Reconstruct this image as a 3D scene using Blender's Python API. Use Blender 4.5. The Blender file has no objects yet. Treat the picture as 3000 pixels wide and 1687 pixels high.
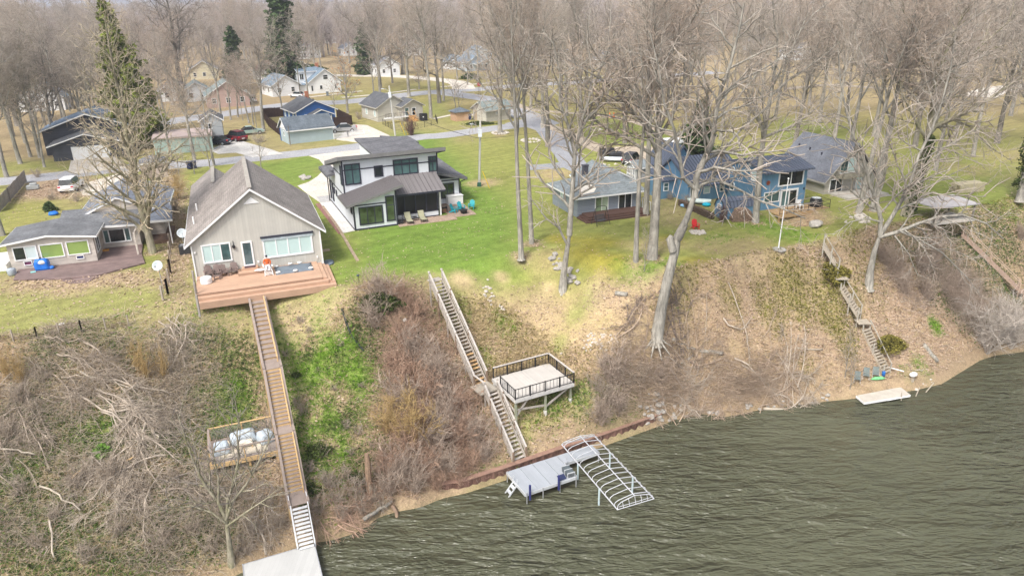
import bpy, bmesh, math, random
import numpy as np
from mathutils import Vector, Matrix, noise as mnoise
SC = bpy.context.scene
COL = SC.collection
R_ = math.radians
rng = random.Random(7)
nrs = np.random.RandomState(11)
# ------------------------------------------------------------------ camera solved from the photograph
FPX, PIT, ROLL, HC, B = 2150.0, R_(21.6), R_(1.0), 34.0, 12.0     # focal (px of 3000), pitch, roll, camera height, plateau height

def ray(u, v):
    x = (u-1500)/FPX; y = (843.5-v)/FPX
    c, s = math.cos(ROLL), math.sin(ROLL)
    xc = x*c+y*s; yc = -x*s+y*c
    return (xc, math.cos(PIT)+yc*math.sin(PIT), -math.sin(PIT)+yc*math.cos(PIT))

def P(u, v, z=B):
    d = ray(u, v); t = (z-HC)/d[2]
    return (d[0]*t, d[1]*t)

class Fr:
    """a building's own frame: origin at its front left base corner, x along the front, y to the back"""
    def __init__(s, u, v, z, deg):
        s.o = P(u, v, z); s.z = z; s.a = R_(deg); s.c = math.cos(s.a); s.s = math.sin(s.a)
    def loc(s, x, y):
        dx = x-s.o[0]; dy = y-s.o[1]
        return (dx*s.c+dy*s.s, -dx*s.s+dy*s.c)
    def w(s, x, y, z=0):
        return (s.o[0]+x*s.c-y*s.s, s.o[1]+x*s.s+y*s.c, s.z+z)
    def _r(s, u, v):
        d = ray(u, v); o = s.loc(0, 0)
        return o, (d[0]*s.c+d[1]*s.s, -d[0]*s.s+d[1]*s.c, d[2])
    def F(s, u, v, y0=0):
        o, d = s._r(u, v); t = (y0-o[1])/d[1]
        return (o[0]+d[0]*t, HC+d[2]*t-s.z)
    def S(s, u, v, x0=0):
        o, d = s._r(u, v); t = (x0-o[0])/d[0]
        return (o[1]+d[1]*t, HC+d[2]*t-s.z)
    def Z(s, u, v, z=0):
        return s.loc(*P(u, v, z+s.z))

# ------------------------------------------------------------------ mesh builder
def unit(v):
    v = Vector(v); return v/v.length if v.length > 1e-9 else Vector((0, 0, 1))

class MB:
    def __init__(s): s.v = []; s.f = []
    def add(s, vs, fs):
        o = len(s.v); s.v.extend([tuple(p) for p in vs]); s.f.extend([tuple(i+o for i in f) for f in fs]); return s
    def face(s, pts): return s.add(pts, [tuple(range(len(pts)))])
    def box(s, x0, x1, y0, y1, z0, z1):
        if x0 > x1: x0, x1 = x1, x0
        if y0 > y1: y0, y1 = y1, y0
        if z0 > z1: z0, z1 = z1, z0
        return s.add([(x0,y0,z0),(x1,y0,z0),(x1,y1,z0),(x0,y1,z0),(x0,y0,z1),(x1,y0,z1),(x1,y1,z1),(x0,y1,z1)],
              [(0,3,2,1),(4,5,6,7),(0,1,5,4),(1,2,6,5),(2,3,7,6),(3,0,4,7)])
    def extr(s, pts, vec):
        n = len(pts); vec = Vector(vec); a = [Vector(p) for p in pts]; b = [p+vec for p in a]
        fs = [tuple(reversed(range(n))), tuple(range(n, 2*n))]+[(i, (i+1) % n, n+(i+1) % n, n+i) for i in range(n)]
        return s.add(a+b, fs)
    def slab(s, quad, th):
        """a quad given thickness straight down"""
        return s.extr(quad, (0, 0, -th))
    def beam(s, p0, p1, w, h, up=(0, 0, 1)):
        p0 = Vector(p0); p1 = Vector(p1); d = unit(p1-p0); upv = Vector(up)
        if abs(d.dot(upv)) > .98: upv = Vector((0, 1, 0))
        sx = unit(d.cross(upv))*w/2; sz = unit(sx.cross(d))*h/2
        q = [p0-sx-sz, p0+sx-sz, p0+sx+sz, p0-sx+sz, p1-sx-sz, p1+sx-sz, p1+sx+sz, p1-sx+sz]
        return s.add(q, [(0,3,2,1),(4,5,6,7),(0,1,5,4),(1,2,6,5),(2,3,7,6),(3,0,4,7)])
    def tube(s, pts, rad, n=6, cap=True):
        pts = [Vector(p) for p in pts]
        if not hasattr(rad, '__len__'): rad = [rad]*len(pts)
        rings = []; ref = None; vs = []
        for i, p in enumerate(pts):
            d = unit((pts[min(i+1, len(pts)-1)]-pts[max(i-1, 0)]))
            if ref is None: ref = Vector((1, 0, 0)) if abs(d.x) < .8 else Vector((0, 1, 0))
            a = unit(ref-d*ref.dot(d)); ref = a; b = d.cross(a)
            for k in range(n):
                t = 2*math.pi*k/n
                vs.append(p+(a*math.cos(t)+b*math.sin(t))*rad[i])
        fs = []
        for i in range(len(pts)-1):
            for k in range(n):
                k2 = (k+1) % n
                fs.append((i*n+k, i*n+k2, (i+1)*n+k2, (i+1)*n+k))
        if cap: fs.append(tuple(reversed(range(n)))); fs.append(tuple(range((len(pts)-1)*n, len(pts)*n)))
        return s.add(vs, fs)
    def cyl(s, x, y, z0, z1, r, n=14, r2=None):
        return s.tube([(x, y, z0), (x, y, z1)], [r, r if r2 is None else r2], n)
    def lathe(s, prof, n=16, c=(0, 0, 0)):
        vs = []; fs = []
        for (r, z) in prof:
            for k in range(n):
                t = 2*math.pi*k/n; vs.append((c[0]+r*math.cos(t), c[1]+r*math.sin(t), c[2]+z))
        for i in range(len(prof)-1):
            for k in range(n):
                k2 = (k+1) % n; fs.append((i*n+k, i*n+k2, (i+1)*n+k2, (i+1)*n+k))
        fs.append(tuple(reversed(range(n)))); fs.append(tuple(range((len(prof)-1)*n, len(prof)*n)))
        return s.add(vs, fs)
    def blob(s, c, rx, ry, rz, seed=0, rough=.25, sub=2):
        bm = bmesh.new(); bmesh.ops.create_icosphere(bm, subdivisions=sub, radius=1)
        vs = []
        for v in bm.verts:
            n = mnoise.noise(v.co*1.6+Vector((seed*7.13, seed*3.7, seed*1.9)))*rough*1.6
            q = v.co*(1+n); vs.append((c[0]+q.x*rx, c[1]+q.y*ry, c[2]+q.z*rz))
        s.add(vs, [tuple(v.index for v in f.verts) for f in bm.faces]); bm.free(); return s
    def build(s, name, m, parent=None, smooth=False, bevel=0):
        me = bpy.data.meshes.new(name); me.from_pydata(s.v, [], s.f)
        if m is not None: me.materials.append(m)
        bm = bmesh.new(); bm.from_mesh(me); bmesh.ops.recalc_face_normals(bm, faces=bm.faces)
        if bevel: bmesh.ops.bevel(bm, geom=list(bm.edges), offset=bevel, segments=1, affect='EDGES', clamp_overlap=True)
        bm.to_mesh(me); bm.free()
        if smooth: me.polygons.foreach_set('use_smooth', [True]*len(me.polygons))
        o = bpy.data.objects.new(name, me); COL.objects.link(o); o.parent = parent
        return o

def npmesh(name, verts, quads, m, smooth=False, tris=None):
    me = bpy.data.meshes.new(name)
    verts = np.asarray(verts, np.float32); me.vertices.add(len(verts)); me.vertices.foreach_set('co', verts.ravel())
    quads = np.asarray(quads, np.int32).reshape(-1, 4) if quads is not None else np.zeros((0, 4), np.int32)
    tris = np.asarray(tris, np.int32).reshape(-1, 3) if tris is not None else np.zeros((0, 3), np.int32)
    li = np.concatenate([quads.ravel(), tris.ravel()])
    me.loops.add(len(li)); me.loops.foreach_set('vertex_index', li)
    nq, nt = len(quads), len(tris)
    me.polygons.add(nq+nt)
    me.polygons.foreach_set('loop_start', np.concatenate([np.arange(nq)*4, nq*4+np.arange(nt)*3]).astype(np.int32))
    me.update(calc_edges=True)
    if smooth: me.polygons.foreach_set('use_smooth', np.ones(nq+nt, bool))
    if m is not None: me.materials.append(m)
    return me

def link(name, me, parent=None, loc=None, rot=None):
    o = bpy.data.objects.new(name, me); COL.objects.link(o); o.parent = parent
    if loc: o.location = loc
    if rot: o.rotation_euler = rot
    return o

def tag(o, label, cat, group=None, kind=None):
    if label: o['label'] = label
    if cat: o['category'] = cat
    if group: o['group'] = group
    if kind: o['kind'] = kind
    return o

def thing(name, label, cat, loc=(0, 0, 0), rz=0, group=None):
    o = bpy.data.objects.new(name, None); COL.objects.link(o); o.empty_display_size = .3
    o.location = loc; o.rotation_euler = (0, 0, rz)
    return tag(o, label, cat, group)

def struct(o): o['kind'] = 'structure'; return o
def stuff(o): o['kind'] = 'stuff'; return o

def dup(root, loc, rz=None, label=None, scale=None):
    kids = list(root.children)
    r = root.copy(); COL.objects.link(r); r.location = loc
    if rz is not None: r.rotation_euler = (r.rotation_euler[0], r.rotation_euler[1], rz)
    if scale is not None: r.scale = scale if hasattr(scale, '__len__') else (scale,)*3
    if label: r['label'] = label
    for ch in kids:
        gk = list(ch.children)
        c = ch.copy(); COL.objects.link(c); c.parent = r
        for g in gk:
            d = g.copy(); COL.objects.link(d); d.parent = c
    return r

# ------------------------------------------------------------------ materials
def srgb(r, g, b):
    f = lambda c: (c/255/12.92) if c/255 <= .04045 else ((c/255+.055)/1.055)**2.4
    return (f(r), f(g), f(b))

class NT:
    def __init__(s, name):
        s.m = bpy.data.materials.new(name); s.m.use_nodes = True; s.t = s.m.node_tree; s.n = s.t.nodes
        s.b = s.n['Principled BSDF']; s._co = None
    def new(s, typ, **kw):
        n = s.n.new(typ)
        for k, v in kw.items(): setattr(n, k, v)
        return n
    def l(s, a, b): s.t.links.new(a, b)
    def co(s):
        if s._co is None: s._co = s.new('ShaderNodeTexCoord')
        return s._co.outputs['Object']
    def noise(s, scale, detail=4, rough=.6, vec=None, stretch=None, dist=0):
        n = s.new('ShaderNodeTexNoise'); n.inputs['Scale'].default_value = scale; n.inputs['Detail'].default_value = detail
        n.inputs['Roughness'].default_value = rough; n.inputs['Distortion'].default_value = dist
        v = vec or s.co()
        if stretch:
            mp = s.new('ShaderNodeMapping'); mp.inputs['Scale'].default_value = stretch; s.l(v, mp.inputs['Vector']); v = mp.outputs[0]
        s.l(v, n.inputs['Vector']); return n.outputs['Fac']
    def ramp(s, fac, stops):
        r = s.new('ShaderNodeValToRGB'); e = r.color_ramp.elements
        while len(e) < len(stops): e.new(.5)
        for el, (p, c) in zip(e, stops):
            el.position = p; el.color = (*c, 1) if hasattr(c, '__len__') else (c, c, c, 1)
        s.l(fac, r.inputs['Fac']); return r.outputs['Color']
    def mix(s, a, b, fac, mode='MIX'):
        n = s.new('ShaderNodeMix', data_type='RGBA', blend_type=mode)
        for sock, val in ((n.inputs[0], fac), (n.inputs[6], a), (n.inputs[7], b)):
            if hasattr(val, 'links') or hasattr(val, 'is_linked'): s.l(val, sock)
            elif hasattr(val, '__len__'): sock.default_value = (*val[:3], 1)
            else: sock.default_value = val
        return n.outputs[2]
    def math(s, op, a, b=None):
        n = s.new('ShaderNodeMath', operation=op)
        for sock, val in ((n.inputs[0], a), (n.inputs[1], b)):
            if val is None: continue
            if hasattr(val, 'is_linked'): s.l(val, sock)
            else: sock.default_value = val
        return n.outputs[0]
    def bump(s, h, strength=.3, dist=.05):
        n = s.new('ShaderNodeBump'); n.inputs['Strength'].default_value = strength; n.inputs['Distance'].default_value = dist
        s.l(h, n.inputs['Height']); s.l(n.outputs[0], s.b.inputs['Normal']); return n
    def sep(s, vec=None):
        n = s.new('ShaderNodeSeparateXYZ'); s.l(vec or s.co(), n.inputs[0]); return n.outputs
    def col(s, c): s.l(c, s.b.inputs['Base Color'])
    def fin(s, rough=.7, spec=.3, metal=0):
        s.b.inputs['Roughness'].default_value = rough; s.b.inputs['Specular IOR Level'].default_value = spec
        s.b.inputs['Metallic'].default_value = metal; return s.m

_mc = {}
def mat(name, c, rough=.7, var=.18, scale=3.0, spec=.3, metal=0, bump=0, fine=0):
    """painted or natural surface with worn, blotchy tone"""
    if name in _mc: return _mc[name]
    t = NT(name)
    d = tuple(x*(1-var) for x in c); h = tuple(min(1, x*(1+var)) for x in c)
    col = t.ramp(t.noise(scale, 5, .65), [(.3, d), (.7, h)])
    if fine:
        col = t.mix(col, t.ramp(t.noise(fine, 2), [(.35, .6), (.65, 1.3)]), .5, 'MULTIPLY')
    t.col(col)
    if bump: t.bump(t.noise(scale*8, 4), bump, .03)
    _mc[name] = t.fin(rough, spec, metal); return _mc[name]

def lined(name, c, axis='z', pitch=.15, dark=.6, width=.12, rough=.6, var=.1, bump=.4):
    """boards or laps: a groove every pitch along an axis (x, y, z or x+y)"""
    if name in _mc: return _mc[name]
    t = NT(name); X = t.sep()
    a = X[2] if axis == 'z' else X[0] if axis == 'x' else X[1] if axis == 'y' else t.math('ADD', X[0], X[1])
    fr = t.math('FRACT', t.math('DIVIDE', a, pitch))
    d = tuple(x*(1-var) for x in c); h = tuple(min(1, x*(1+var)) for x in c)
    base = t.ramp(t.noise(.9, 5, .7), [(.3, d), (.7, h)])
    cell = t.new('ShaderNodeTexWhiteNoise', noise_dimensions='1D'); t.l(t.math('FLOOR', t.math('DIVIDE', a, pitch)), cell.inputs['W'])
    base = t.mix(base, t.ramp(cell.outputs[0], [(0, 1-var), (1, 1+var*.6)]), 1, 'MULTIPLY')
    g = t.ramp(fr, [(0, dark), (width, 1), (1-width*.3, 1), (1, dark)])
    t.col(t.mix(base, g, 1, 'MULTIPLY'))
    t.bump(fr, bump, .02)
    _mc[name] = t.fin(rough, .3); return _mc[name]

def shingle(name, c, var=.22, row=.14):
    if name in _mc: return _mc[name]
    t = NT(name); X = t.sep()
    fr = t.math('FRACT', t.math('DIVIDE', X[2], row))
    d = tuple(x*(1-var) for x in c); h = tuple(min(1, x*(1+var)) for x in c)
    base = t.ramp(t.noise(.7, 6, .7), [(.3, d), (.72, h)])
    base = t.mix(base, t.ramp(t.noise(3.2, 2, .8, stretch=(1, 1, 3)), [(.3, .75), (.7, 1.22)]), 1, 'MULTIPLY')
    base = t.mix(base, t.ramp(t.noise(.35, 3, .5, stretch=(3, 1, .3)), [(.35, .86), (.7, 1.1)]), 1, 'MULTIPLY')
    t.col(t.mix(base, t.ramp(fr, [(0, .72), (.25, 1), (1, 1)]), 1, 'MULTIPLY'))
    t.bump(t.noise(14, 3), .4, .02)
    _mc[name] = t.fin(.9, .2); return _mc[name]

def glass(name, c=(.02, .03, .03), rough=.06, scale=.6, var=.5):
    if name in _mc: return _mc[name]
    t = NT(name)
    d = tuple(x*(1-var) for x in c); h = tuple(min(1, x*(1+var)) for x in c)
    t.col(t.ramp(t.noise(scale, 3), [(.35, d), (.65, h)]))
    _mc[name] = t.fin(rough, .6); return _mc[name]
# ------------------------------------------------------------------ terrain
def seg_dist(p, poly):
    """distance of points p (n,2) to an open polyline"""
    d = np.full(len(p), 1e18)
    for a, b in zip(poly[:-1], poly[1:]):
        a = np.array(a); b = np.array(b); ab = b-a
        t = np.clip(((p-a)@ab)/max(ab@ab, 1e-9), 0, 1)
        q = p-(a+t[:, None]*ab); d = np.minimum(d, (q*q).sum(1))
    return np.sqrt(d)

def inside(p, poly):
    c = np.zeros(len(p), bool); n = len(poly); x, y = p[:, 0], p[:, 1]
    for i in range(n):
        x1, y1 = poly[i]; x2, y2 = poly[(i+1) % n]
        if y1 == y2: continue
        k = ((y1 > y) != (y2 > y)) & (x < (x2-x1)*(y-y1)/(y2-y1)+x1)
        c ^= k
    return c

def vnoise(p, s, seed=0, oct=3):
    """smooth value noise of points (n,2), about -1..1"""
    out = np.zeros(len(p)); amp = 1.; tot = 0
    for o in range(oct):
        q = p/s*(2**o)+seed*17.31+o*5.7
        i = np.floor(q).astype(np.int64); f = q-i; f = f*f*(3-2*f)
        def h(a, b):
            n = (a*374761393+b*668265263+seed*1442695041) & 0x7fffffff
            n = (n ^ (n >> 13))*1274126177 & 0x7fffffff
            return ((n ^ (n >> 16)) & 0xffff)/32767.5-1
        v = (h(i[:, 0], i[:, 1])*(1-f[:, 0])+h(i[:, 0]+1, i[:, 1])*f[:, 0])*(1-f[:, 1]) + \
            (h(i[:, 0], i[:, 1]+1)*(1-f[:, 0])+h(i[:, 0]+1, i[:, 1]+1)*f[:, 0])*f[:, 1]
        out += v*amp; tot += amp; amp *= .5
    return out/tot

SHORE = [(-3000, -900), (-200, -40), (-70, 12)]+[P(u, v, 0) for u, v in [(60, 1930), (330, 1840), (560, 1735), (663, 1687), (712, 1664), (786, 1625), (850, 1606), (919, 1580), (966, 1573), (1036, 1553),
    (1071, 1532), (1100, 1508), (1160, 1490), (1226, 1478), (1290, 1452), (1360, 1437), (1485, 1396), (1640, 1342), (1769, 1298), (1899, 1251), (1970, 1225), (2048, 1206), (2125, 1214), (2229, 1193),
    (2357, 1177), (2434, 1168), (2515, 1160), (2672, 1138), (2749, 1120), (2816, 1079), (2861, 1052), (2906, 1037), (3000, 1025), (3250, 985), (3600, 955)]]+[(150, 120), (600, 260), (3000, 800)]
CREST = [(-3000, -840), (-200, 25), (-90, 52)]+[P(u, v, B) for u, v in [(-60, 1000), (200, 975), (380, 955), (480, 925), (560, 912), (740, 900), (860, 905), (960, 880), (1080, 840), (1180, 822),
    (1275, 812), (1400, 800), (1500, 800), (1650, 835), (1780, 840), (1900, 815), (2000, 790), (2080, 778), (2200, 745), (2300, 735), (2400, 712), (2480, 690), (2560, 668), (2680, 650),
    (2780, 625), (2900, 600), (3000, 570), (3300, 520)]]+[(120, 135), (600, 320), (3000, 900)]
CARVE = []; FILL = []
def carve(q0, z0, q1, z1, hw, drop): CARVE.append((P(*q0, z0), P(*q1, z1), z0-drop, z1-drop, hw))
carve((764, 900), 11.1, (794, 1060), 9.24, .8, .5); carve((794, 1060), 9.24, (831, 1250), 6.05, .8, .55); carve((831, 1250), 6.05, (868, 1443), 3.1, .8, .6); carve((868, 1443), 3.1, (898, 1600), .85, .8, .5)
carve((1283, 832), 11.6, (1407, 1111), 5.15, .8, .5); carve((1442, 1156), 5.0, (1521, 1342), .95, .8, .4)
carve((1450, 1150), 5.2, (1600, 1110), 5.2, 1.4, .9); carve((1515, 1195), 5.2, (1680, 1150), 5.2, .9, 2.2)
carve((630, 1330), 4.85, (800, 1290), 4.85, 1.2, .8)
carve((2318, 640), 12, (2392, 636), 12, .5, 1.7)
FARBOX = [(3000, 6000), (-3000, 6000)]

def hfun(p):
    p = np.asarray(p, float).reshape(-1, 2)
    ds = seg_dist(p, SHORE); ds = np.where(inside(p, SHORE+FARBOX), ds, -ds)
    dc = seg_dist(p, CREST); dc = np.where(inside(p, CREST+FARBOX), dc, -dc)
    t = np.clip(ds, 0, None)/np.maximum(np.clip(ds, 0, None)+np.clip(-dc, 0, None), 1e-6)
    prof = t-.055*np.sin(t*math.pi)+.02*np.sin(t*math.pi*2)
    z = .35+(B-.35)*prof
    bank = np.clip(np.minimum(ds, -dc)/2.0, 0, 1)
    z = z+bank*(vnoise(p, 5.0, 3)*.42+vnoise(p, 1.5, 5)*.18)
    z = np.where(dc >= 0, B, z)
    for a, b, za, zb, hw in FILL:       # ground graded along the old stairs
        a = np.array(a); b = np.array(b); ab = b-a; tt = np.clip(((p-a)@ab)/(ab@ab), 0, 1); q = p-(a+tt[:, None]*ab); d = np.sqrt((q*q).sum(1))
        k = np.clip(1-(d-hw)/2.2, 0, 1); k = k*k*(3-2*k)*((dc < .3) & (ds > .3)); z = z*(1-k)+(za+(zb-za)*tt)*k
    for a, b, za, zb, hw in CARVE:      # ground cut back beneath the stairs and decks
        a = np.array(a); b = np.array(b); ab = b-a; tt = np.clip(((p-a)@ab)/(ab@ab), 0, 1); q = p-(a+tt[:, None]*ab); d = np.sqrt((q*q).sum(1))
        lim = za+(zb-za)*tt+np.clip(d-hw, 0, None)*.75
        z = np.minimum(z, lim)
    z = np.where(ds <= 0, np.maximum(-2.5, .3+ds*.9), z)
    return z

def hz(x, y): return float(hfun([(x, y)])[0])

def G(u, v):
    """the point of the ground seen at a pixel"""
    d = np.array(ray(u, v))
    t0 = (B+.05-HC)/d[2]; t1 = (-.1-HC)/d[2]
    ts = np.linspace(t0, t1, 160); pts = d[None, :]*ts[:, None]; z = HC+pts[:, 2]
    hh = hfun(pts[:, :2]); k = np.where(z <= hh)[0]
    i = k[0] if len(k) else len(ts)-1
    if i == 0: return (float(pts[0, 0]), float(pts[0, 1]), B)
    ts = np.linspace(ts[i-1], ts[i], 12); pts = d[None, :]*ts[:, None]; z = HC+pts[:, 2]
    hh = hfun(pts[:, :2]); k = np.where(z <= hh)[0]; i = k[0] if len(k) else len(ts)-1
    return (float(pts[i, 0]), float(pts[i, 1]), float(hh[i]))

def axis(fine0, fine1, step, lo, hi):
    a = list(np.arange(fine0, fine1+1e-6, step)); s = step; x = a[-1]
    while x < hi: s *= 1.22; x += s; a.append(x)
    s = step; x = a[0]; pre = []
    while x > lo: s *= 1.22; x -= s; pre.append(x)
    return np.array(pre[::-1]+a)
OLD_ST = [[((2412, 716), (2457, 790)), ((2466, 842), (2518, 925)), ((2536, 965), (2598, 1095))], [((2815, 690), (2985, 855)), ((3000, 868), (3060, 940))]]
_c = []
for grp, dr in ((OLD_ST[0], .3), (OLD_ST[1], .4)):
    for a_, b_ in grp: A_ = G(*a_); B_ = G(*b_); _c.append((A_[:2], B_[:2], A_[2]-dr+.15, B_[2]-dr+.15, .7))
OLD_Z = {a_: G(*a_)[2] for grp in OLD_ST for seg in grp for a_ in seg}; OLD_XY = {a_: G(*a_) for grp in OLD_ST for seg in grp for a_ in seg}
FILL += _c
gx = axis(-62, 66, .45, -3000, 3000); gy = axis(26, 98, .45, -900, 5000)
XX, YY = np.meshgrid(gx, gy); GP = np.stack([XX.ravel(), YY.ravel()], 1)
GZ = hfun(GP); GZ = GZ+np.clip(GP[:, 1]-420, 0, 1600)*.009
NXg, NYg = len(gx), len(gy)

# ground cover: weights of each kind at every vertex
KINDS_ = ['green', 'olive', 'straw', 'leaf', 'ivy', 'bright', 'sand', 'dirt', 'park', 'moss']
GC = dict(green=(.15, .235, .042), olive=(.28, .268, .085), straw=(.46, .35, .195), leaf=(.365, .27, .19), ivy=(.15, .165, .06), bright=(.185, .32, .035), sand=(.48, .365, .215),
          dirt=(.26, .195, .125), park=(.265, .22, .10), moss=(.31, .24, .028))
W = {k: np.zeros(len(GP)) for k in KINDS_}
dcr = seg_dist(GP, CREST); dcr = np.where(inside(GP, CREST+FARBOX), dcr, -dcr)
w = np.clip((dcr+.3+vnoise(GP, 2.5, 9)*1.2)/1.2, 0, 1)
W['olive'] = w*.75; W['green'] = w*.25; W['dirt'] = (1-w)*.45; W['leaf'] = (1-w)*.55
dsh = seg_dist(GP, SHORE); dsh = np.where(inside(GP, SHORE+FARBOX), dsh, -dsh)

def blend(m, kind, s=1.0):
    m = np.clip(m, 0, 1)*s
    for k in KINDS_: W[k] *= (1-m)
    if isinstance(kind, str): W[kind] += m
    else:
        for k, q in kind.items(): W[k] += m*q
NZ1 = vnoise(GP, 3.2, 21, 4); NZ2 = vnoise(GP, 9, 22, 4); NZ3 = vnoise(GP, 1.4, 23, 3)
def area(px, kind, s=1., soft=1., nz=.9, plate=False):
    poly = [(P(u, v) if plate else G(u, v)[:2]) for u, v in px]
    d = seg_dist(GP, poly+[poly[0]]); d = np.where(inside(GP, poly), d, -d)
    blend((d+NZ1*nz+NZ3*.3)/soft*.5+.5, kind, s)
def spot(u, v, r, kind, s=1., nz=.5, ell=1.):
    c = G(u, v); d = np.hypot(GP[:, 0]-c[0], (GP[:, 1]-c[1])*ell)
    blend((r-d+NZ1*r*nz)/(r*.5)*.5+.5, kind, s)

# far lawns and park
blend((GP[:, 1]-105)/30, {'park': .6, 'olive': .4})
blend((NZ2-.15)*2.2*(GP[:, 1] > 60)*(dcr > 4), {'green': .6, 'olive': .4}, .55)
blend((vnoise(GP, 14, 31, 4)-.05)*2.5*(GP[:, 1] > 75), {'park': .7, 'straw': .3}, .6)
area([(1560, 420), (2700, 380), (2900, 120), (1700, 150)], {'park': .65, 'olive': .35}, .8, 6, 3, True)
area([(1700, 330), (1960, 370), (1990, 430), (1720, 430)], {'green': .6, 'olive': .4}, .8, 3, 2, True)
area([(2250, 340), (2500, 370), (2480, 420), (2280, 420)], {'green': .6, 'olive': .4}, .8, 3, 2, True)
area([(2560, 560), (2950, 500), (3000, 600), (2700, 620)], {'green': .55, 'olive': .45}, .8, 2, 2, True)
area([(1330, 340), (1500, 375), (1230, 400), (1000, 400), (1080, 360)], {'green': .35, 'olive': .65}, .8, 2, 2, True)
blend((GP[:, 1]-210)/60+NZ2*.5, {'leaf': .5, 'dirt': .3, 'park': .2}, .75)
area([(-200, 470), (330, 470), (600, 400), (900, 300), (1000, 200), (-300, 200)], {'leaf': .35, 'dirt': .35, 'park': .3}, .75, 5, 3, True)
area([(1900, 330), (3100, 330), (3100, 180), (1900, 180)], {'leaf': .4, 'straw': .3, 'park': .3}, .6, 8, 4, True)
# gardens
area([(1040, 690), (1030, 800), (1260, 812), (1450, 798), (1530, 740), (1545, 630), (1480, 560), (1400, 520), (1300, 400), (1150, 385), (960, 560)], 'green', .95, 2.5, 1.5, True)
area([(1290, 420), (1600, 400), (1640, 520), (1560, 620), (1430, 520)], {'olive': .75, 'green': .25}, .8, 4, 2, True)
area([(800, 480), (900, 450), (960, 470), (935, 525), (860, 545), (790, 520)], 'green', .7, 1.5, .8, True)
area([(720, 480), (790, 470), (960, 700), (990, 835), (1050, 830), (1040, 790), (980, 690), (860, 520)], {'green': .8, 'olive': .2}, .9, 1, .8, True)
area([(560, 905), (980, 858), (1100, 832), (1080, 850), (960, 885), (760, 930), (580, 930)], {'green': .7, 'olive': .3}, .9, 1, .8)
area([(0, 870), (450, 830), (520, 880), (470, 915), (360, 950), (0, 985), (-200, 990)], {'green': .35, 'olive': .45, 'straw': .2}, .9, 1.5, 1.2)
area([(0, 815), (430, 790), (450, 830), (250, 850), (0, 865)], {'leaf': .6, 'straw': .4}, .8, 1.5, 1.5, True)
area([(470, 640), (560, 650), (575, 880), (490, 890)], {'dirt': .5, 'leaf': .5}, .7, 1, 1, True)
area([(460, 500), (530, 480), (560, 640), (470, 650)], {'dirt': .5, 'leaf': .5}, .8, 1, 1, True)
area([(60, 500), (260, 520), (240, 570), (60, 590)], {'leaf': .8, 'dirt': .2}, .9, 2, 1.5, True)
area([(0, 600), (130, 590), (160, 660), (20, 690)], 'olive', .9, 1.5, 1, True)
area([(0, 470), (420, 440), (430, 330), (0, 340)], {'dirt': .45, 'leaf': .3, 'olive': .25}, .8, 4, 3, True)
area([(640, 340), (800, 370), (860, 430), (1000, 420), (980, 445), (760, 440), (640, 400)], {'olive': .6, 'leaf': .4}, .8, 3, 2, True)
area([(1080, 330), (1300, 350), (1420, 385), (1080, 400)], {'olive': .7, 'leaf': .3}, .7, 2, 2, True)
spot(1640, 510, 3.2, {'straw': .7, 'olive': .3}, .8); spot(1420, 535, 2, {'straw': .8, 'sand': .2}, .8); spot(1850, 440, 3, {'straw': .6, 'sand': .4}, .8)
for u, v, r in [(1745, 710, 2.4), (1700, 740, 1.6), (1800, 760, 1.8), (2050, 770, 1.6), (1640, 700, 1.3), (1960, 700, 1.5)]: spot(u, v, r, 'moss', .5)
for u, v, r in [(1930, 800, 2), (2240, 660, 2.5), (2330, 690, 2), (1860, 790, 1.6), (2110, 700, 1.6)]: spot(u, v, r, {'green': .9, 'bright': .1}, .6)
for u, v, r in [(1905, 720, 2.4), (2120, 720, 3.), (1990, 650, 3), (1600, 770, 1.8), (2200, 720, 2)]: spot(u, v, r, {'straw': .6, 'olive': .4}, .6)
# the bluff
area([(0, 1000), (380, 960), (560, 920), (750, 910), (780, 1100), (860, 1560), (660, 1690), (0, 1690)], {'dirt': .25, 'leaf': .3, 'straw': .37, 'ivy': .08}, .9, 2, 1.5)
for u, v, r in [(640, 1000, 3.), (590, 960, 2), (700, 1050, 2.), (560, 1220, 1.6), (200, 985, 2), (350, 985, 1.6), (80, 1300, 2.5), (120, 1480, 3), (300, 1600, 3), (440, 1640, 2), (50, 1620, 3), (560, 1500, 2), (280, 1290, 1.7), (640, 1560, 1.5)]:
    spot(u, v, r, {'ivy': .6, 'bright': .15, 'straw': .25}, .62, .8)
for u, v, r in [(690, 1180, 1.5), (650, 1160, 1.4), (640, 1250, 1.2), (500, 1290, 1.2), (700, 1330, 1.6), (720, 1220, 1.), (580, 1150, 1), (300, 1270, 1.2), (60, 1400, 1.3), (420, 1200, .8)]:
    spot(u, v, r, {'bright': .6, 'ivy': .4}, .75, .8)
area([(790, 905), (1085, 850), (1075, 1000), (1100, 1080), (840, 1060)], {'straw': .45, 'green': .35, 'leaf': .2}, .9, 1.5, 1.5)
area([(795, 970), (870, 975), (1080, 985), (1140, 1090), (1110, 1240), (1150, 1340), (1070, 1410), (960, 1450), (930, 1540), (890, 1400), (820, 1150)], {'bright': .8, 'green': .2}, .9, 1.5, 1.8)
area([(775, 930), (800, 930), (930, 1520), (905, 1540)], {'bright': .75, 'ivy': .25}, .8, .7, .5)
for u, v, r in [(950, 1140, .8), (1010, 1160, .9), (900, 1170, .7), (1000, 1200, .6), (860, 960, 1.2), (1050, 1280, .8), (930, 1200, .8), (1100, 1200, .7), (960, 1300, .7), (900, 1010, .9), (1000, 930, 1)]:
    spot(u, v, r, {'leaf': .5, 'straw': .5}, .7, .8)
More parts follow.
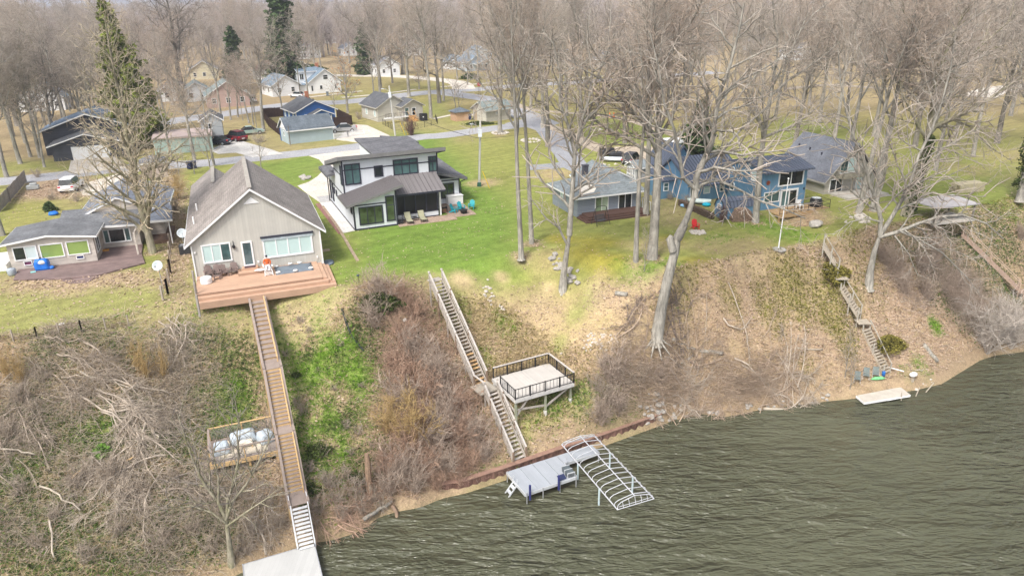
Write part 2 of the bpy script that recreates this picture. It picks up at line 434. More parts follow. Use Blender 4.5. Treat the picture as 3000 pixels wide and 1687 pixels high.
for u, v, r in [(930, 1340, .9), (1020, 1230, .7), (900, 1040, .6), (1080, 1380, 1.1), (960, 1250, .6), (1100, 1000, 1.2), (1060, 960, 1.), (990, 1050, .6), (870, 1250, .6)]: spot(u, v, r, 'ivy', .6, .7)
area([(1090, 850), (1260, 830), (1350, 1000), (1440, 1200), (1500, 1370), (1280, 1450), (1100, 1500), (1120, 1250)], {'dirt': .45, 'leaf': .45, 'ivy': .1}, .9, 1.5, 1.2)
area([(1290, 830), (1640, 840), (1900, 870), (1870, 980), (1720, 1130), (1760, 1260), (1520, 1340), (1420, 1100), (1330, 930)], {'straw': .8, 'olive': .2}, .92, 1.5, 1.5)
for u, v, r in [(1330, 900, 1.4), (1420, 1040, .9), (1640, 1010, .8), (1690, 920, 1), (1480, 950, 1.3), (1600, 1180, 1.4), (1540, 1230, 1.2), (1680, 1150, 1.2), (1530, 1330, 1), (1470, 1390, .9), (1400, 1410, .9), (1740, 870, 1)]:
    spot(u, v, r, {'olive': .4, 'green': .6}, .6, .8)
for u, v, r in [(1710, 1180, 1.2), (1800, 1230, 1.5), (1860, 1210, 1.1), (1620, 1190, .8)]: spot(u, v, r, {'ivy': .55, 'bright': .45}, .7, .7)
for u, v, r in [(1580, 900, 1.8), (1460, 1010, 1.2), (1740, 1000, 1.6), (1830, 960, 1.4), (1680, 1080, 1.6)]: spot(u, v, r, {'leaf': .7, 'dirt': .3}, .5, .8)
area([(1760, 850), (1990, 800), (2300, 750), (2380, 800), (2350, 960), (2180, 1010), (1960, 930), (1760, 900)], {'leaf': .9, 'straw': .1}, .9, 1.6, 1.4)
area([(1740, 1000), (1960, 990), (2300, 1020), (2540, 1120), (2700, 1110), (2600, 1150), (2100, 1190), (1900, 1220)], {'straw': .5, 'leaf': .35, 'dirt': .15}, .9, 1.6, 1.4)
for u, v, r in [(2120, 850, .7), (2150, 880, .6), (2230, 890, .8), (2290, 870, 1.), (2320, 800, 1.3), (2420, 880, 1.4), (2440, 930, 1.2), (2480, 1010, 1.), (2270, 940, .8), (2350, 920, .9), (2000, 800, 1.2), (2330, 850, 1.1), (2360, 1090, .8), (2500, 900, 1.3), (2270, 760, 1)]:
    spot(u, v, r, {'olive': .5, 'moss': .2, 'leaf': .3}, .6, .9)
area([(2400, 730), (2600, 690), (2560, 900), (2480, 860)], {'olive': .4, 'leaf': .6}, .6, 1.5, 1.5)
area([(2620, 700), (2900, 620), (3000, 700), (3000, 1000), (2880, 1030), (2700, 830)], {'ivy': .5, 'leaf': .3, 'dirt': .2}, .85, 1.5, 1.5)
spot(2740, 958, .55, {'bright': .9, 'green': .1}, .95, .5)
for u, v, r in [(2700, 1080, .8), (2720, 1100, .6), (2660, 1100, .6)]: spot(u, v, r, 'green', .7)
for u, v, r in [(1875, 950, .8), (1850, 995, 1.2), (1900, 1030, 1.), (1960, 1080, 1), (2020, 1060, 1.2), (2170, 1090, .7), (2200, 768, .6), (2165, 775, .6), (2240, 758, .5), (2150, 1020, .7),
                (1350, 818, .8), (1470, 812, .7), (1610, 842, .8), (820, 935, .7), (2570, 1130, .7), (2640, 1140, .6), (1100, 842, .5)]:
    spot(u, v, r, 'sand', .8, .8, 1.4)
blend((1.1-np.abs(dsh-.4))/.6*(dsh > -1), {'dirt': .7, 'sand': .3}, .7)
blend((-dsh-.1)/.5, {'dirt': .5, 'moss': .1, 'ivy': .4}, .9)
for u, v in [(1527, 752), (1558, 714), (1863, 764), (1910, 758), (1892, 630), (2213, 652), (2515, 625), (2558, 618), (1465, 391), (1262, 346), (448, 741), (1287, 302), (1590, 375), (2040, 390), (2110, 410), (2330, 420), (1945, 430)]: spot(u, v, .9, {'dirt': .6, 'leaf': .4}, .7, .6)
spot(2355, 640, 2.2, {'dirt': .8, 'leaf': .2}, .9, .4)
colv = sum(W[k][:, None]*np.array(GC[k])[None, :] for k in KINDS_)
litter = np.clip(W['leaf']+W['straw']*.8+W['dirt']*.7+W['ivy']*.6+W['bright']*.35, 0, 1)

ii = np.arange(NXg-1)[None, :]+np.arange(NYg-1)[:, None]*NXg
quads = np.stack([ii, ii+1, ii+NXg+1, ii+NXg], -1).reshape(-1, 4)
me = npmesh('ground', np.concatenate([GP, GZ[:, None]], 1), quads, None, True)
a = me.color_attributes.new('cover', 'FLOAT_COLOR', 'POINT')
a.data.foreach_set('color', np.concatenate([colv, litter[:, None]], 1).astype(np.float32).ravel())
t = NT('ground_cover'); at = t.new('ShaderNodeAttribute', attribute_name='cover')
hi = t.ramp(t.noise(7, 4, .75), [(.32, .66), (.68, 1.4)])
mid = t.ramp(t.noise(1.1, 5, .7), [(.3, .74), (.7, 1.25)])
mrot = t.new('ShaderNodeMapping'); mrot.inputs['Rotation'].default_value = (0, 0, R_(-38)); t.l(t.co(), mrot.inputs['Vector'])
mow = t.ramp(t.noise(.9, 2, .5, mrot.outputs[0], (.12, 1.3, 1)), [(.36, .86), (.64, 1.13)])
base = t.mix(t.mix(at.outputs['Color'], mid, .9, 'MULTIPLY'), mow, .7, 'MULTIPLY')
leafc = t.ramp(t.noise(11, 3, .8), [(.3, (.17, .115, .07)), (.45, (.38, .26, .17)), (.6, (.54, .40, .26)), (.75, (.66, .53, .38))])
lm = t.math('MULTIPLY', at.outputs['Alpha'], t.ramp(t.noise(4.5, 5, .75), [(.42, 0), (.62, 1)]))
base = t.mix(base, leafc, t.math('MULTIPLY', lm, .9))
base = t.mix(base, hi, t.math('ADD', .45, t.math('MULTIPLY', at.outputs['Alpha'], .4)), 'MULTIPLY')
t.col(base); t.bump(t.noise(6, 5, .7), .7, .12)
me.materials.append(t.fin(.95, .1))
struct(link('ground', me))

# lake: a dark olive sheet with wind ripples
t = NT('lake_water'); 
wv = t.noise(.8, 3, .55, stretch=(.5, 1.35, 1), dist=.4); wv2 = t.noise(.14, 2, .5, stretch=(.6, 1.3, 1))
wv3 = t.noise(2.6, 2, .5, stretch=(.5, 1.3, 1), dist=.4); gust = t.ramp(t.noise(.045, 3, .6, stretch=(.6, 1.4, 1)), [(.35, .45), (.65, 1.15)])
hgt = t.math('ADD', t.math('MULTIPLY', t.math('ADD', wv, t.math('MULTIPLY', wv3, .3)), gust), t.math('MULTIPLY', wv2, .7))
t.col(t.ramp(t.noise(.06, 3), [(.3, (.070, .073, .044)), (.7, (.102, .104, .066))]))
t.bump(hgt, 1.0, 1.25); t.b.inputs['IOR'].default_value = 1.333
wm = t.fin(.2, .5)
wm_me = npmesh('lake', [(-3000, -900, 0), (3000, -900, 0), (3000, 900, 0), (-3000, 900, 0)], [(0, 1, 2, 3)], wm)
struct(link('lake', wm_me))
# ------------------------------------------------------------------ trees
def bark(name, c, moss=0.0):
    t = NT(name)
    st = t.noise(1.0, 5, .75, stretch=(5, 5, 1.0))
    col = t.ramp(st, [(.3, tuple(x*.45 for x in c)), (.5, c), (.72, tuple(min(1, x*1.5) for x in c))])
    col = t.mix(col, t.ramp(t.noise(.45, 3), [(.35, .72), (.65, 1.2)]), 1, 'MULTIPLY')
    if moss: col = t.mix(col, (.16, .17, .05), t.math('MULTIPLY', t.ramp(t.noise(.8, 4), [(.45, 0), (.65, 1)]), moss))
    t.col(col); t.bump(t.noise(3, 4, .7, stretch=(4, 4, .8)), .6, .08)
    return t.fin(.95, .1)
M_BARK = bark('grey_bark', (.315, .295, .255)); M_BARKD = bark('dark_bark', (.22, .2, .17)); M_BARKM = bark('mossy_bark', (.31, .28, .21), .45)
M_TWIG = mat('grey_brown_twigs', (.43, .37, .315), .95, .22, .5, .05)
M_TWIGP = mat('pinkish_twigs', (.46, .37, .30), .95, .22, .5, .05)
M_TWIGL = mat('pale_twigs', (.54, .48, .42), .95, .2, .5, .05)
M_TWIGD = mat('dark_twigs', (.27, .235, .205), .95, .25, .5, .05)
M_TWIGT = mat('tan_twigs', (.56, .47, .345), .95, .25, .5, .05)

class TB:
    """gathers tapered tubes as arrays"""
    def __init__(s): s.v = []; s.q = []; s.n = 0
    def tube(s, pts, rad, n):
        pts = np.asarray(pts, float); m = len(pts)
        d = np.gradient(pts, axis=0); d /= np.linalg.norm(d, axis=1, keepdims=True)+1e-9
        ref = np.array([.31, .95, .05]) if abs(d[0, 0]) > .7 else np.array([.95, .31, .05])
        a = ref[None]-d*(d@ref)[:, None]; a /= np.linalg.norm(a, axis=1, keepdims=True)+1e-9; b = np.cross(d, a)
        th = np.arange(n)*2*math.pi/n
        r = np.asarray(rad)[:, None, None]
        v = pts[:, None]+(a[:, None]*np.cos(th)[None, :, None]+b[:, None]*np.sin(th)[None, :, None])*r
        s.v.append(v.reshape(-1, 3))
        i = np.arange(m-1)[:, None]*n+np.arange(n)[None]; j = np.arange(m-1)[:, None]*n+(np.arange(n)[None]+1) % n
        s.q.append((np.stack([i, j, j+n, i+n], -1)).reshape(-1, 4)+s.n); s.n += m*n
    def twigs(s, p0, d, L, r0, r1=None, droop=0.0, bend=.25, rs=None):
        """many three-sided two-piece twigs at once"""
        rs = rs or nrs; N = len(p0)
        if N == 0: return
        d = d/(np.linalg.norm(d, axis=1, keepdims=True)+1e-9)
        m1 = p0+d*(L*.5)[:, None]
        d2 = d+rs.normal(0, bend, (N, 3)); d2[:, 2] += droop; d2 /= np.linalg.norm(d2, axis=1, keepdims=True)
        m2 = m1+d2*(L*.5)[:, None]
        ref = rs.normal(0, 1, (N, 3)); a = np.cross(d, ref); a /= np.linalg.norm(a, axis=1, keepdims=True)+1e-9; b = np.cross(d, a)
        r0 = np.broadcast_to(r0, (N,)); r1 = r0*.35 if r1 is None else np.broadcast_to(r1, (N,))
        rings = []
        for c, r in ((p0, r0), (m1, (r0+r1)/2), (m2, r1)):
            for k in range(3):
                th = k*2.0944; rings.append(c+(a*math.cos(th)+b*math.sin(th))*r[:, None])
        v = np.stack(rings, 1)   # N,9,3
        s.v.append(v.reshape(-1, 3))
        base = np.array([[0, 1, 4, 3], [1, 2, 5, 4], [2, 0, 3, 5], [3, 4, 7, 6], [4, 5, 8, 7], [5, 3, 6, 8]])
        s.q.append((base[None]+(np.arange(N)*9)[:, None, None]).reshape(-1, 4)+s.n); s.n += N*9
    def mesh(s, name, m):
        return npmesh(name, np.concatenate(s.v), np.concatenate(s.q), m, True)

def path(rs, p, d, L, n, wob, trop):
    pts = [np.array(p, float)]; d = np.array(d, float); d /= np.linalg.norm(d)
    for i in range(n):
        d = d+rs.normal(0, wob, 3); d[2] += trop; d /= np.linalg.norm(d); pts.append(pts[-1]+d*L/n)
    return np.array(pts)

def side(rs, d, ang, az):
    d = d/np.linalg.norm(d); ref = np.array([0, 0, 1.]) if abs(d[2]) < .9 else np.array([1., 0, 0])
    a = np.cross(d, ref); a /= np.linalg.norm(a); b = np.cross(d, a)
    return d*math.cos(ang)+(a*math.cos(az)+b*math.sin(az))*math.sin(ang)

def gen_tree(seed, H=24, r0=.38, clear=.42, nl=9, spread=.75, ang=(28, 52), wob=.10, limbL=.42, dens=1.0, twigL=1.0, twigR=.016, trunk=None, limbs=None, mt=None, mc=None,
             lean=(0, 0), fork=0, trop=.05, droop=0.0, leaf=None, conic=0.0, nm='tree', dead=.0, sub=1.0, keep=True):
    rs = np.random.RandomState(seed); T = TB(); C = TB()
    if trunk is None:
        tp = path(rs, (0, 0, -.3), (lean[0], lean[1], 1), H*(.62 if fork else .93), 9, .028, .02)
        tr = np.linspace(1, .42 if fork else .10, len(tp))*r0; tr[0] *= 1.45; tr[1] *= 1.02
    else:
        tp = np.array(trunk, float); tr = np.linspace(1, .4, len(tp))*r0; tr[0] *= 1.35
    base = np.array([tp[0], tp[0]+(tp[1]-tp[0])*.06]+list(tp[1:])); br = np.array([tr[0]*1.15, r0*1.12]+list(tr[1:]))
    T.tube(base, br, 9)
    L1 = []
    sl = np.linalg.norm(np.diff(tp, axis=0), axis=1); cum = np.concatenate([[0], np.cumsum(sl)]); tot = cum[-1]
    def at(t):
        x = t*tot; i = min(len(sl)-1, max(0, int(np.searchsorted(cum, x)-1))); f = (x-cum[i])/max(sl[i], 1e-6)
        return tp[i]+(tp[i+1]-tp[i])*f, (tp[i+1]-tp[i])/max(sl[i], 1e-6), tr[i]+(tr[i+1]-tr[i])*f
    az = rs.uniform(0, 6.28)
    if limbs is None:
        for k in range(nl):
            t = clear+(1-clear)*(k+rs.uniform(0, .8))/nl if not fork else rs.uniform(max(clear, .55), .98)
            p, d, r = at(min(t, .985)); az += 2.4+rs.uniform(-.4, .4)
            a = R_(rs.uniform(*ang))
            L = H*limbL*(1-.35*(t-clear)/(1-clear+1e-6))*rs.uniform(.75, 1.15)
            if conic: L = H*limbL*(1-conic*(t-clear)/(1-clear))*rs.uniform(.8, 1.1)
            L1.append((p, side(rs, d, a, az), L, min(r*.62, L*.022+.02)))
        for k in range(fork):
            p, d, r = at(1.0); L1.append((p-d*.05, side(rs, d, R_(rs.uniform(14, 30)), az+k*6.28/fork+rs.uniform(-.3, .3)), H*.44*rs.uniform(.85, 1.1), r*.72))
    P2 = []
    if limbs is not None:
        paths1 = [(np.array(l[0], float), l[1]) for l in limbs]
    else:
        paths1 = []
        for p, d, L, r in L1:
            n = max(4, int(L/1.3)); paths1.append((path(rs, p, d, L, n, wob, trop), r))
    for q, r in paths1:
        rad = np.linspace(1, .22, len(q))*r; T.tube(q, rad, 6)
        L = np.linalg.norm(np.diff(q, axis=0), axis=1).sum()
        nb = max(3, int(L*1.5*sub)); az = rs.uniform(0, 6.28)
        for k in range(nb):
            t = .14+.84*(k+rs.uniform(0, .9))/nb; x = t*(len(q)-1); i = min(len(q)-2, int(x)); f = x-i
            p = q[i]+(q[i+1]-q[i])*f; d = q[i+1]-q[i]; az += 2.4+rs.uniform(-.5, .5)
            l2 = L*spread*.55*(1-.55*t)*rs.uniform(.6, 1.2)+.5
            P2.append((p, side(rs, d, R_(rs.uniform(30, 62)), az), l2, max(.03, rad[i]*.55)))
    # leading ends carry on as finer branches
    tw_p = []; tw_d = []; P3 = []
    for p, d, L, r in P2:
        n = max(3, int(L/.8)); q = path(rs, p, d, L, n, wob*1.35, trop*.6-droop*.3); rad = np.linspace(1, .3, len(q))*r
        T.tube(q, rad, 4)
        nb = max(3, int(L*2.5*sub)); az = rs.uniform(0, 6.28)
        for k in range(nb):
            t = .12+.88*(k+rs.uniform(0, .9))/nb; x = min(t, .999)*(len(q)-1); i = min(len(q)-2, int(x)); f = x-i
            az += 2.4+rs.uniform(-.5, .5)
            P3.append((q[i]+(q[i+1]-q[i])*f, side(rs, q[i+1]-q[i], R_(rs.uniform(28, 60)), az), L*.42*rs.uniform(.6, 1.2)*(1-.4*t)+.3, max(twigR*1.1, r*.5)))
    if P3:
        p = np.array([x[0] for x in P3]); d = np.array([x[1] for x in P3]); L = np.array([x[2] for x in P3]); r = np.array([x[3] for x in P3])
        d = d/np.linalg.norm(d, axis=1, keepdims=True); d[:, 2] += trop-droop*.5
        C.twigs(p, d, L, r, r*.6, -droop*.4, .22, rs)
        nt = max(1, int(round(2.6*dens)))
        for k in range(nt):
            t = rs.uniform(.1, 1., len(p)); pp = p+d*(L*t)[:, None]*.9
            dd = d+rs.normal(0, .62, d.shape); dd[:, 2] += trop*1.5-droop
            C.twigs(pp, dd, twigL*rs.uniform(.4, 1.1, len(p)), twigR, twigR*.5, -droop*.5, .25, rs)
            tw_p.append(pp+dd/np.linalg.norm(dd, axis=1, keepdims=True)*.3); tw_d.append(dd)
    mT = T.mesh(nm+'_trunk', mt or M_BARK); mC = C.mesh(nm+'_crown', mc or M_TWIG)
    out = [mT, mC]
    if leaf:
        pp = np.concatenate(tw_p); k = rs.rand(len(pp)) < leaf[1]; pp = pp[k]+rs.normal(0, .18, (k.sum(), 3))
        out.append(leaf_mesh(nm+'_leaves', pp, leaf[2], leaf[0], rs))
    return out

def leaf_mesh(name, pp, size, m, rs, up=.0, asp=1.0):
    N = len(pp); a = rs.normal(0, 1, (N, 3)); a[:, 2] *= (1-up); a /= np.linalg.norm(a, axis=1, keepdims=True)+1e-9
    b = np.cross(a, rs.normal(0, 1, (N, 3))*np.array([1-up, 1-up, 1])); b /= np.linalg.norm(b, axis=1, keepdims=True)+1e-9
    sz = size*rs.uniform(.55, 1.3, N)[:, None]; a = a*sz*asp; b = b*sz*.6
    v = np.stack([pp-a, pp+b, pp+a, pp-b], 1).reshape(-1, 3)
    return npmesh(name, v, np.arange(N*4).reshape(-1, 4), m)

def put_tree(ms, name, label, cat, loc, rz=0, scale=1, group=None, lean=None):
    t = thing(name, label, cat, loc, rz, group); t.scale = scale if hasattr(scale, '__len__') else (scale,)*3
    if lean: t.rotation_euler = (lean[0], lean[1], rz)
    link('trunk', ms[0], t); link('crown', ms[1], t)
    if len(ms) > 2: link('leaves', ms[2], t)
    return t

def conifer(seed, H, R, m, nm, r0=.3, levels=46, per=15, droop=-.25, size=.32, low=.05, gap=.0):
    rs = np.random.RandomState(seed); T = TB(); T.tube(np.array([(0, 0, -.3), (0, 0, H*.5), (.05, 0, H*.98)]), [r0, r0*.55, .03], 8)
    pp = []; dd = []
    for i in range(levels):
        t = low+(1-low)*i/levels; z = H*t; rr = R*(1-t)**.8*(1 if t > low+.1 else .75)+.25
        for k in range(max(4, int(per*(1-t*.6)))):
            if rs.rand() < gap: continue
            az = rs.uniform(0, 6.28); L = rr*rs.uniform(.5, 1.18)*(1+.25*math.sin(az*2+i*.35)); d = np.array([math.cos(az), math.sin(az), droop+rs.normal(0, .12)])
            q = path(rs, (0, 0, z), d, L, 3, .08, .06); T.tube(q, np.linspace(.045, .012, 4), 3)
            n = max(3, int(L*17))
            f = rs.uniform(.25, 1.05, n); ix = np.minimum((f*3).astype(int), 2)
            pts = q[ix]+(q[ix+1]-q[ix])*(f*3-ix)[:, None]+rs.normal(0, .16+.07*L, (n, 3))*np.array([1, 1, .55])
            pp.append(pts)
    return [T.mesh(nm+'_trunk', M_BARKD), leaf_mesh(nm+'_needles', np.concatenate(pp), size, m, rs, .35, 1.2)]

def foliage(name, c, var=.45, scale=.8):
    t = NT(name); d = tuple(x*(1-var) for x in c); h = tuple(x*(1+var*1.2) for x in c)
    col = t.ramp(t.noise(scale, 4, .7), [(.3, d), (.7, h)])
    t.col(t.mix(col, t.ramp(t.noise(9, 2), [(.3, .6), (.7, 1.4)]), 1, 'MULTIPLY')); return t.fin(.8, .15)
M_CEDAR = foliage('yellow_green_needles', (.14, .175, .026)); M_SPRUCE = foliage('dark_green_needles', (.06, .095, .035)); M_IVY = foliage('ivy_leaves', (.055, .075, .02))
M_OAKLEAF = foliage('dry_oak_leaves', (.42, .2, .085)); M_JUN = foliage('olive_juniper_needles', (.17, .15, .035))
# ---- kinds shared by many trees
TALL = [gen_tree(100+i, H=27, r0=.40, clear=.42, nl=13, ang=(24, 54), limbL=.42, wob=.13, nm='tall_tree', mc=[M_TWIG, M_TWIGP, M_TWIG][i]) for i in range(3)]
VASE = [gen_tree(130+i, H=26, r0=.42, clear=.5, nl=8, fork=3, ang=(28, 60), limbL=.40, nm='forked_tree', wob=.15, mc=[M_TWIGP, M_TWIG, M_TWIG][i]) for i in range(3)]
SPRD = [gen_tree(160+i, H=22, r0=.5, clear=.28, nl=10, ang=(35, 68), limbL=.5, wob=.17, nm='spreading_oak', mt=M_BARKD, mc=[M_TWIGD, M_TWIG][i], twigR=.018) for i in range(2)]
LOW = [gen_tree(190+i, H=12, r0=.2, clear=.25, nl=9, ang=(25, 50), limbL=.42, nm='young_tree', mc=[M_TWIGP, M_TWIG][i], dens=.7, sub=.9) for i in range(2)]
ORN = [gen_tree(210+i, H=5, r0=.09, clear=.18, nl=8, ang=(25, 50), limbL=.5, nm='small_tree', mc=M_TWIGP, dens=.5, twigL=.5, twigR=.012) for i in range(2)]
PYR = gen_tree(230, H=22, r0=.36, clear=.10, nl=46, ang=(38, 60), limbL=.38, conic=.78, wob=.07, trop=.06, nm='pyramidal_tree', mt=M_BARKM, mc=M_TWIGT, sub=.85, dens=.75, twigR=.012)
OAKL = gen_tree(240, H=11, r0=.28, clear=.2, nl=14, ang=(35, 65), limbL=.36, nm='brown_leaved_oak', mc=M_TWIGD, leaf=(M_OAKLEAF, .55, .16), dens=.7)
WOODS_LABEL = 'bare grey tree in the woods between the far houses'

def tpos(u, v, bank=False):
    if bank: return G(u, v)
    x, y = P(u, v); return (x, y, B)
def T_(ms, u, v, label, rz, s=1., bank=False, name='bare_tree', lean=None, group='bare trees around the houses'):
    return put_tree(ms, name, label, 'tree', tpos(u, v, bank), rz, s, group, lean)
# tall ones standing on the lawns, each where the photograph has it
T_(TALL[0], 1527, 752, 'tall straight bare tree on lawn edge, left of a close pair beside green lawn', .4, (.62, .62, 1.0))
T_(TALL[1], 1558, 714, 'tall slim bare tree on lawn, right and back of a close pair', 2.1, (.6, .6, 1.02))
T_(TALL[2], 1863, 764, 'slim straight bare tree in front of the brown cottage steps', 3.3, (.58, .58, 1.0))
T_(VASE[0], 1910, 758, 'thickest pale bare trunk on the lawn beside a slim one', 1.2, (1.12, 1.12, 1.0), lean=(0, .05))
T_(VASE[1], 1892, 630, 'tall bare tree standing at the right corner of grey cottage', 4.0, (.8, .8, .98))
T_(VASE[2], 2213, 652, 'pale bare trunk between log pile and blue house deck', .8, (.85, .85, .95))
T_(TALL[1], 2515, 625, 'tall bare tree before the tan house with balcony, left of two', 5.1, (.8, .8, .95))
T_(TALL[0], 2558, 618, 'stout bare tree before the tan house with balcony, right of two', 1.9, (1.0, 1.0, .95))
T_(VASE[1], 1465, 391, 'tall bare tree ringed with pale stones beside the lane', 2.2, (.95, .95, 1.0))
T_(TALL[2], 1262, 346, 'tall pale bare tree at the right end of tan house', .7, (.9, .9, .95))
T_(SPRD[1], 1287, 302, 'left of two bare trees on the road corner behind tan house', 1.7, .95)
T_(VASE[2], 1300, 296, 'right of two bare trees on the road corner behind tan house', 3.1, (.7, .7, .9))
T_(VASE[0], 1199, 285, 'large bare tree behind tan house roof', 5.2, .95)
T_(SPRD[0], 1115, 262, 'dark forked bare tree across road behind utility pole', .2, 1.0)
T_(SPRD[0], 535, 272, 'great dark crooked oak with spreading limbs behind red brick house', 2.7, (1.55, 1.55, 1.3))
T_(VASE[1], 773, 385, 'bare oak with few brown leaves beside dark fence', 2.9, (.75, .75, .72))
for i, (u, v, s) in enumerate([(697, 344, .6), (712, 354, .55), (730, 361, .6), (752, 374, .55), (742, 366, .5)]):
    T_(LOW[0] if i % 2 else TALL[1], u, v, 'slim dark trunk in the row left of dark fence', i*1.3, (s*.8, s*.8, s*(1.6 if i % 2 else .72)), group='row of slim trees by the dark fence')
T_(PYR, 448, 741, 'large pyramidal bare tree beside left house deck', .6, (.95, .95, 1.06), lean=(0, -.06), name='pyramidal_tree')
T_(TALL[2], 8, 690, 'bare tree at far left beside grey board fence', 2.6, (.7, .7, .9))
T_(TALL[0], -45, 560, 'bare tree leaning at the left edge behind the board fence', 4.6, (.9, .9, .9))
for i, (u, v) in enumerate([(60, 480), (118, 462), (165, 430), (40, 400), (205, 395), (100, 350), (10, 330), (250, 330), (330, 290), (180, 300), (400, 300), (60, 280), (440, 260), (310, 230), (130, 250), (230, 255), (-60, 500), (20, 520), (-20, 450), (75, 420), (-90, 420), (-40, 380), (50, 370), (140, 390), (95, 310), (-70, 330), (185, 345), (245, 385)]):
    put_tree([TALL, VASE, SPRD, LOW][i % 4][i % 2], 'bare_tree', 'pinkish grey bare tree in the thicket around the black house', 'tree', tpos(u, v), i*1.7, [.8, .72, .8, 1.35][i % 4], 'thicket around the black house')
MID = [(570, 470, 1), (628, 486, 6), (676, 352, 7), (648, 352, 2), (480, 330, 5), (395, 395, 1), (365, 420, 6), (300, 440, 2), (255, 425, 3), (345, 360, 0), (285, 345, 5), (215, 320, 4), (945, 232, 3), (1150, 245, 4), (1095, 280, 6), (905, 318, 2), (830, 335, 6), (430, 290, 4), (560, 225, 0), (1340, 232, 2), (1430, 228, 0), (1370, 250, 6), (1500, 215, 1), (160, 440, 7), (130, 490, 6), (90, 460, 5), (500, 460, 6), (440, 390, 3)]
MS = [TALL[0], VASE[0], TALL[2], VASE[1], SPRD[1], VASE[2], LOW[0], LOW[1]]
for i, (u, v, k) in enumerate(MID): put_tree(MS[k], 'bare_tree', 'bare tree among the left and middle houses and lanes', 'tree', tpos(u, v), i*2.1, ((.62, .62, .66) if k < 6 else (1, 1, 1)), 'trees among the left houses')
# park trees on the right
park = [(2040, 390, 0), (1700, 400, 1), (2010, 330, 2), (2110, 410, 0), (2190, 380, 1), (1860, 345, 2), (1945, 300, 0), (1780, 300, 1), (1645, 300, 2), (1555, 320, 0), (1590, 375, 1), (1660, 340, 0), (1830, 420, 2), (2270, 350, 0), (2330, 420, 2), (2400, 360, 1),
        (2440, 430, 0), (2480, 330, 2), (2560, 400, 1), (2620, 340, 0), (2680, 430, 2), (2740, 360, 1), (2800, 400, 0), (2860, 330, 1), (2920, 420, 2), (2960, 340, 0), (2520, 280, 1), (2300, 270, 2), (2150, 260, 0), (2230, 300, 1), (1720, 250, 2), (1880, 260, 0), (2060, 240, 1),
        (2650, 270, 0), (2780, 270, 2), (2900, 250, 1), (2420, 240, 0), (1605, 430, 2), (2470, 540, 0), (2740, 500, 1), (1490, 250, 0), (1400, 235, 1), (1580, 240, 2), (3040, 380, 1), (3080, 460, 0), (2370, 310, 1), (2690, 300, 2), (2850, 460, 0)]
for i, (u, v, k) in enumerate(park):
    ms = [TALL, VASE, SPRD][k][i % (2 if k == 2 else 3)]; s = rng.uniform(.82, 1.04)
    put_tree(ms, 'bare_tree', 'tall bare grey tree in the grassy park behind the blue house', 'tree', tpos(u, v), rng.uniform(0, 6.28), (s*.85, s*.85, s), 'trees of the grassy park')
# neighbourhood trees, kept clear of roofs and roads
HOUSE_PX = [(1450, 345, 60), (1200, 330, 70), (930, 395, 70), (900, 330, 60), (935, 250, 60), (600, 260, 90), (1370, 215, 60), (240, 440, 60), (570, 430, 90), (640, 420, 60), (800, 280, 60), (1000, 300, 50), (1300, 250, 60), (1350, 330, 40), (1130, 380, 40), (860, 290, 90), (740, 290, 60)]
ROADS_PX = [[(-120, 545), (140, 518), (388, 491), (720, 466), (912, 446), (1060, 428), (1221, 403), (1419, 380), (1590, 352)], [(400, 372), (560, 347), (800, 313), (1000, 300), (1217, 275), (1516, 252), (1900, 227), (2100, 212)], [(1590, 365), (1690, 490)], [(1360, 262), (1180, 225), (900, 222)]]
ROADS_W = [[P(*p) for p in r] for r in ROADS_PX]
k = 0
while k < 180:
    if k % 5 < 4: u = rng.uniform(-120, 1560); v = 84+rng.random()**1.25*250
    else: u = rng.uniform(1400, 3080); v = 70+rng.random()**1.2*160
    if any(abs(u-a) < r and -14 < v-b < r*1.0 for a, b, r in HOUSE_PX): continue
    if u > 560 and v > 300: continue
    if u > 1300 and v > 232: continue
    pw = P(u, v)
    if min(seg_dist(np.array([pw]), r)[0] for r in ROADS_W) < 5.5: continue
    ms = rng.choice([TALL[0], TALL[1], TALL[2], VASE[0], VASE[1], SPRD[0], SPRD[1], LOW[0], LOW[1], VASE[2]]); fs = 1.0 if v < 210 else .8
    put_tree(ms, 'bare_tree', WOODS_LABEL, 'tree', tpos(u, v), rng.uniform(0, 6.28), rng.uniform(.72, 1.05)*fs, 'woods between the far houses'); k += 1
# the far woods: one mass
rs = np.random.RandomState(5); far = TB()
fp = []
for i in range(6200):
    y = 310+1500*rs.rand()**1.3; x = rs.uniform(-.85, .85)*y
    fp.append((x, y))
fp = np.array(fp); fz = B+np.clip(fp[:, 1]-420, 0, 1600)*.009
for (x, y), z in zip(fp, fz):
    h = rs.uniform(11, 19); n = 26; near = y < 620
    n = 85 if near else 34
    far.twigs(np.array([[x, y, z-.5]]), np.array([[rs.normal(0, .05), rs.normal(0, .05), 1]]), np.array([h*.8]), np.array([.2]), None, 0, .05, rs)
    p0 = np.stack([np.full(n, x), np.full(n, y), z+h*rs.uniform(.28, .75, n)], 1); d = rs.normal(0, .6, (n, 3)); d[:, 2] = abs(d[:, 2])+.35
    far.twigs(p0, d, h*rs.uniform(.22, .42, n), np.full(n, .045 if near else .11), np.full(n, .03), .1, .3, rs)
stuff(link('far_woods', far.mesh('far_woods', mat('far_twigs', (.41, .355, .335), .95, .2, .01, .05))))
o = bpy.data.objects['far_woods']; o['label'] = 'hazy mass of bare woods reaching to the horizon'

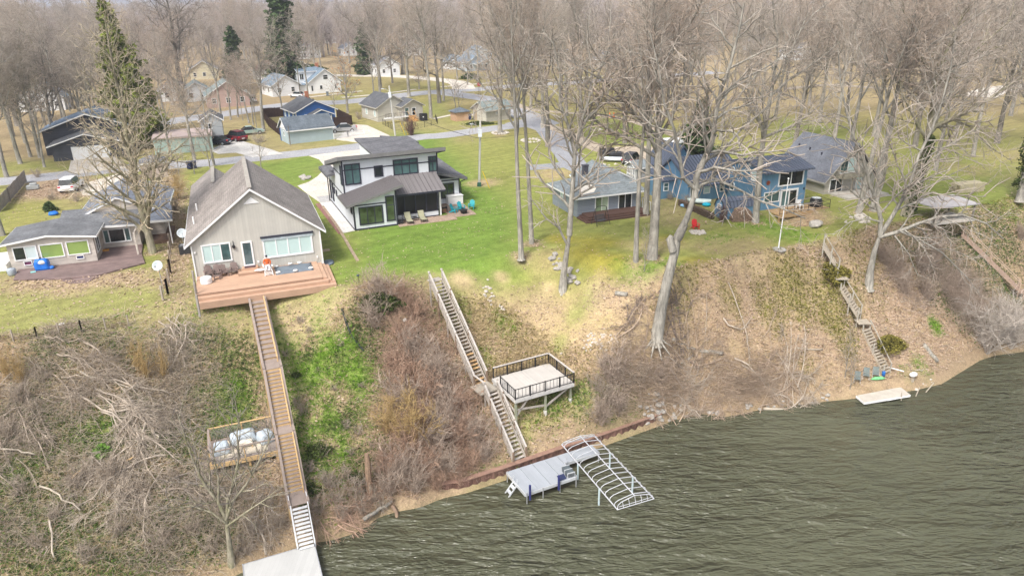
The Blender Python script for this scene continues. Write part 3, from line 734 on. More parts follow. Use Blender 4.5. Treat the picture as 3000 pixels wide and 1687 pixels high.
# ---- trees with a shape of their own (limbs laid out as the photograph shows)
def at3(u, v, y):
    d = ray(u, v); t = y/d[1]; return np.array([d[0]*t, y, HC+d[2]*t])
def own(px, r, y0, dy=None, rel=None):
    """polyline from picture points at depths y"""
    ys = [y0]*len(px) if dy is None else [y0+q for q in dy]
    q = np.array([at3(u, v, y) for (u, v), y in zip(px, ys)]); return (q, r)
def own_tree(seed, base, trunk, limbs, label, name, r0, **kw):
    g = np.array(base); tr = [p-g for p in [g-np.array([0, 0, .4])]+trunk]; lm = [(q-g, r) for q, r in limbs]
    ms = gen_tree(seed, trunk=tr, limbs=lm, r0=r0, nm=name, **kw); return put_tree(ms, name, label, 'tree', tuple(g))
# leaning, broken-topped tree on the bluff face
g = G(1921, 997); y = g[1]
tr = [at3(1938, 900, y), at3(1960, 800, y+.1), at3(1978, 735, y+.2), at3(1985, 690, y+.3), at3(2012, 640, y+.5), at3(2032, 580, y+.8)]
lim = [own([(2032, 580), (2050, 545), (2085, 520), (2150, 548), (2230, 590), (2290, 610), (2360, 640)], .2, y+.8, [0, .3, .6, 1, .5, .2, -.3]),
       own([(2035, 580), (2040, 520), (2062, 470), (2085, 420), (2095, 350), (2110, 270), (2140, 190), (2165, 90), (2180, 10)], .30, y+.8, [0, .1, 0, -.3, -.5, -.6, -.9, -1, -1.1]),
       own([(2045, 560), (2000, 520), (1990, 450), (1975, 380), (1945, 300), (1930, 200), (1905, 100)], .19, y+.8, [0, -.3, -.5, -.9, -1.2, -1.4, -1.5]),
       own([(2085, 520), (2130, 480), (2200, 470), (2260, 430), (2330, 400)], .14, y+1.4, [0, .6, 1.2, 1.9, 2.5]),
       own([(2062, 470), (2120, 440), (2170, 380), (2230, 330), (2290, 270)], .14, y+.8, [0, .5, 1, 1.5, 2]),
       own([(2090, 380), (2060, 320), (2030, 250), (2020, 170)], .12, y+.4, [0, -.5, -.8, -1]),
       own([(2105, 300), (2160, 240), (2240, 200), (2320, 150)], .12, y+.3, [0, .3, .6, .9])]
t = own_tree(301, g, tr, lim, 'leaning pale tree rooted on the bluff face with a broken stub', 'leaning_tree', .5, dens=.55, twigL=.8, mc=M_TWIG, sub=.75, wob=.16)
sb = TB(); gg = np.array(g)
sb.tube(np.array([at3(1990, 700, y), at3(2006, 672, y-.4), at3(2014, 660, y-.6)])-gg, [.24, .15, .05], 7)
sb.tube(np.array([at3(1972, 735, y), at3(1962, 700, y), at3(1968, 690, y)])-gg, [.36, .30, .16], 8)
for k in range(9):
    a = k*.7; sb.tube(np.array([(0, 0, .5), (math.cos(a)*.75, math.sin(a)*.75-.2, -.15+.25*math.sin(a)), (math.cos(a)*1.3, math.sin(a)*1.3-.4, -.45+.6*math.sin(a))]), [.16, .1, .03], 5)
link('broken_stub', sb.mesh('broken_stub', M_BARK), t)
# forked tree on the crest above the rocks
g = G(1648, 848); y = g[1]
tr = [at3(1652, 800, y), at3(1660, 740, y), at3(1668, 690, y+.2)]
lim = [own([(1668, 690), (1672, 620), (1678, 540), (1684, 450), (1700, 370), (1725, 290), (1760, 200), (1800, 100)], .28, y+.2, [0, .1, .2, .3, .4, .5, .8, 1.2]),
       own([(1664, 720), (1648, 690), (1638, 668), (1600, 640), (1570, 600), (1545, 570)], .13, y, [0, -.3, -.4, -.6, -.9, -1.2]),
       own([(1684, 560), (1720, 535), (1760, 515), (1800, 500), (1830, 490)], .13, y+.3, [0, -.2, -.3, -.4, -.5]),
       own([(1684, 450), (1665, 370), (1640, 300), (1640, 210), (1620, 120)], .17, y+.4, [0, -.3, -.7, -1, -1.3]),
       own([(1700, 370), (1760, 310), (1830, 270), (1880, 200), (1950, 150)], .16, y+.6, [0, .3, .6, 1.2, 2]),
       own([(1725, 290), (1735, 210), (1720, 120), (1730, 30)], .14, y+.7, [0, .3, .5, .9])]
own_tree(302, g, tr, lim, 'forked bare tree on the bluff crest beside a heap of rocks', 'forked_tree', .37, dens=.6, twigL=.8, sub=.8, wob=.14)
# many-limbed pale tree on the right bluff
g = G(2545, 838); y = g[1]
tr = [at3(2550, 790, y), at3(2562, 735, y), at3(2578, 690, y+.1)]
lim = [own([(2578, 690), (2580, 640), (2568, 590), (2545, 530), (2530, 470), (2500, 400), (2480, 330), (2462, 240), (2455, 140)], .22, y, [0, .1, 0, -.3, -.5, -.8, -1, -1.1, -1.2]),
       own([(2578, 690), (2610, 640), (2640, 590), (2665, 540), (2690, 460), (2730, 380), (2760, 300), (2785, 200), (2800, 100)], .22, y, [0, .1, .2, .3, .4, .6, .8, 1, 1.1]),
       own([(2575, 695), (2630, 680), (2690, 655), (2750, 635), (2820, 630), (2890, 655), (2940, 700)], .2, y, [0, -.3, -.6, -.8, -1, -1.2, -1.4]),
       own([(2630, 675), (2690, 700), (2760, 740), (2830, 810), (2870, 860)], .12, y-.4, [0, -.4, -.8, -1.2, -1.4]),
       own([(2580, 650), (2540, 640), (2490, 650), (2440, 690)], .09, y, [0, -.3, -.6, -.9]),
       own([(2620, 690), (2660, 740), (2690, 810)], .09, y-.3, [0, -.5, -.8]),
       own([(2640, 590), (2700, 560), (2770, 520), (2850, 480)], .11, y+.2, [0, .3, .6, .9]),
       own([(2568, 590), (2590, 530), (2600, 460), (2590, 380)], .1, y, [0, .4, .6, .9])]
own_tree(303, g, tr, lim, 'pale many-limbed bare tree leaning over the right bluff', 'bare_tree', .40, dens=.7, twigL=.9, mc=M_TWIG, sub=.8, wob=.17, droop=.12, twigR=.015)
# ivy-clad leaner
g = (*P(2655, 632), B); y = g[1]
tr = [at3(2672, 570, y), at3(2692, 500, y), at3(2712, 430, y), at3(2716, 400, y)]
lim = [own([(2716, 400), (2740, 370), (2790, 350), (2850, 320), (2930, 270), (3000, 220)], .3, y, [0, .3, .6, 1, 1.5, 2]),
       own([(2714, 405), (2690, 370), (2670, 330), (2640, 270), (2630, 180)], .2, y, [0, -.3, -.5, -.7, -1]),
       own([(2718, 400), (2730, 330), (2740, 260), (2760, 180), (2800, 90), (2830, 20)], .3, y, [0, .2, .4, .6, .9, 1.1]),
       own([(2740, 260), (2800, 200), (2880, 130), (2960, 60)], .18, y+.4, [0, .4, .8, 1.2]),
       own([(2790, 350), (2840, 370), (2900, 430), (2960, 470)], .14, y+.6, [0, .2, .3, .5]),
       own([(2745, 240), (2700, 170), (2680, 90), (2640, 20)], .16, y+.4, [0, -.4, -.6, -.8])]
t = own_tree(304, g, tr, lim, 'big leaning bare tree with dark ivy climbing its trunk', 'ivy_clad_tree', .6, dens=.75, mt=M_BARKM, wob=.15)
rs = np.random.RandomState(3); pp = []
for a, b in zip(tr[:-1], tr[1:]):
    for k in range(420):
        f = rs.rand(); c = np.array(a)*(1-f)+np.array(b)*f; th = rs.uniform(-1.2, 2.4); pp.append(c-np.array(g)+np.array([math.cos(th)*.6, -math.sin(th)*.55, 0])+rs.normal(0, .12, 3))
for k in range(420):
    f = rs.rand(); c = np.array(g)*(1-f)+np.array(tr[0])*f; th = rs.uniform(-1.2, 2.4); pp.append(c-np.array(g)+np.array([math.cos(th)*.7, -math.sin(th)*.6, 0])+rs.normal(0, .14, 3))
link('ivy', leaf_mesh('ivy', np.array(pp), .14, M_IVY, rs), t)
# ivy column at the far right
t = put_tree(VASE[2], 'ivy_clad_tree', 'bare tree wrapped in dark ivy at the right edge of the lawn', 'tree', tpos(2987, 583), 1.1, (.9, .9, .9))
pp = []
for k in range(1600):
    h = 1.5+rs.rand()*9.5; th = rs.uniform(0, 6.28); r = .75+.3*math.sin(h*1.3)+rs.normal(0, .2); pp.append((math.cos(th)*r, math.sin(th)*r, h))
link('ivy', leaf_mesh('ivy', np.array(pp), .2, M_IVY, rs), t)
# conifers
CED = conifer(1, 22, 3.7, M_CEDAR, 'cedar', .4, 64, 18, .05, .34, .03); SPR = conifer(2, 27, 4.2, M_SPRUCE, 'spruce', .4, 60, 17, -.28, .40, .08); SML = conifer(3, 13, 2.4, M_SPRUCE, 'small_spruce', .2, 36, 13, -.15, .34, .05)
put_tree(CED, 'cedar_tree', 'tall yellow green cedar behind the pyramidal bare tree', 'tree', tpos(425, 430), .3, (1.08, 1.08, 1.04), None, (0, -.09))
put_tree(SPR, 'spruce_tree', 'tallest dark green spruce above the white houses', 'tree', tpos(845, 268), .3, (1.25, 1.25, 1.12))
put_tree(SML, 'spruce_tree', 'dark spruce on bright grass left of the road corner', 'tree', tpos(1072, 219), .3, (1.25, 1.25, 1.2))
put_tree(CED, 'cedar_tree', 'yellow green cedar rising out of the left thicket', 'tree', tpos(118, 300), 2.3, (.75, .75, .85))
put_tree(SML, 'spruce_tree', 'slender green conifer above the row of slim trunks', 'tree', tpos(700, 262), 1.3, (1.3, 1.3, 1.25))
put_tree(SML, 'spruce_tree', 'small dark spruce far off above the white roofs', 'tree', tpos(893, 110), 2., (1.4, 1.4, 1.3))
put_tree(SML, 'cedar_tree', 'olive cedar hidden among bare trunks behind blue house', 'tree', tpos(2045, 452), 2., (1.0, 1.0, .6))
put_tree(OAKL, 'oak_tree', 'oak still hung with orange brown leaves beside road', 'tree', tpos(1019, 332), .5, (1., 1., 1.12))
put_tree(OAKL, 'oak_tree', 'low orange brown leaved oak behind tan house chimney', 'tree', tpos(1228, 262), 2.5, (.75, .75, .62))
put_tree(OAKL, 'oak_tree', 'russet leaved oak in front of the red brick house', 'tree', tpos(500, 300), 3.5, (.6, .6, .6))
for i, (u, v, s, l) in enumerate([(765, 492, .9, 'small bare tree on lawn behind grey shingle roof'), (525, 516, 1.0, 'small round bare tree beside blue bins'), (615, 492, 1.15, 'multi-stemmed bare tree left of gable ridge'), (1335, 318, 1.25, 'crooked dark fruit tree behind wooden shed'),
        (1178, 386, .75, 'small bare tree inside the wire fence'), (980, 318, 1.1, 'thin bare sapling beside road kerb'), (570, 510, .8, 'thin bare shrub beside the driveway edge'), (1345, 325, 1., 'leafless thin tree right of fruit tree')]):
    put_tree(ORN[i % 2], 'small_tree', l, 'tree', tpos(u, v), i*1.1, s)
# ------------------------------------------------------------------ buildings
WHITE = mat('white_trim', (.80, .80, .80), .5, .06, 1.5); DTRIM = mat('dark_navy_trim', (.035, .037, .055), .5, .1); BLACKM = mat('black_metal', (.02, .02, .022), .45, .15)
G_DARK = glass('dark_glass', (.018, .024, .024)); G_TEAL = glass('teal_glass', (.07, .13, .13), .08, .5, .45); G_BLIND = glass('glass_over_pale_blind', (.50, .64, .62), .1, .3, .06)
G_GREEN = glass('glass_painted_lawn_reflection', (.06, .085, .04), .06, .8, .6); G_LIME = glass('glass_over_green_blind', (.24, .34, .10), .12, .4, .12); G_CURT = glass('glass_over_pale_green_curtain', (.36, .44, .32), .1, .5, .15)  # green panes: the lawn's reflection is painted into their base colour
CONC = mat('pale_concrete', (.62, .60, .57), .9, .12, .5, .2, 0, .1, 6); CONCG = mat('grey_concrete', (.42, .41, .40), .9, .15, .7, .2, 0, .1, 6)
METALG = mat('galvanised_metal', (.55, .56, .58), .4, .12, 2, .5, .6)

def fpt(face, p, a, z, o=0.):
    """point of a wall: face F/B look along y at plane y=p, L/R along x at plane x=p; o = outward"""
    if face == 'F': return (a, p-o, z)
    if face == 'B': return (a, p+o, z)
    if face == 'L': return (p-o, a, z)
    return (p+o, a, z)
def fbox(mb, face, p, a0, a1, z0, z1, o0, o1):
    A = fpt(face, p, a0, z0, o0); C = fpt(face, p, a1, z1, o1); return mb.box(A[0], C[0], A[1], C[1], A[2], C[2])
def win(par, face, p, a0, a1, z0, z1, cols=1, rows=1, fm=None, pm=None, tw=.09, name='window', cells=None, rowz=None, depth=.07):
    """trim, bars and pane as a window part; the pane is its child"""
    if a0 > a1: a0, a1 = a1, a0
    if z0 > z1: z0, z1 = z1, z0
    m = MB(); d = depth
    fbox(m, face, p, a0, a1, z1-tw, z1, -.02, d); fbox(m, face, p, a0, a1, z0, z0+tw, -.02, d+.01)
    fbox(m, face, p, a0, a0+tw, z0+tw, z1-tw, -.02, d); fbox(m, face, p, a1-tw, a1, z0+tw, z1-tw, -.02, d)
    b = tw*.7
    for i in range(1, cols):
        x = a0+tw+(a1-a0-2*tw)*i/cols; fbox(m, face, p, x-b/2, x+b/2, z0+tw, z1-tw, -.02, d-.012)
    for z in (rowz if rowz else [z0+tw+(z1-z0-2*tw)*i/rows for i in range(1, rows)]): fbox(m, face, p, a0+tw, a1-tw, z-b/2, z+b/2, -.02, d-.02)
    w = m.build(name, fm or WHITE, par)
    if cells:
        for i, c in enumerate(cells):
            x0 = a0+tw+(a1-a0-2*tw)*i/len(cells); x1 = a0+tw+(a1-a0-2*tw)*(i+1)/len(cells)
            fbox(MB(), face, p, x0, x1, z0+tw, z1-tw, -.03, .022).build('pane', c, w)
    else: fbox(MB(), face, p, a0+tw, a1-tw, z0+tw, z1-tw, -.03, .022).build('pane', pm or G_DARK, w)
    return w
def winpx(par, fr, face, p, q0, q1, **k):
    f = fr.F if face in 'FB' else fr.S
    a = f(*q0, p); b = f(*q1, p); return win(par, face, p, a[0], b[0], a[1], b[1], **k)

def gable_y(m, x0, x1, y0, y1, z0, ze, xr, zr):
    """walls with the gable facing front: closed prism along y"""
    return m.extr([(x0, y0, z0), (x1, y0, z0), (x1, y0, ze), (xr, y0, zr), (x0, y0, ze)], (0, y1-y0, 0))
def gable_x(m, x0, x1, y0, y1, z0, ze, yr, zr):
    return m.extr([(x0, y0, z0), (x0, y1, z0), (x0, y1, ze), (x0, yr, zr), (x0, y0, ze)], (x1-x0, 0, 0))
def roof_y(par, x0, x1, y0, y1, ze, xr, zr, m, th=.16, fascia=None, ze1=None, name='roof', seams=0):
    ze1 = ze if ze1 is None else ze1
    mb = MB(); mb.extr([(x0, y0, ze), (xr, y0, zr), (x1, y0, ze1), (x1, y0, ze1+th), (xr, y0, zr+th), (x0, y0, ze+th)], (0, y1-y0, 0))
    if seams:
        for sx, sz in ((x0, ze), (x1, ze1)):
            n = int((y1-y0)/seams)
            for i in range(n+1):
                y = y0+.03+(y1-y0-.06)*i/n; mb.beam((sx, y, sz+th+.02), (xr, y, zr+th+.02), .04, .06)
    r = mb.build(name, m, par)
    if fascia:
        f = MB()
        for y, s in ((y0, -.03), (y1, .03)):
            f.extr([(x0-.02, y, ze-.06), (xr, y, zr-.06), (x1+.02, y, ze1-.06), (x1+.02, y, ze1+th*.75), (xr, y, zr+th*.75), (x0-.02, y, ze+th*.75)], (0, s, 0))
        f.box(x0-.05, x0, y0, y1, ze-.06, ze+th*.8); f.box(x1, x1+.05, y0, y1, ze1-.06, ze1+th*.8)
        f.build('fascia', fascia, r)
    return r
def roof_x(par, x0, x1, y0, y1, ze, yr, zr, m, th=.16, fascia=None, name='roof', seams=0, ze1=None):
    ze1 = ze if ze1 is None else ze1
    mb = MB(); mb.extr([(x0, y0, ze), (x0, yr, zr), (x0, y1, ze1), (x0, y1, ze1+th), (x0, yr, zr+th), (x0, y0, ze+th)], (x1-x0, 0, 0))
    if seams:
        n = max(2, int((x1-x0)/seams))
        for i in range(n+1):
            x = x0+.03+(x1-x0-.06)*i/n
            mb.beam((x, y0, ze+th+.02), (x, yr, zr+th+.02), .04, .06); mb.beam((x, y1, ze1+th+.02), (x, yr, zr+th+.02), .04, .06)
    r = mb.build(name, m, par)
    if fascia:
        f = MB()
        for x, s in ((x0, -.03), (x1, .03)):
            f.extr([(x, y0-.02, ze-.06), (x, yr, zr-.06), (x, y1+.02, ze1-.06), (x, y1+.02, ze1+th*.75), (x, yr, zr+th*.75), (x, y0-.02, ze+th*.75)], (s, 0, 0))
        f.box(x0, x1, y0-.05, y0, ze-.06, ze+th*.8); f.box(x0, x1, y1, y1+.05, ze1-.06, ze1+th*.8)
        f.build('fascia', fascia, r)
    return r
def hip(par, x0, x1, y0, y1, ze, xa, xb, yr, zr, m, th=.14, fascia=None):
    mb = MB(); E0 = [(x0, y0, ze), (x1, y0, ze), (x1, y1, ze), (x0, y1, ze)]; Rg = [(xa, yr, zr), (xb, yr, zr)]
    up = lambda p: (p[0], p[1], p[2]+th)
    v = E0+[up(p) for p in E0]+[up(p) for p in Rg]
    mb.add(v, [(3, 2, 1, 0), (0, 1, 5, 4), (1, 2, 6, 5), (2, 3, 7, 6), (3, 0, 4, 7), (4, 5, 9, 8), (5, 6, 9), (6, 7, 8, 9), (7, 4, 8)])
    r = mb.build('roof', m, par)
    if fascia:
        f = MB(); o = .03; z0, z1 = ze-.05, ze+th*.8
        f.box(x0-o, x1+o, y0-o, y0, z0, z1); f.box(x0-o, x1+o, y1, y1+o, z0, z1); f.box(x0-o, x0, y0, y1, z0, z1); f.box(x1, x1+o, y0, y1, z0, z1); f.build('fascia', fascia, r)
    return r
def house(fr, name, label, cat='house'):
    return thing(name, label, cat, (fr.o[0], fr.o[1], fr.z), fr.a)

# ---- gabled house with the brown deck
k = 2.576; D4 = lambda x, y: (x/k, 450+y/k)
S_BEIGE = lined('weathered_vertical_boards', (.50, .485, .44), 'x', .24, .78, .1, .8, .06, .3); R_BROWN = shingle('brown_grey_shingles', (.285, .255, .235))
DECK = lined('orange_brown_decking', (.50, .325, .225), 'y', .145, .6, .08, .75, .1, .3); DECKG = lined('taupe_decking', (.29, .235, .2), 'x', .14, .6, .1, .8, .12, .3)
f1 = Fr(573, 811, B+.6, 20.5); H1 = house(f1, 'gabled_house', 'large tan gabled house with white trim and brown deck')
m = MB(); gable_y(m, 0, 10.56, 0, 13.2, -.15, 2.78, 5.28, 6.92); gable_y(m, 0, 4.2, 13.2, 22.2, -.6, 2.75, 2.07, 4.45); m.build('wall', S_BEIGE, H1)
MB().box(-.02, 10.58, -.02, 13.2, -.75, -.15).build('foundation', CONC, H1)
roof_y(H1, -.42, 10.98, -.32, 13.6, 2.62, 5.28, 6.95, R_BROWN, .18, WHITE)
roof_y(H1, -.42, 4.6, 13.58, 22.6, 2.62, 2.07, 4.51, R_BROWN, .18, None)
m = MB(); m.beam((5.28, -.3, 7.17), (5.28, 13.6, 7.17), .36, .05); m.beam((2.07, 14.6, 4.72), (2.07, 22.5, 4.72), .36, .05); m.build('ridge_cap', mat('pale_ridge_shingle', (.36, .33, .29), .9), H1)
winpx(H1, f1, 'F', 0, D4(1512, 693), D4(1757, 805), cols=3, cells=[G_BLIND, G_BLIND, G_TEAL], tw=.11)
winpx(H1, f1, 'F', 0, D4(1975, 645), D4(2368, 745), cols=4, cells=[G_BLIND]*4, tw=.12)
a = f1.F(*D4(1818, 668)); b = f1.F(*D4(1925, 848)); win(H1, 'F', 0, 3.93, 4.83, .38, 2.56, fm=WHITE, pm=glass('blue_grey_door_glass', (.10, .15, .16), .06), tw=.13, name='door')
m = MB(); m.box(5.55, 9.95, -.16, .0, 2.66, 2.8); r = m.build('awning_cassette', DTRIM, H1)
MB().slab([(5.62, -.1, 2.62), (9.88, -.1, 2.62), (9.88, -.04, 2.66), (5.62, -.04, 2.66)], .2).build('awning_cloth', mat('pale_awning_cloth', (.45, .52, .55), .8), r)
m = MB(); m.extr([(4.65, -.05, 5.76), (5.88, -.05, 5.76), (5.28, -.05, 6.28)], (0, .06, 0)); m.build('gable_vent', WHITE, H1)
m = MB(); m.box(3.33, 3.36, -.06, 0, 1.95, 2.75); m.lathe([(.05, 2.1), (.13, 2.2), (.13, 2.35), (.04, 2.42)], 8, (3.345, -.14, 0)); m.build('wall_lantern', BLACKM, H1)
m = MB(); m.box(.03, .13, -.09, 0, -.9, 2.7); m.build('downspout', WHITE, H1); m = MB(); m.box(10.45, 10.55, -.09, 0, -.6, 2.7); m.build('downspout', WHITE, H1)
m = MB(); m.box(5.05, 5.22, -.08, 0, .55, .7); m.build('outlet_cover', WHITE, H1); m = MB(); m.box(10.0, 10.12, -.08, 0, .3, .45); m.build('outlet_cover', WHITE, H1); m = MB(); m.box(.22, .34, -.12, 0, 2.05, 2.17); m.build('flood_lamp', WHITE, H1)
for x, y in ((.35, 4.3), (.55, 8.4)):
    z = 2.78+.18+(x+.42)/5.7*4.33; m = MB(); m.cyl(x, y, z-.15, z+.5, .07, 10); m.build('roof_vent', WHITE, H1)
# deck
Dk = house(f1, 'wooden_deck', 'orange brown deck with two front steps and stepped right corner', 'deck')
MB().box(.1, 9.95, -4.35, -.03, -.2, 0).build('platform', DECK, Dk)
m = MB(); m.box(.15, 10.35, -4.85, -.03, -.42, -.2); m.build('step', DECK, Dk); m = MB(); m.box(.2, 10.9, -5.3, -.03, -.95, -.42); m.build('step', DECK, Dk)
m = MB()
for i, (x, z) in enumerate(((10.3, -.06), (10.6, -.21), (10.9, -.34))): m.box(9.95 if i == 0 else x-.3, x, -4.3-.2*i, -.3, -.42, z)
m.build('side_steps', DECK, Dk)
m = MB(); m.box(3.4, 5.55, -1.3, -.03, 0, .2); m.build('door_step', DECK, Dk); m = MB(); m.box(3.75, 5.05, -.62, -.03, .2, .38); m.build('door_step', DECK, Dk)
MB().box(3.95, 4.85, -.6, -.1, .38, .40).build('door_mat', mat('dark_red_mat', (.09, .045, .05), .95), Dk)
# the left ranch house
s_ = 4.39; L5 = lambda x, y: (x/s_, 500+y/s_)
S_STONE = lined('pale_shake_siding', (.55, .50, .45), 'z', .24, .84, .08, .85, .14, .3); R_CHAR = mat('charcoal_roll_roofing', (.16, .165, .175), .85, .3, .55, .25, 0, .15, 5); R_BLUEGR = shingle('blue_grey_shingles', (.20, .22, .26))
f2 = Fr(*L5(160, 1270), B+.2, 19); H2 = house(f2, 'ranch_house', 'low ranch house with charcoal roof and green window blinds')
m = MB(); gable_y(m, 0, 6.82, 0, 5.2, -.3, 2.25, 3.35, 2.72); m.build('wall', S_STONE, H2)
m = MB(); m.box(5.0, 10.1, 3.8, 8, -.3, 2.0); gable_y(m, 5.0, 12.1, 6.3, 16, -.3, 2.4, 8.3, 4.1); m.build('wall', S_STONE, H2)
roof_y(H2, -.4, 7.2, -.35, 5.5, 2.28, 3.3, 2.76, R_CHAR, .14, WHITE)
m = MB(); m.slab([(3.3, 3.35, 2.36), (10.35, 3.35, 2.1), (10.35, 7.2, 3.1), (3.3, 7.2, 3.2)], .14); r = m.build('roof', R_CHAR, H2)
m = MB(); m.beam((7.0, 3.32, 2.16), (10.36, 3.32, 2.02), .05, .2); m.build('fascia', WHITE, r)
roof_y(H2, 4.4, 12.6, 6.1, 16.4, 2.3, 8.3, 4.15, R_BLUEGR, .16, WHITE)
m = MB(); m.slab([(10.6, 2.6, 2.5), (13.3, 3.2, 2.3), (12.9, 8.2, 2.5), (10.6, 7.8, 3.1)], .16); r = m.build('porch_roof', R_BLUEGR, H2); m = MB(); m.beam((10.6, 2.57, 2.4), (13.3, 3.17, 2.2), .05, .2); m.build('fascia', WHITE, r)
m = MB(); m.beam((12.9, 3.5, -.3), (12.9, 3.5, 2.2), .12, .12); m.build('porch_post', WHITE, H2)
MB().box(10.7, 12.8, 3.8, 9, -.3, .1).build('porch_floor', mat('dark_porch_boards', (.16, .10, .07), .9), H2)
winpx(H2, f2, 'F', 0, L5(145, 990), L5(505, 1130), cols=2, cells=[G_DARK, glass('glass_over_white_blind', (.6, .68, .68), .1, .4, .05)], tw=.09)
winpx(H2, f2, 'F', 0, L5(490, 955), L5(845, 1100), pm=G_LIME); winpx(H2, f2, 'F', 0, L5(835, 915), L5(1170, 1060), pm=G_LIME)
winpx(H2, f2, 'F', 0, L5(300, 1165), L5(425, 1210), pm=glass('small_red_blue_pane', (.12, .03, .08)), tw=.06); winpx(H2, f2, 'F', 0, L5(975, 1092), L5(1090, 1128), pm=glass('small_navy_pane', (.02, .03, .11)), tw=.06)
win(H2, 'R', 6.82, .5, 2.2, .5, 2.1, cols=2, pm=G_DARK)
win(H2, 'F', 3.8, 6.95, 9.35, .4, 1.78, cols=1, cells=[G_TEAL, G_DARK, G_DARK, G_DARK, G_TEAL], tw=.1); m = MB(); m.box(7.42, 7.52, 3.7, 3.79, .45, 1.75); m.box(8.78, 8.88, 3.7, 3.79, .45, 1.75); m.build('window_post', WHITE, H2)
m = MB(); m.beam((10.15, .5, -.1), (10.15, .5, 2.1), .16, .16); m.beam((10.15, .5, 2.0), (10.15, 3.8, 2.0), .12, .16); m.build('porch_post', S_STONE, H2)
m = MB(); m.cyl(10.3, 5.2, 2.3, 3.4, .06, 8); m.cyl(10.3, 5.2, 3.4, 3.5, .1, 8); m.build('vent_pipe', WHITE, H2); m = MB(); m.cyl(8.7, 6.7, 3.2, 3.42, .08, 8); m.build('vent_pipe', WHITE, H2)
Dk2 = house(f2, 'wooden_deck', 'worn purplish brown deck before the low ranch house', 'deck'); DECKW = lined('worn_purple_brown_decking', (.215, .155, .145), 'y', .15, .55, .1, .9, .22, .3)
m = MB(); m.extr([(.4, -.02, -.18), (6.85, -.02, -.18), (6.85, 3.78, -.18), (10.2, 3.78, -.18), (10.4, .7, -.18), (11.0, -2.3, -.18), (7.6, -4.2, -.18), (4.6, -4.1, -.18), (.7, -2.8, -.18)], (0, 0, .12)); m.build('platform', DECKW, Dk2)
m = MB(); m.extr([(4.5, -4.16, -.24), (7.7, -4.3, -.24), (6.8, -5.7, -.24), (5.4, -5.4, -.24)], (0, 0, .08)); m.build('step', DECKW, Dk2)

# ---- modern white house
s_ = 4.83; M5 = lambda x, y: (940+x/4.83, 400+y/4.83)
S_WHITE = lined('white_board_and_batten', (.70, .73, .77), 'x', .3, .88, .08, .6, .03, .3); R_METAL = lined('brown_grey_standing_seam', (.195, .18, .182), 'x', .54, .4, .12, .45, .04, .2); R_METALY = lined('brown_grey_standing_seam_side', (.195, .18, .182), 'y', .243, .45, .2, .45, .04, .2); R_SLATE = shingle('dark_grey_shingles', (.15, .15, .16)); FASC = mat('grey_fascia', (.20, .195, .195), .7, .1)
f3 = Fr(1041, 676, B, 23); H3 = house(f3, 'modern_house', 'modern white two storey house with dark trim and metal roofs')
YU = 4.2
m = MB()
m.extr([(0, 0, 0), (4.5, 0, 0), (4.5, 0, 3.95), (0, 0, 2.72)], (0, YU, 0))                                     # front room under the tilted roof
m.extr([(.01, YU, 0), (.01, 9.3, 0), (.01, 9.3, 5.3), (.01, YU, 6.62)], (10.45, 0, 0))                             # tall block
m.box(.02, 7.5, 9.3, 13.4, 0, 3.95); m.box(10.46, 13.5, 5.9, 13, 0, 2.9)
m.extr([(6.5, 13.4, 0), (6.5, 26, 0), (6.5, 26, 4.2), (6.5, 13.4, 3.0)], (6.6, 0, 0)); m.box(10.5, 14, 26, 29, 0, 3.6)
m.build('wall', S_WHITE, H3)
m = MB(); m.slab([(-.55, YU-.75, 7.0), (11.25, YU-.75, 7.0), (11.25, 9.8, 5.45), (-.85, 9.8, 5.45)], .42); r = m.build('upper_roof', FASC, H3)
m = MB(); m.slab([(-.5, YU-.70, 6.57), (11.2, YU-.70, 6.57), (11.2, 9.7, 5.03), (-.8, 9.7, 5.03)], .06); m.build('soffit_edge', DTRIM, r)
def seam_roof(q, n, name, parent, m_=R_METAL, th=.22):
    """tilted metal roof: corners a-b along one edge, d-c along the other; ribs run a-d"""
    a, b, c, d = [Vector(p) for p in q]; mb = MB(); mb.slab([a, b, c, d], th)
    nn = (b-a).cross(d-a); nn = unit(nn) if nn.z > 0 else unit(-nn)
    for i in range(n+1):
        t = (i+.02)/(n+.04); p = a.lerp(b, t)+nn*.02; q_ = d.lerp(c, t)+nn*.02; mb.beam(p, q_, .05, .06, nn)
    return mb.build(name, m_, parent)
r = seam_roof([(-.75, -.42, 2.72), (-.75, YU, 2.72), (5.25, YU, 4.35), (5.25, -.42, 4.35)], 19, 'lower_roof', H3, R_METALY)
m = MB(); m.beam((-.77, -.46, 2.62), (5.27, -.46, 4.25), .05, .26); m.build('fascia', FASC, r)
r = seam_roof([(4.7, .75, 3.0), (10.15, .75, 3.0), (10.15, YU, 4.3), (4.7, YU, 4.3)], 11, 'porch_roof', H3)
m = MB(); m.beam((4.7, .72, 2.9), (10.15, .72, 2.9), .05, .2); m.build('gutter', DTRIM, r)
m = MB(); m.slab([(10.2, 4.9, 4.05), (14.15, 4.9, 3.05), (14.15, 13.3, 3.05), (10.2, 13.3, 4.05)], .3); m.build('side_roof', R_SLATE, H3)
m = MB(); m.slab([(7.0, 9.8, 3.2), (14.3, 9.8, 3.0), (13.6, 27.5, 4.3), (6.2, 27.5, 4.6)], .26); m.build('rear_roof', R_SLATE, H3)
m = MB(); m.slab([(-.95, 8.9, 4.05), (.3, 8.9, 4.3), (.3, 13.9, 4.3), (-.95, 13.9, 4.05)], .28); m.build('side_roof', R_SLATE, H3)
m = MB(); m.slab([(10.2, 25.5, 4.3), (14.6, 25.5, 3.7), (14.6, 29.6, 3.7), (10.2, 29.6, 4.3)], .3); m.build('garage_roof', R_SLATE, H3)
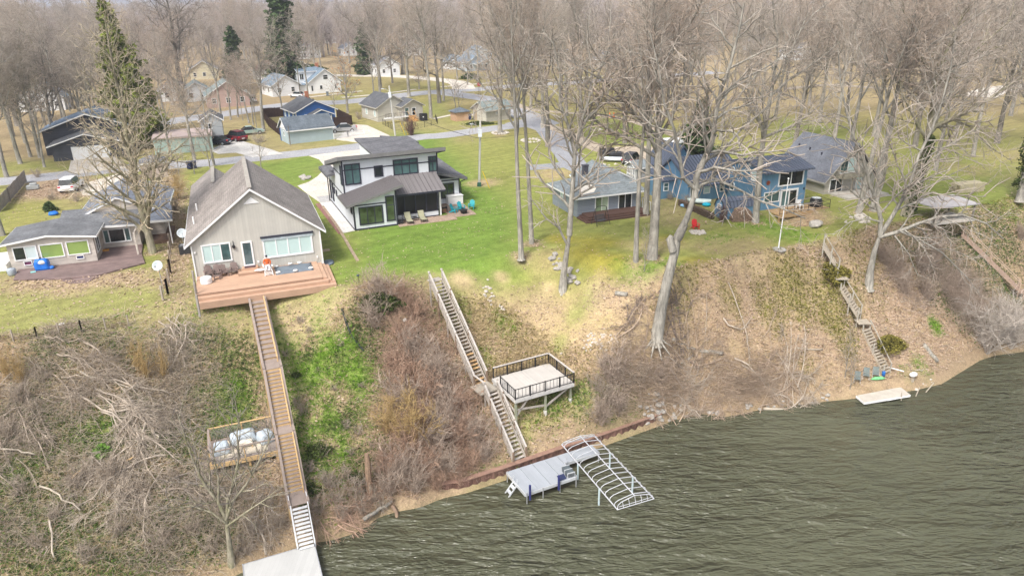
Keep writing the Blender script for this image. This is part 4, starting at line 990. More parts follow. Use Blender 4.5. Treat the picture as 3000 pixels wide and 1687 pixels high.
for (q0, q1, kw) in [((315, 398), (575, 668), dict(cols=2, rowz=None)), ((745, 418), (885, 562), dict()), ((1013, 333), (1382, 517), dict(cols=3)), ((1513, 283), (1648, 492), dict(cols=2))]:
    a = f3.F(*M5(*q0), YU); b = f3.F(*M5(*q1), YU); zr = max(a[1], b[1])-.28*abs(a[1]-b[1])
    win(H3, 'F', YU, a[0], b[0], a[1], b[1], fm=DTRIM, pm=G_TEAL if 'cols' in kw else G_DARK, tw=.13, cols=kw.get('cols', 1), rowz=[zr] if 'cols' in kw else None)
winpx(H3, f3, 'F', 0, M5(527, 1005), M5(892, 1215), cols=3, fm=DTRIM, pm=G_GREEN, tw=.12)
winpx(H3, f3, 'F', 0, M5(905, 845), M5(1062, 1185), rows=2, rowz=[2.25], fm=DTRIM, pm=G_GREEN, tw=.12)
winpx(H3, f3, 'F', 5.9, M5(1690, 670), M5(1890, 860), cols=2, fm=DTRIM, pm=G_GREEN, tw=.12)
win(H3, 'L', 0.0, 4.5, 5.3, 3.7, 5.8, fm=DTRIM, pm=G_TEAL, tw=.12)
for y0, y1, z0, z1 in ((12.3, 12.9, .5, 2.6), (10.9, 11.5, .5, 2.6), (9.9, 10.4, 1.6, 2.3), (8.6, 9.1, 1.6, 2.3), (3.2, 4, 1.6, 2.3), (.6, 1.2, 1.6, 2.3)): win(H3, 'L', .0, y0, y1, z0, z1, fm=DTRIM, pm=G_DARK, tw=.1)
m = MB()       # dark corner and belt boards
for x, y0, z0, z1 in ((0, -.03, 0, 2.7), (4.42, -.03, 0, 3.85)): m.box(x-.04, x+.12, y0, y0+.14, z0, z1)
m.box(-.03, .11, YU-.04, YU+.1, 2.9, 6.6); m.box(10.36, 10.5, YU-.04, YU+.1, 0, 6.5); m.box(13.4, 13.54, 5.87, 6.0, 0, 2.85)
m.box(0, 4.5, -.05, 0, -.02, .16); m.box(.08, 3.35, -.04, 0, 2.52, 2.64); m.box(10.5, 13.4, 5.86, 5.9, 2.62, 2.75)
m.box(.12, 10.36, YU-.035, YU, 5.33, 5.45); m.box(-.035, 0, YU+.1, 9.3, 4.65, 4.77); m.box(-.035, 0, 4.2, 13.4, 2.62, 2.74); m.box(-.05, .0, .14, 13.4, -.02, .14)
m.build('trim_boards', DTRIM, H3)
m = MB(); m.beam((13.62, 5.8, 0), (13.62, 5.8, 2.4), .09, .09); m.beam((13.62, 5.8, 2.4), (14.1, 5.1, 2.85), .09, .09); m.build('downspout', BLACKM, H3)
m = MB(); m.beam((14.05, 26.2, 0), (14.05, 26.2, 3.6), .1, .1); m.beam((-.15, 13.3, 0), (-.15, 13.3, 3.8), .1, .1); m.build('downspout', BLACKM, H3)
# screened porch
SCREEN = mat('dark_insect_screen', (.018, .018, .02), .5, .2, .7)
por = MB(); por.box(4.6, 9.45, 1.5, 1.6, .12, .62); por.build('porch_low_wall', S_WHITE, H3)
m = MB(); m.box(4.52, 9.5, 1.46, 1.62, 0, .12); m.box(4.52, 9.5, 1.45, 1.63, .6, .7); m.box(4.52, 9.5, 1.45, 1.63, 2.75, 2.95)
for x in (4.55, 5.75, 6.95, 8.15, 9.4): m.box(x-.06, x+.06, 1.44, 1.64, .7, 2.75)
m.box(9.35, 9.47, 1.64, YU, 0, .12); m.box(9.35, 9.47, 1.64, YU, 2.75, 2.95); m.build('porch_frame', DTRIM, H3)
m = MB(); m.box(4.6, 9.4, 1.54, 1.56, .7, 2.75); m.box(9.4, 9.42, 1.6, YU, .12, 2.75); m.build('porch_screen', SCREEN, H3)
m = MB(); m.beam((9.75, 1.7, 0), (9.75, 1.7, 2.8), .18, .18); m.build('porch_post', WHITE, H3)

# ---- grey hip-roofed cottage
s_ = 6.3; C5 = lambda x, y: (1600+x/6.3, 450+y/6.3)
S_GREY = lined('blue_grey_lap_siding', (.25, .285, .33), 'z', .17, .6, .14, .7, .07, .5); R_GREEN = shingle('grey_green_shingles', (.245, .275, .285)); DECKB = lined('dark_brown_decking', (.115, .065, .05), 'y', .14, .5, .1, .7, .1, .3)
f4 = Fr(*C5(575, 1190), B, 21); H4 = house(f4, 'hip_roof_cottage', 'small blue grey cottage with grey green hip roof', 'cottage')
MB().box(0, 7.7, 0, 6.4, -.1, 2.2).build('wall', S_GREY, H4)
hip(H4, -.5, 8.2, -.55, 6.9, 2.18, 3.4, 6.2, 3.2, 3.75, R_GREEN, .14, WHITE)
r = roof_y(H4, 3.6, 9.4, 3.2, 9.5, 2.25, 6.5, 3.75, R_GREEN, .15, WHITE); MB().box(4.0, 9.0, 6.4, 9.2, -.1, 2.2).build('wall', S_GREY, H4)
m = MB(); m.box(2.75, 3.3, 4.1, 4.6, 2.9, 4.5); m.box(2.7, 3.35, 4.05, 4.65, 4.5, 4.62); m.build('chimney', mat('dark_chimney_brick', (.10, .10, .12), .8, .3, 6), H4)
winpx(H4, f4, 'F', 0, C5(905, 775), C5(1142, 1052), cols=2, cells=[glass('green_curtain_glass', (.16, .22, .13)), G_CURT], tw=.08, name='door'); winpx(H4, f4, 'F', 0, C5(1335, 730), C5(1572, 1008), cols=2, pm=G_DARK, tw=.08, name='door')
win(H4, 'L', 0, 3.5, 4.2, 1.05, 2.0, cols=1, rows=2, pm=G_BLIND); m = MB(); m.box(1.5, 1.6, -.1, 0, 1.95, 2.15); m.build('porch_light', DTRIM, H4)
zs = lambda y: 2.32+(y+.55)/3.75*1.57
m = MB(); q = [(.55, -.1), (1.95, .05), (2.6, .75), (2.0, 1.5), (1.05, 1.35), (.6, .6)]; m.extr([(x, y, zs(y)+.02) for x, y in q], (0, 0, .03)); m.build('roof_patch', mat('cream_roof_sheet', (.78, .72, .63), .6, .08), H4)
Dk4 = house(f4, 'wooden_deck', 'dark brown three stepped deck of the grey cottage', 'deck')
MB().box(.5, 7.4, -1.75, -.02, .0, .5).build('platform', DECKB, Dk4)
for i in (1, 2): m = MB(); o = .3*i; m.box(.5-o, 7.4, -1.75-o, -.02, -.02, .5-.17*i); m.build('step', DECKB, Dk4)
m = MB(); m.beam((8.6, -.6, 0), (8.6, -.6, .9), .07, .07); m.beam((8.6, -.6, .9), (8.1, .3, 1.25), .07, .07); m.beam((8.1, .3, 0), (8.1, .3, 1.25), .07, .07); m.build('hand_rail', WHITE, Dk4)
# lattice shed behind it
sh = house(f4, 'garden_shed', 'grey garden shed with white trimmed double doors behind cottage', 'shed')
m = MB(); gable_x(m, 13.4, 16.1, 10.9, 13.1, 0, 1.9, 12.0, 2.6); m.build('wall', mat('grey_shed_boards', (.33, .34, .36), .8), sh); roof_x(sh, 13.15, 16.4, 10.7, 13.3, 1.85, 12.0, 2.62, R_GREEN, .1, WHITE)
m = MB()
for y in (11.05, 11.6, 12.0, 12.4, 12.95): m.box(13.33, 13.4, y-.035, y+.035, .05, 1.85)
for z in (.08, .95, 1.8): m.box(13.34, 13.4, 11.0, 13.0, z-.035, z+.035)
m.build('door', WHITE, sh); m = MB(); m.box(16.02, 16.12, 10.83, 10.9, 0, 1.85); m.box(13.4, 13.5, 10.83, 10.9, 0, 1.85); m.build('corner_trim', WHITE, sh)

# ---- blue house
Q5 = lambda x, y: (1950+x/4.293, 370+y/4.293)
S_BLUE = lined('blue_vertical_siding', (.14, .28, .42), 'x', .28, .72, .08, .55, .07, .3); R_BLUE = lined('navy_standing_seam', (.115, .135, .18), 'x', .42, .3, .26, .42, .05, .2); R_BLUEY = lined('navy_standing_seam_side', (.115, .135, .18), 'y', .4, .3, .26, .42, .05, .2)
f5 = Fr(*Q5(1190, 1060), B, 21); H5 = house(f5, 'blue_house', 'blue two storey house with navy metal roof and round windows')
m = MB(); gable_x(m, 0, 5.85, 0, 6.2, -.2, 4.25, 3.0, 5.0); m.build('wall', S_BLUE, H5)
roof_x(H5, -.3, 6.3, -.55, 6.6, 4.1, 3.0, 5.05, R_BLUE, .12, R_BLUE, 'roof', .42)
winpx(H5, f5, 'F', 0, Q5(1430, 575), Q5(1722, 725), cols=2, pm=G_DARK, tw=.15); winpx(H5, f5, 'F', 0, Q5(1240, 835), Q5(1422, 945), cols=2, pm=G_TEAL, tw=.1); winpx(H5, f5, 'F', 0, Q5(1450, 800), Q5(1642, 995), cols=2, cells=[G_TEAL, G_DARK], tw=.2, name='door')
win(H5, 'L', 0, 1.0, 2.0, 2.95, 4.0, pm=G_BLIND, rows=2, tw=.1); win(H5, 'L', 0, 4.7, 5.5, 1.1, 2.0, pm=G_TEAL, rows=2); m = MB(); m.box(-.06, 0, 2.25, 2.6, 4.4, 4.85); m.build('gable_vent', WHITE, H5)
for y in (4.05, 5.15):
    m = MB(); n = 18
    for i in range(n):
        a0, a1 = 2*math.pi*i/n, 2*math.pi*(i+1)/n; m.beam((-.03, y+.27*math.cos(a0), 3.45+.31*math.sin(a0)), (-.03, y+.27*math.cos(a1), 3.45+.31*math.sin(a1)), .08, .08, (1, 0, 0))
    w_ = m.build('round_window', WHITE, H5); m = MB(); m.extr([(-.02, y+.22*math.cos(2*math.pi*i/n), 3.45+.26*math.sin(2*math.pi*i/n)) for i in range(n)], (.03, 0, 0)); m.build('pane', G_DARK, w_)
m = MB(); m.cyl(.9, .9, 4.5, 4.95, .07, 8); m.build('roof_vent', WHITE, H5); m = MB(); m.box(5.55, 5.67, -.12, 0, 1.75, 2.0); m.build('porch_light', DTRIM, H5)
m = MB()
for i in range(10): a0 = 2*math.pi*i/10; m.beam((.62, -.07, 3.0), (.62+.26*math.cos(a0), -.07, 3.0+.26*math.sin(a0)), .07, .05, (0, 1, 0))
m.build('sunburst_ornament', mat('rust_red_metal', (.35, .09, .04), .6), H5)
m = MB(); gable_x(m, -5.2, 1.2, 6.2, 12.4, -.2, 2.3, 9.6, 4.3); m.build('wall', S_BLUE, H5); roof_x(H5, -5.5, 2.2, 5.2, 12.9, 1.95, 9.6, 4.4, R_BLUE, .12, R_BLUE, 'roof', .42)
win(H5, 'F', 6.2, -3.1, -2.2, .75, 1.9, rows=2, pm=G_BLIND); win(H5, 'F', 6.2, -4.9, -4.2, .2, 2.0, pm=G_TEAL, name='door'); win(H5, 'F', 6.2, -.9, -.3, .75, 1.7, rows=2, pm=G_TEAL)
gq = house(f5, 'blue_garage', 'blue garage with steep navy metal roof left of blue house', 'garage')
c_ = f5.Z(1955, 496, 2.3); d_ = f5.Z(1876, 475, 2.3); xr_, zr_ = f5.F(1957, 433, c_[1]); xr_ = max(xr_, c_[0]+2.2); xw = 2*xr_-c_[0]
m = MB(); gable_y(m, c_[0]+.25, xw-.25, c_[1]+.3, d_[1], -.1, 2.35, xr_, zr_-.15); m.build('wall', S_BLUE, gq); roof_y(gq, c_[0], xw, c_[1], d_[1]+.3, 2.2, xr_, zr_-.1, R_BLUEY, .12, R_BLUE, None, 'roof', .4)
win(gq, 'F', c_[1]+.3, c_[0]+1.2, c_[0]+1.9, .7, 1.8, rows=2, pm=G_TEAL)
ln = MB(); ln.box(-7.2, -5.2, 8.6, 12, -.1, 2.1); b_ = ln.build('link_room', S_BLUE, H5); win(H5, 'F', 8.6, -6.9, -6.2, .9, 1.9, rows=2, pm=G_TEAL); MB().slab([(-7.3, 8.3, 2.2), (-5.1, 8.3, 2.2), (-5.1, 12, 2.9), (-7.3, 12, 2.9)], .12).build('roof', R_BLUE, H5)
# deck over the ravine, on posts
Dk5 = house(f5, 'raised_deck', 'timber deck on posts before blue house with thin black railing', 'deck'); TIMB = lined('honey_timber', (.44, .30, .16), 'y', .14, .65, .1, .8, .12, .2)
MB().box(.6, 7.4, -2.3, -.05, -.12, .02).build('floor', TIMB, Dk5); MB().box(.55, 7.45, -2.36, -2.3, -.38, .03).build('rim_board', TIMB, Dk5); MB().box(7.4, 7.45, -2.3, -.05, -.38, .03).build('rim_board', TIMB, Dk5)
for x in (.8, 2.9, 5.0, 7.2): m = MB(); m.beam((x, -2.15, -1.6), (x, -2.15, -.12), .14, .14); m.build('post', TIMB, Dk5)
m = MB()
for x in (.65, 1.6, 2.55, 3.5, 4.45, 5.4, 6.35, 7.4): m.beam((x, -2.3, 0), (x, -2.3, .95), .04, .04)
for z in (.95, .5, .12): m.beam((.65, -2.3, z), (7.4, -2.3, z), .035, .035)
for z in (.95, .5): m.beam((7.4, -2.3, z), (7.4, -.1, z), .035, .035)
m.build('railing', BLACKM, Dk5)
# gambrel barn shed
f6 = Fr(*Q5(610, 1130), B, 17); SH = house(f6, 'barn_shed', 'small blue barn shaped shed with navy metal roof', 'shed'); y0, y1 = -1.55, .15; yc = (y0+y1)/2
gam = [(y0, 1.15), (y0+.28, 1.75), (yc, 2.1), (y1-.28, 1.75), (y1, 1.15)]
m = MB(); m.extr([(.1, y0, -.1), (.1, y1, -.1)]+[(.1, y, z) for y, z in gam[::-1]], (3.8, 0, 0)); m.build('wall', S_BLUE, SH)
m = MB()
for (a0, b0), (a1, b1) in zip(gam[:-1], gam[1:]):
    dy, dz = a1-a0, b1-b0; l = math.hypot(dy, dz); oy, oz = -dz/l*.06, dy/l*.06
    m.extr([(0, a0+oy*.3, b0+oz*.3), (0, a1+oy*.3, b1+oz*.3), (0, a1+oy*1.6, b1+oz*1.6), (0, a0+oy*1.6, b0+oz*1.6)], (4.0, 0, 0))
    for i in range(10): x = .05+3.9*i/9; m.beam((x, a0+oy*1.9, b0+oz*1.9), (x, a1+oy*1.9, b1+oz*1.9), .04, .04, (1, 0, 0))
m.build('roof', R_BLUE, SH); win(SH, 'L', .1, yc-.33, yc+.33, .95, 1.5, cols=3, rows=2, pm=G_DARK, tw=.06); m = MB(); m.beam((1.3, -1.9, 0), (1.3, -1.9, 1.25), .14, .14); m.build('corner_post', mat('yellowish_post', (.40, .33, .16), .9), SH)

# ---- steep grey house with balcony on the right
f7 = Fr(*Q5(1985, 860), B, 21); H7 = house(f7, 'steep_roof_house', 'tan house with steep slate grey roof and balcony'); S_TAN = lined('tan_lap_siding', (.44, .415, .37), 'z', .18, .7, .12, .75, .08, .4)
m = MB(); gable_y(m, 0, 7.6, 0, 8.2, -.3, 1.55, 3.8, 5.45); gable_x(m, -7.5, .1, 3.0, 8.6, -.3, 1.5, 5.8, 3.3); m.build('wall', S_TAN, H7)
R_SL2 = shingle('slate_blue_grey_shingles', (.165, .175, .20)); roof_y(H7, -.4, 8.0, -.4, 8.6, 1.35, 3.8, 5.6, R_SL2, .18, S_TAN); roof_x(H7, -7.8, .6, 2.6, 9, 1.4, 5.8, 3.35, R_SL2, .16, None)
winpx(H7, f7, 'F', 0, Q5(2070, 670), Q5(2205, 832), cols=2, pm=G_DARK, tw=.09, name='door'); winpx(H7, f7, 'F', 0, Q5(2210, 410), Q5(2375, 578), cols=2, cells=[G_TEAL, G_BLIND], tw=.1, name='door'); win(H7, 'F', 0, 4.6, 5.5, .1, 2.0, pm=G_BLIND, name='door')
b7 = MB(); b7.box(1.3, 5.6, -1.3, 0, 1.95, 2.1); b7 = b7.build('balcony', mat('grey_brown_boards', (.27, .25, .19), .9), H7); m = MB()
for i in range(24): x = 1.32+4.26*i/23; m.beam((x, -1.27, 2.1), (x, -1.27, 2.85), .035, .035)
for i in range(7): y = -1.27+1.27*i/6; m.beam((1.32, y, 2.1), (1.32, y, 2.85), .035, .035); m.beam((5.58, y, 2.1), (5.58, y, 2.85), .035, .035)
m.beam((1.3, -1.27, 2.87), (5.6, -1.27, 2.87), .07, .05); m.beam((1.32, -1.27, 2.87), (1.32, 0, 2.87), .07, .05); m.beam((5.58, -1.27, 2.87), (5.58, 0, 2.87), .07, .05); m.build('balustrade', mat('grey_brown_boards', (0, 0, 0)), b7)
for x in (2.9, 5.5): m = MB(); m.beam((x, -1.2, 0), (x, -1.2, 1.95), .12, .12); m.build('balcony_post', mat('grey_brown_boards', (0, 0, 0)), H7)
for x, y in ((2.0, 3.2), (2.2, 5.4), (2.3, 7.4)):
    z = 1.53+(x+.4)/4.2*4.25; m = MB(); m.cyl(x, y, z-.1, z+.25, .1, 8); m.build('roof_vent', DTRIM, H7)
m = MB(); m.box(1.2, 1.32, -.12, 0, 1.35, 1.6); m.build('wall_lamp', BLACKM, H7); m = MB(); m.cyl(-3.2, 4.0, 2.3, 3.0, .08, 8); m.build('vent_pipe', WHITE, H7)
Dk7 = house(f7, 'wooden_deck', 'pale worn low deck in front of the tan steep roofed house', 'deck'); PALED = lined('pale_worn_boards', (.46, .43, .38), 'y', .15, .65, .1, .9, .15, .3)
MB().box(.6, 6.6, -3.2, -.05, .0, .2).build('platform', PALED, Dk7); MB().box(2.2, 6.6, -3.65, -3.2, -.02, .08).build('step', PALED, Dk7)

# ---- mid-distance buildings
A7 = lambda x, y: (600+x/5.367, 200+y/5.367); A6 = lambda x, y: (1080+x/5.367, 230+y/5.367)
f8 = Fr(*A7(1330, 1200), B, 32); H8 = house(f8, 'block_garage', 'pale blue garage with dark shingle roof beside the lane', 'garage'); S_MINT = mat('pale_blue_block', (.40, .485, .52), .8, .07, .8); R_DBL = shingle('dark_blue_grey_shingles', (.135, .16, .185))
m = MB(); gable_x(m, 0, 7.6, 0, 4.7, -.1, 2.2, 2.35, 3.9); m.build('wall', S_MINT, H8); roof_x(H8, -.35, 7.95, -.35, 5.05, 2.1, 2.35, 4.0, R_DBL, .15, WHITE)
m = MB(); m.extr([(-.02, .15, 2.2), (-.02, 4.55, 2.2), (-.02, 2.35, 3.75)], (-.04, 0, 0)); m.build('gable_boards', WHITE, H8); win(H8, 'L', 0, 1.9, 2.7, 1.1, 1.9, pm=G_TEAL); MB().box(-.05, .2, 4.3, 4.72, 0, 2.1).build('corner_board', mat('royal_blue_board', (.03, .10, .33), .6), H8)
f9 = Fr(*A7(2070, 850), B, 32); H9 = house(f9, 'blue_gabled_house', 'royal blue gabled house with white trim and brick chimney'); S_ROY = lined('royal_blue_siding', (.035, .125, .36), 'z', .2, .7, .12, .6, .08, .4); R_DK = shingle('charcoal_shingles', (.12, .125, .135))
m = MB(); gable_y(m, -7.7, 0, 0, 8.3, -.1, 2.55, -3.85, 4.35); m.build('wall', S_ROY, H9); roof_y(H9, -8.1, .4, -.35, 8.7, 2.4, -3.85, 4.4, R_DK, .15, WHITE)
pr = MB(); gable_y(pr, -5.4, -1.2, -1.6, -.0, 1.75, 2.0, -3.3, 2.75); pr.build('porch_gable', S_ROY, H9); roof_y(H9, -5.7, -.9, -1.9, 0, 1.85, -3.3, 2.85, R_DK, .12, WHITE, name='porch_roof')
for x in (-5.2, -1.4): m = MB(); m.beam((x, -1.5, 0), (x, -1.5, 1.8), .16, .16); m.build('porch_post', WHITE, H9)
win(H9, 'F', 0, -6.1, -4.9, .9, 2.0, cols=2, pm=G_BLIND); win(H9, 'F', 0, -2.6, -1.7, .1, 2.0, pm=G_TEAL, name='door')
for y in (1.2, 4.0, 6.5): win(H9, 'L', -7.7, y, y+.8, 1.0, 2.1, pm=G_BLIND)
m = MB(); m.box(-7.75, -7.6, -.05, .1, 0, 2.5); m.box(-.12, .03, -.05, .1, 0, 2.5); m.build('corner_boards', WHITE, H9); m = MB(); m.box(-3.0, -2.4, 8.0, 8.6, 3.3, 5.3); m.build('chimney', mat('orange_brick', (.42, .17, .10), .85, .2, 8), H9)
for i in range(3): m = MB(); m.box(-3.5+.0*i, -3.2, 2.4+i*2, 2.7+i*2, 4.15, 4.45); m.build('roof_vent', BLACKM, H9)
f10 = Fr(*A7(1650, 410), B, 30); H10 = house(f10, 'white_house', 'white two storey house with blue grey roof and dormer'); S_WH = lined('white_lap_siding', (.78, .79, .80), 'z', .2, .85, .1, .6, .03, .3); R_BL = shingle('steel_blue_shingles', (.19, .25, .31))
m = MB(); gable_y(m, 0, 8.3, 0, 9, -.1, 2.8, 4.3, 5.7); gable_x(m, -1.6, 3.5, 3, 7.5, -.1, 5.2, 5.2, 5.9); m.box(-3.6, 0, 1.2, 5, -.1, 2.2); m.build('wall', S_WH, H10)
roof_y(H10, -.4, 8.7, -.4, 9.3, 2.6, 4.3, 5.85, R_BL, .15, WHITE); roof_x(H10, -1.9, 4, 2.7, 7.8, 5.2, 5.2, 6.0, R_BL, .14, WHITE); MB().slab([(-3.9, .8, 2.3), (.1, .8, 2.3), (.1, 5.2, 2.9), (-3.9, 5.2, 2.9)], .15).build('porch_roof', R_BL, H10)
win(H10, 'F', 0, 3.8, 5.1, 3.3, 4.5, rows=2, pm=G_DARK); win(H10, 'F', 0, 2.7, 3.5, .9, 2.0, pm=G_DARK); win(H10, 'F', 0, 6.6, 7.2, .9, 2.0, pm=G_DARK); win(H10, 'F', 0, .5, 1.1, .6, 2.1, pm=G_DARK); win(H10, 'F', 3, -1.3, -.2, 3.3, 4.8, cols=2, pm=G_DARK)
m = MB(); m.box(4.0, 4.7, 6, 6.7, 5, 7.0); m.build('chimney', mat('orange_brick', (0, 0, 0)), H10)
f11 = Fr(*A6(860, 640), B, 33); H11 = house(f11, 'bungalow', 'small tan bungalow with dark roof and wooden back steps', 'house'); S_TN2 = lined('pale_tan_siding', (.50, .475, .42), 'z', .2, .78, .1, .75, .06, .3)
m = MB(); gable_y(m, -4.3, 0, 0, 3.2, -.1, 2.7, -2.15, 3.9); gable_y(m, -8.6, -2.0, 2.2, 10, -.1, 2.7, -5.3, 4.7); m.build('wall', S_TN2, H11)
roof_y(H11, -4.7, .4, -.4, 4, 2.6, -2.15, 3.95, R_DK, .14, S_TN2); roof_y(H11, -9.0, -1.6, 1.8, 10.4, 2.55, -5.3, 4.75, R_DK, .15, S_TN2)
win(H11, 'F', 0, -3.9, -3.0, .3, 2.5, rows=3, pm=G_TEAL, name='door'); win(H11, 'F', 0, -2.4, -1.5, .9, 2.4, rows=2, pm=G_DARK); win(H11, 'L', -8.6, 3, 3.9, .9, 2.1, pm=G_BLIND); win(H11, 'L', -8.6, 7, 7.9, .9, 2.1, pm=G_BLIND)
bs = MB()
for i in range(5): bs.box(-3.4, -2.0, -.3-.3*(i+1), -.3-.3*i, 0, 1.0-.2*i)
bs.build('back_steps', mat('honey_plain_timber', (.55, .33, .13), .8), H11); m = MB(); m.beam((-3.4, -1.8, .2), (-3.4, -.2, 1.9), .07, .07); m.beam((-2.0, -1.8, .2), (-2.0, -.2, 1.9), .07, .07); m.beam((-3.4, -1.8, 0), (-3.4, -1.8, .9), .07, .07); m.beam((-2.0, -1.8, 0), (-2, -1.8, .9), .07, .07); m.build('stair_rail', mat('honey_plain_timber', (0, 0, 0)), H11)
m = MB(); m.box(-8.4, -3.5, -.9, -.05, .85, 1.0); m.build('landing', WHITE, H11); m = MB()
for i in range(16): x = -8.35+i*.31; m.beam((x, -.86, 1), (x, -.86, 1.8), .04, .04)
m.beam((-8.4, -.86, 1.8), (-3.5, -.86, 1.8), .05, .05); m.build('landing_rail', BLACKM, H11)
f12 = Fr(*A6(1850, 690), B, 35); H12 = house(f12, 'tan_garage', 'pale tan garage with green grey roof beside road bend', 'garage'); R_GG = shingle('green_grey_shingles', (.23, .27, .26))
m = MB(); gable_x(m, 0, 5.7, 0, 4.6, -.1, 2.1, 2.3, 3.45); m.build('wall', S_TN2, H12); roof_x(H12, -.45, 6.15, -.4, 5.0, 2.0, 2.3, 3.5, R_GG, .14, S_TN2); win(H12, 'L', 0, 3.2, 4.0, .0, 1.9, fm=mat('tan_door', (.42, .33, .22), .8), pm=mat('tan_door', (0, 0, 0)), name='door'); win(H12, 'F', 0, 2.2, 2.8, 1.2, 1.7, pm=mat('grey_vent', (.45, .46, .45)))
f13 = Fr(*A6(1375, 680), B, 30); H13 = house(f13, 'wooden_shed', 'orange plywood shed with low dark hip roof', 'shed'); MB().box(0, 2.95, 0, 2.4, -.05, 1.7).build('wall', lined('orange_plywood', (.56, .36, .24), 'x', .9, .8, .04, .85, .08), H13); hip(H13, -.3, 3.25, -.35, 2.75, 1.66, 1.2, 1.75, 1.2, 2.35, R_DBL, .08); m = MB(); m.box(2.97, 3.2, .2, .5, 0, 1.2); m.build('downspout', DTRIM, H13)
# black house with the white garage door, mint building and plum house at left
f14 = Fr(214, 470, B, 20); H14 = house(f14, 'dark_house', 'dark slate house with blue roof and white garage door'); S_DK = lined('dark_slate_siding', (.055, .06, .075), 'z', .2, .7, .12, .7, .1); R_SKY = shingle('sky_blue_shingles', (.20, .27, .37))
m = MB(); gable_y(m, -2.5, 7.5, 0, 6, -.1, 2.3, 2.2, 3.7); gable_y(m, -4.5, 8.5, 6, 15, -.1, 3.7, 2.0, 5.9); m.build('wall', S_DK, H14); roof_y(H14, -3.0, 8, -.5, 6.3, 2.2, 2.2, 3.8, R_DK, .15, WHITE); roof_y(H14, -5, 9, 5.4, 15.5, 3.6, 2.0, 6.0, R_SKY, .18, WHITE)
win(H14, 'F', 0, .1, 5.2, .0, 2.0, rows=4, pm=mat('white_garage_panel', (.78, .78, .77), .6, .05), tw=.06, name='garage_door'); win(H14, 'F', 6, 5.6, 7, 4.0, 5.0, pm=G_TEAL)
f15 = Fr(456, 455, B, 22); H15 = house(f15, 'flat_roof_building', 'long low mint green block building beside the lane', 'building'); MB().box(0, 8.5, 0, 8, -.1, 2.3).build('wall', mat('mint_block', (.36, .46, .43), .85, .12, .6), H15); MB().box(-.15, 8.65, -.15, 8.15, 2.3, 2.55).build('roof', mat('pinkish_flat_roof', (.42, .34, .32), .9, .15, .4), H15)
f16 = Fr(598, 425, B, 20); H16 = house(f16, 'grey_house', 'narrow grey two storey house behind parked cars'); m = MB(); gable_y(m, 0, 3.3, 0, 5, -.1, 3.9, 1.65, 5.0); m.build('wall', mat('grey_stucco', (.36, .38, .39), .8, .1), H16); roof_y(H16, -.3, 3.6, -.3, 5.3, 3.8, 1.65, 5.05, R_DK, .14, WHITE); win(H16, 'F', 0, .6, 1.7, 2.5, 3.5, cols=2, pm=G_DARK)
f17 = Fr(417, 524, B, 22); H17 = house(f17, 'garden_shed', 'pinkish tan shed with grey hip roof beside the lane', 'shed'); MB().box(0, 3.2, 0, 3.2, -.05, 2.0).build('wall', mat('pinkish_tan_panel', (.47, .39, .35), .85, .08), H17); hip(H17, -.2, 3.4, -.2, 3.4, 1.95, 1.5, 1.7, 1.6, 2.75, R_SL2, .08, WHITE); win(H17, 'F', 0, .3, 1.5, .0, 1.3, fm=mat('brown_frame', (.14, .08, .05)), pm=mat('shed_painted_dark_inside', (.30, .24, .21)), name='door')  # shed doorway is an opaque panel; the shaded inside is painted as its colour
# picnic shelter roof on the right bluff
f18 = Fr(2735, 655, B, 15); H18 = house(f18, 'pavilion', 'bluff edge shelter with pale weathered hip roof', 'shelter'); hip(H18, 0, 5.4, 0, 3.6, 1.5, 1.7, 3.6, 1.8, 2.2, mat('pale_weathered_roof', (.36, .345, .35), .9, .15, 1), .1)
for x, y in ((.3, .3), (5.1, .3), (.3, 3.3), (5.1, 3.3)): m = MB(); m.beam((x, y, -.5), (x, y, 1.5), .14, .14); m.build('post', M_BARKD, H18)
MB().box(.1, 5.3, .1, 3.5, -.25, -.1).build('floor', PALED, H18)

# ---- far houses seen through the trees
def far_house(u, v, w, d, h, wc, rc, deg, label, two=False, chim=None, porch=False, cat='house'):
    fr = Fr(u, v, B, deg); t = house(fr, 'far_house', label, cat); zr = h+w*.32
    wm_ = lined('far_siding_%d_%d_%d' % tuple(int(c*100) for c in wc), wc, 'z', .22, .85, .1, .7, .05); rm_ = shingle('far_shingles_%d_%d_%d' % tuple(int(c*100) for c in rc), rc)
    m = MB(); gable_y(m, 0, w, 0, d, -.1, h, w/2, zr); m.build('wall', wm_, t); roof_y(t, -.4, w+.4, -.4, d+.4, h-.12, w/2, zr+.05, rm_, .16, WHITE)
    n = 3 if w > 7 else 2
    for i in range(n): x = w*(i+.5)/n; win(t, 'F', 0, x-.5, x+.5, .9, 2.1, pm=G_DARK, rows=2)
    if two:
        for i in range(2): x = w*(i+.5)/2; win(t, 'F', 0, x-.45, x+.45, 3.3, 4.4, pm=G_DARK, rows=2)
    for y in (d*.3, d*.7): win(t, 'L', 0, y-.5, y+.5, .9, 2.1, pm=G_DARK); win(t, 'R', w, y-.5, y+.5, .9, 2.1, pm=G_DARK)
    if chim: m = MB(); m.box(*chim, d*.5, d*.5+.8, h, zr+1.2); m.build('chimney', mat('orange_brick', (0, 0, 0)), t)
    if porch: m = MB(); gable_y(m, w*.3, w*.95, -2.5, 0, h-.5, h-.3, w*.62, h+.7); m.build('porch_gable', wm_, t); roof_y(t, w*.25, w, -2.8, 0, h-.4, w*.62, h+.75, rm_, .13, WHITE, name='porch_roof'); [MB().box(x-.12, x+.12, -2.4, -2.2, 0, h-.4).build('porch_post', WHITE, t) for x in (w*.33, w*.92)]
    return t
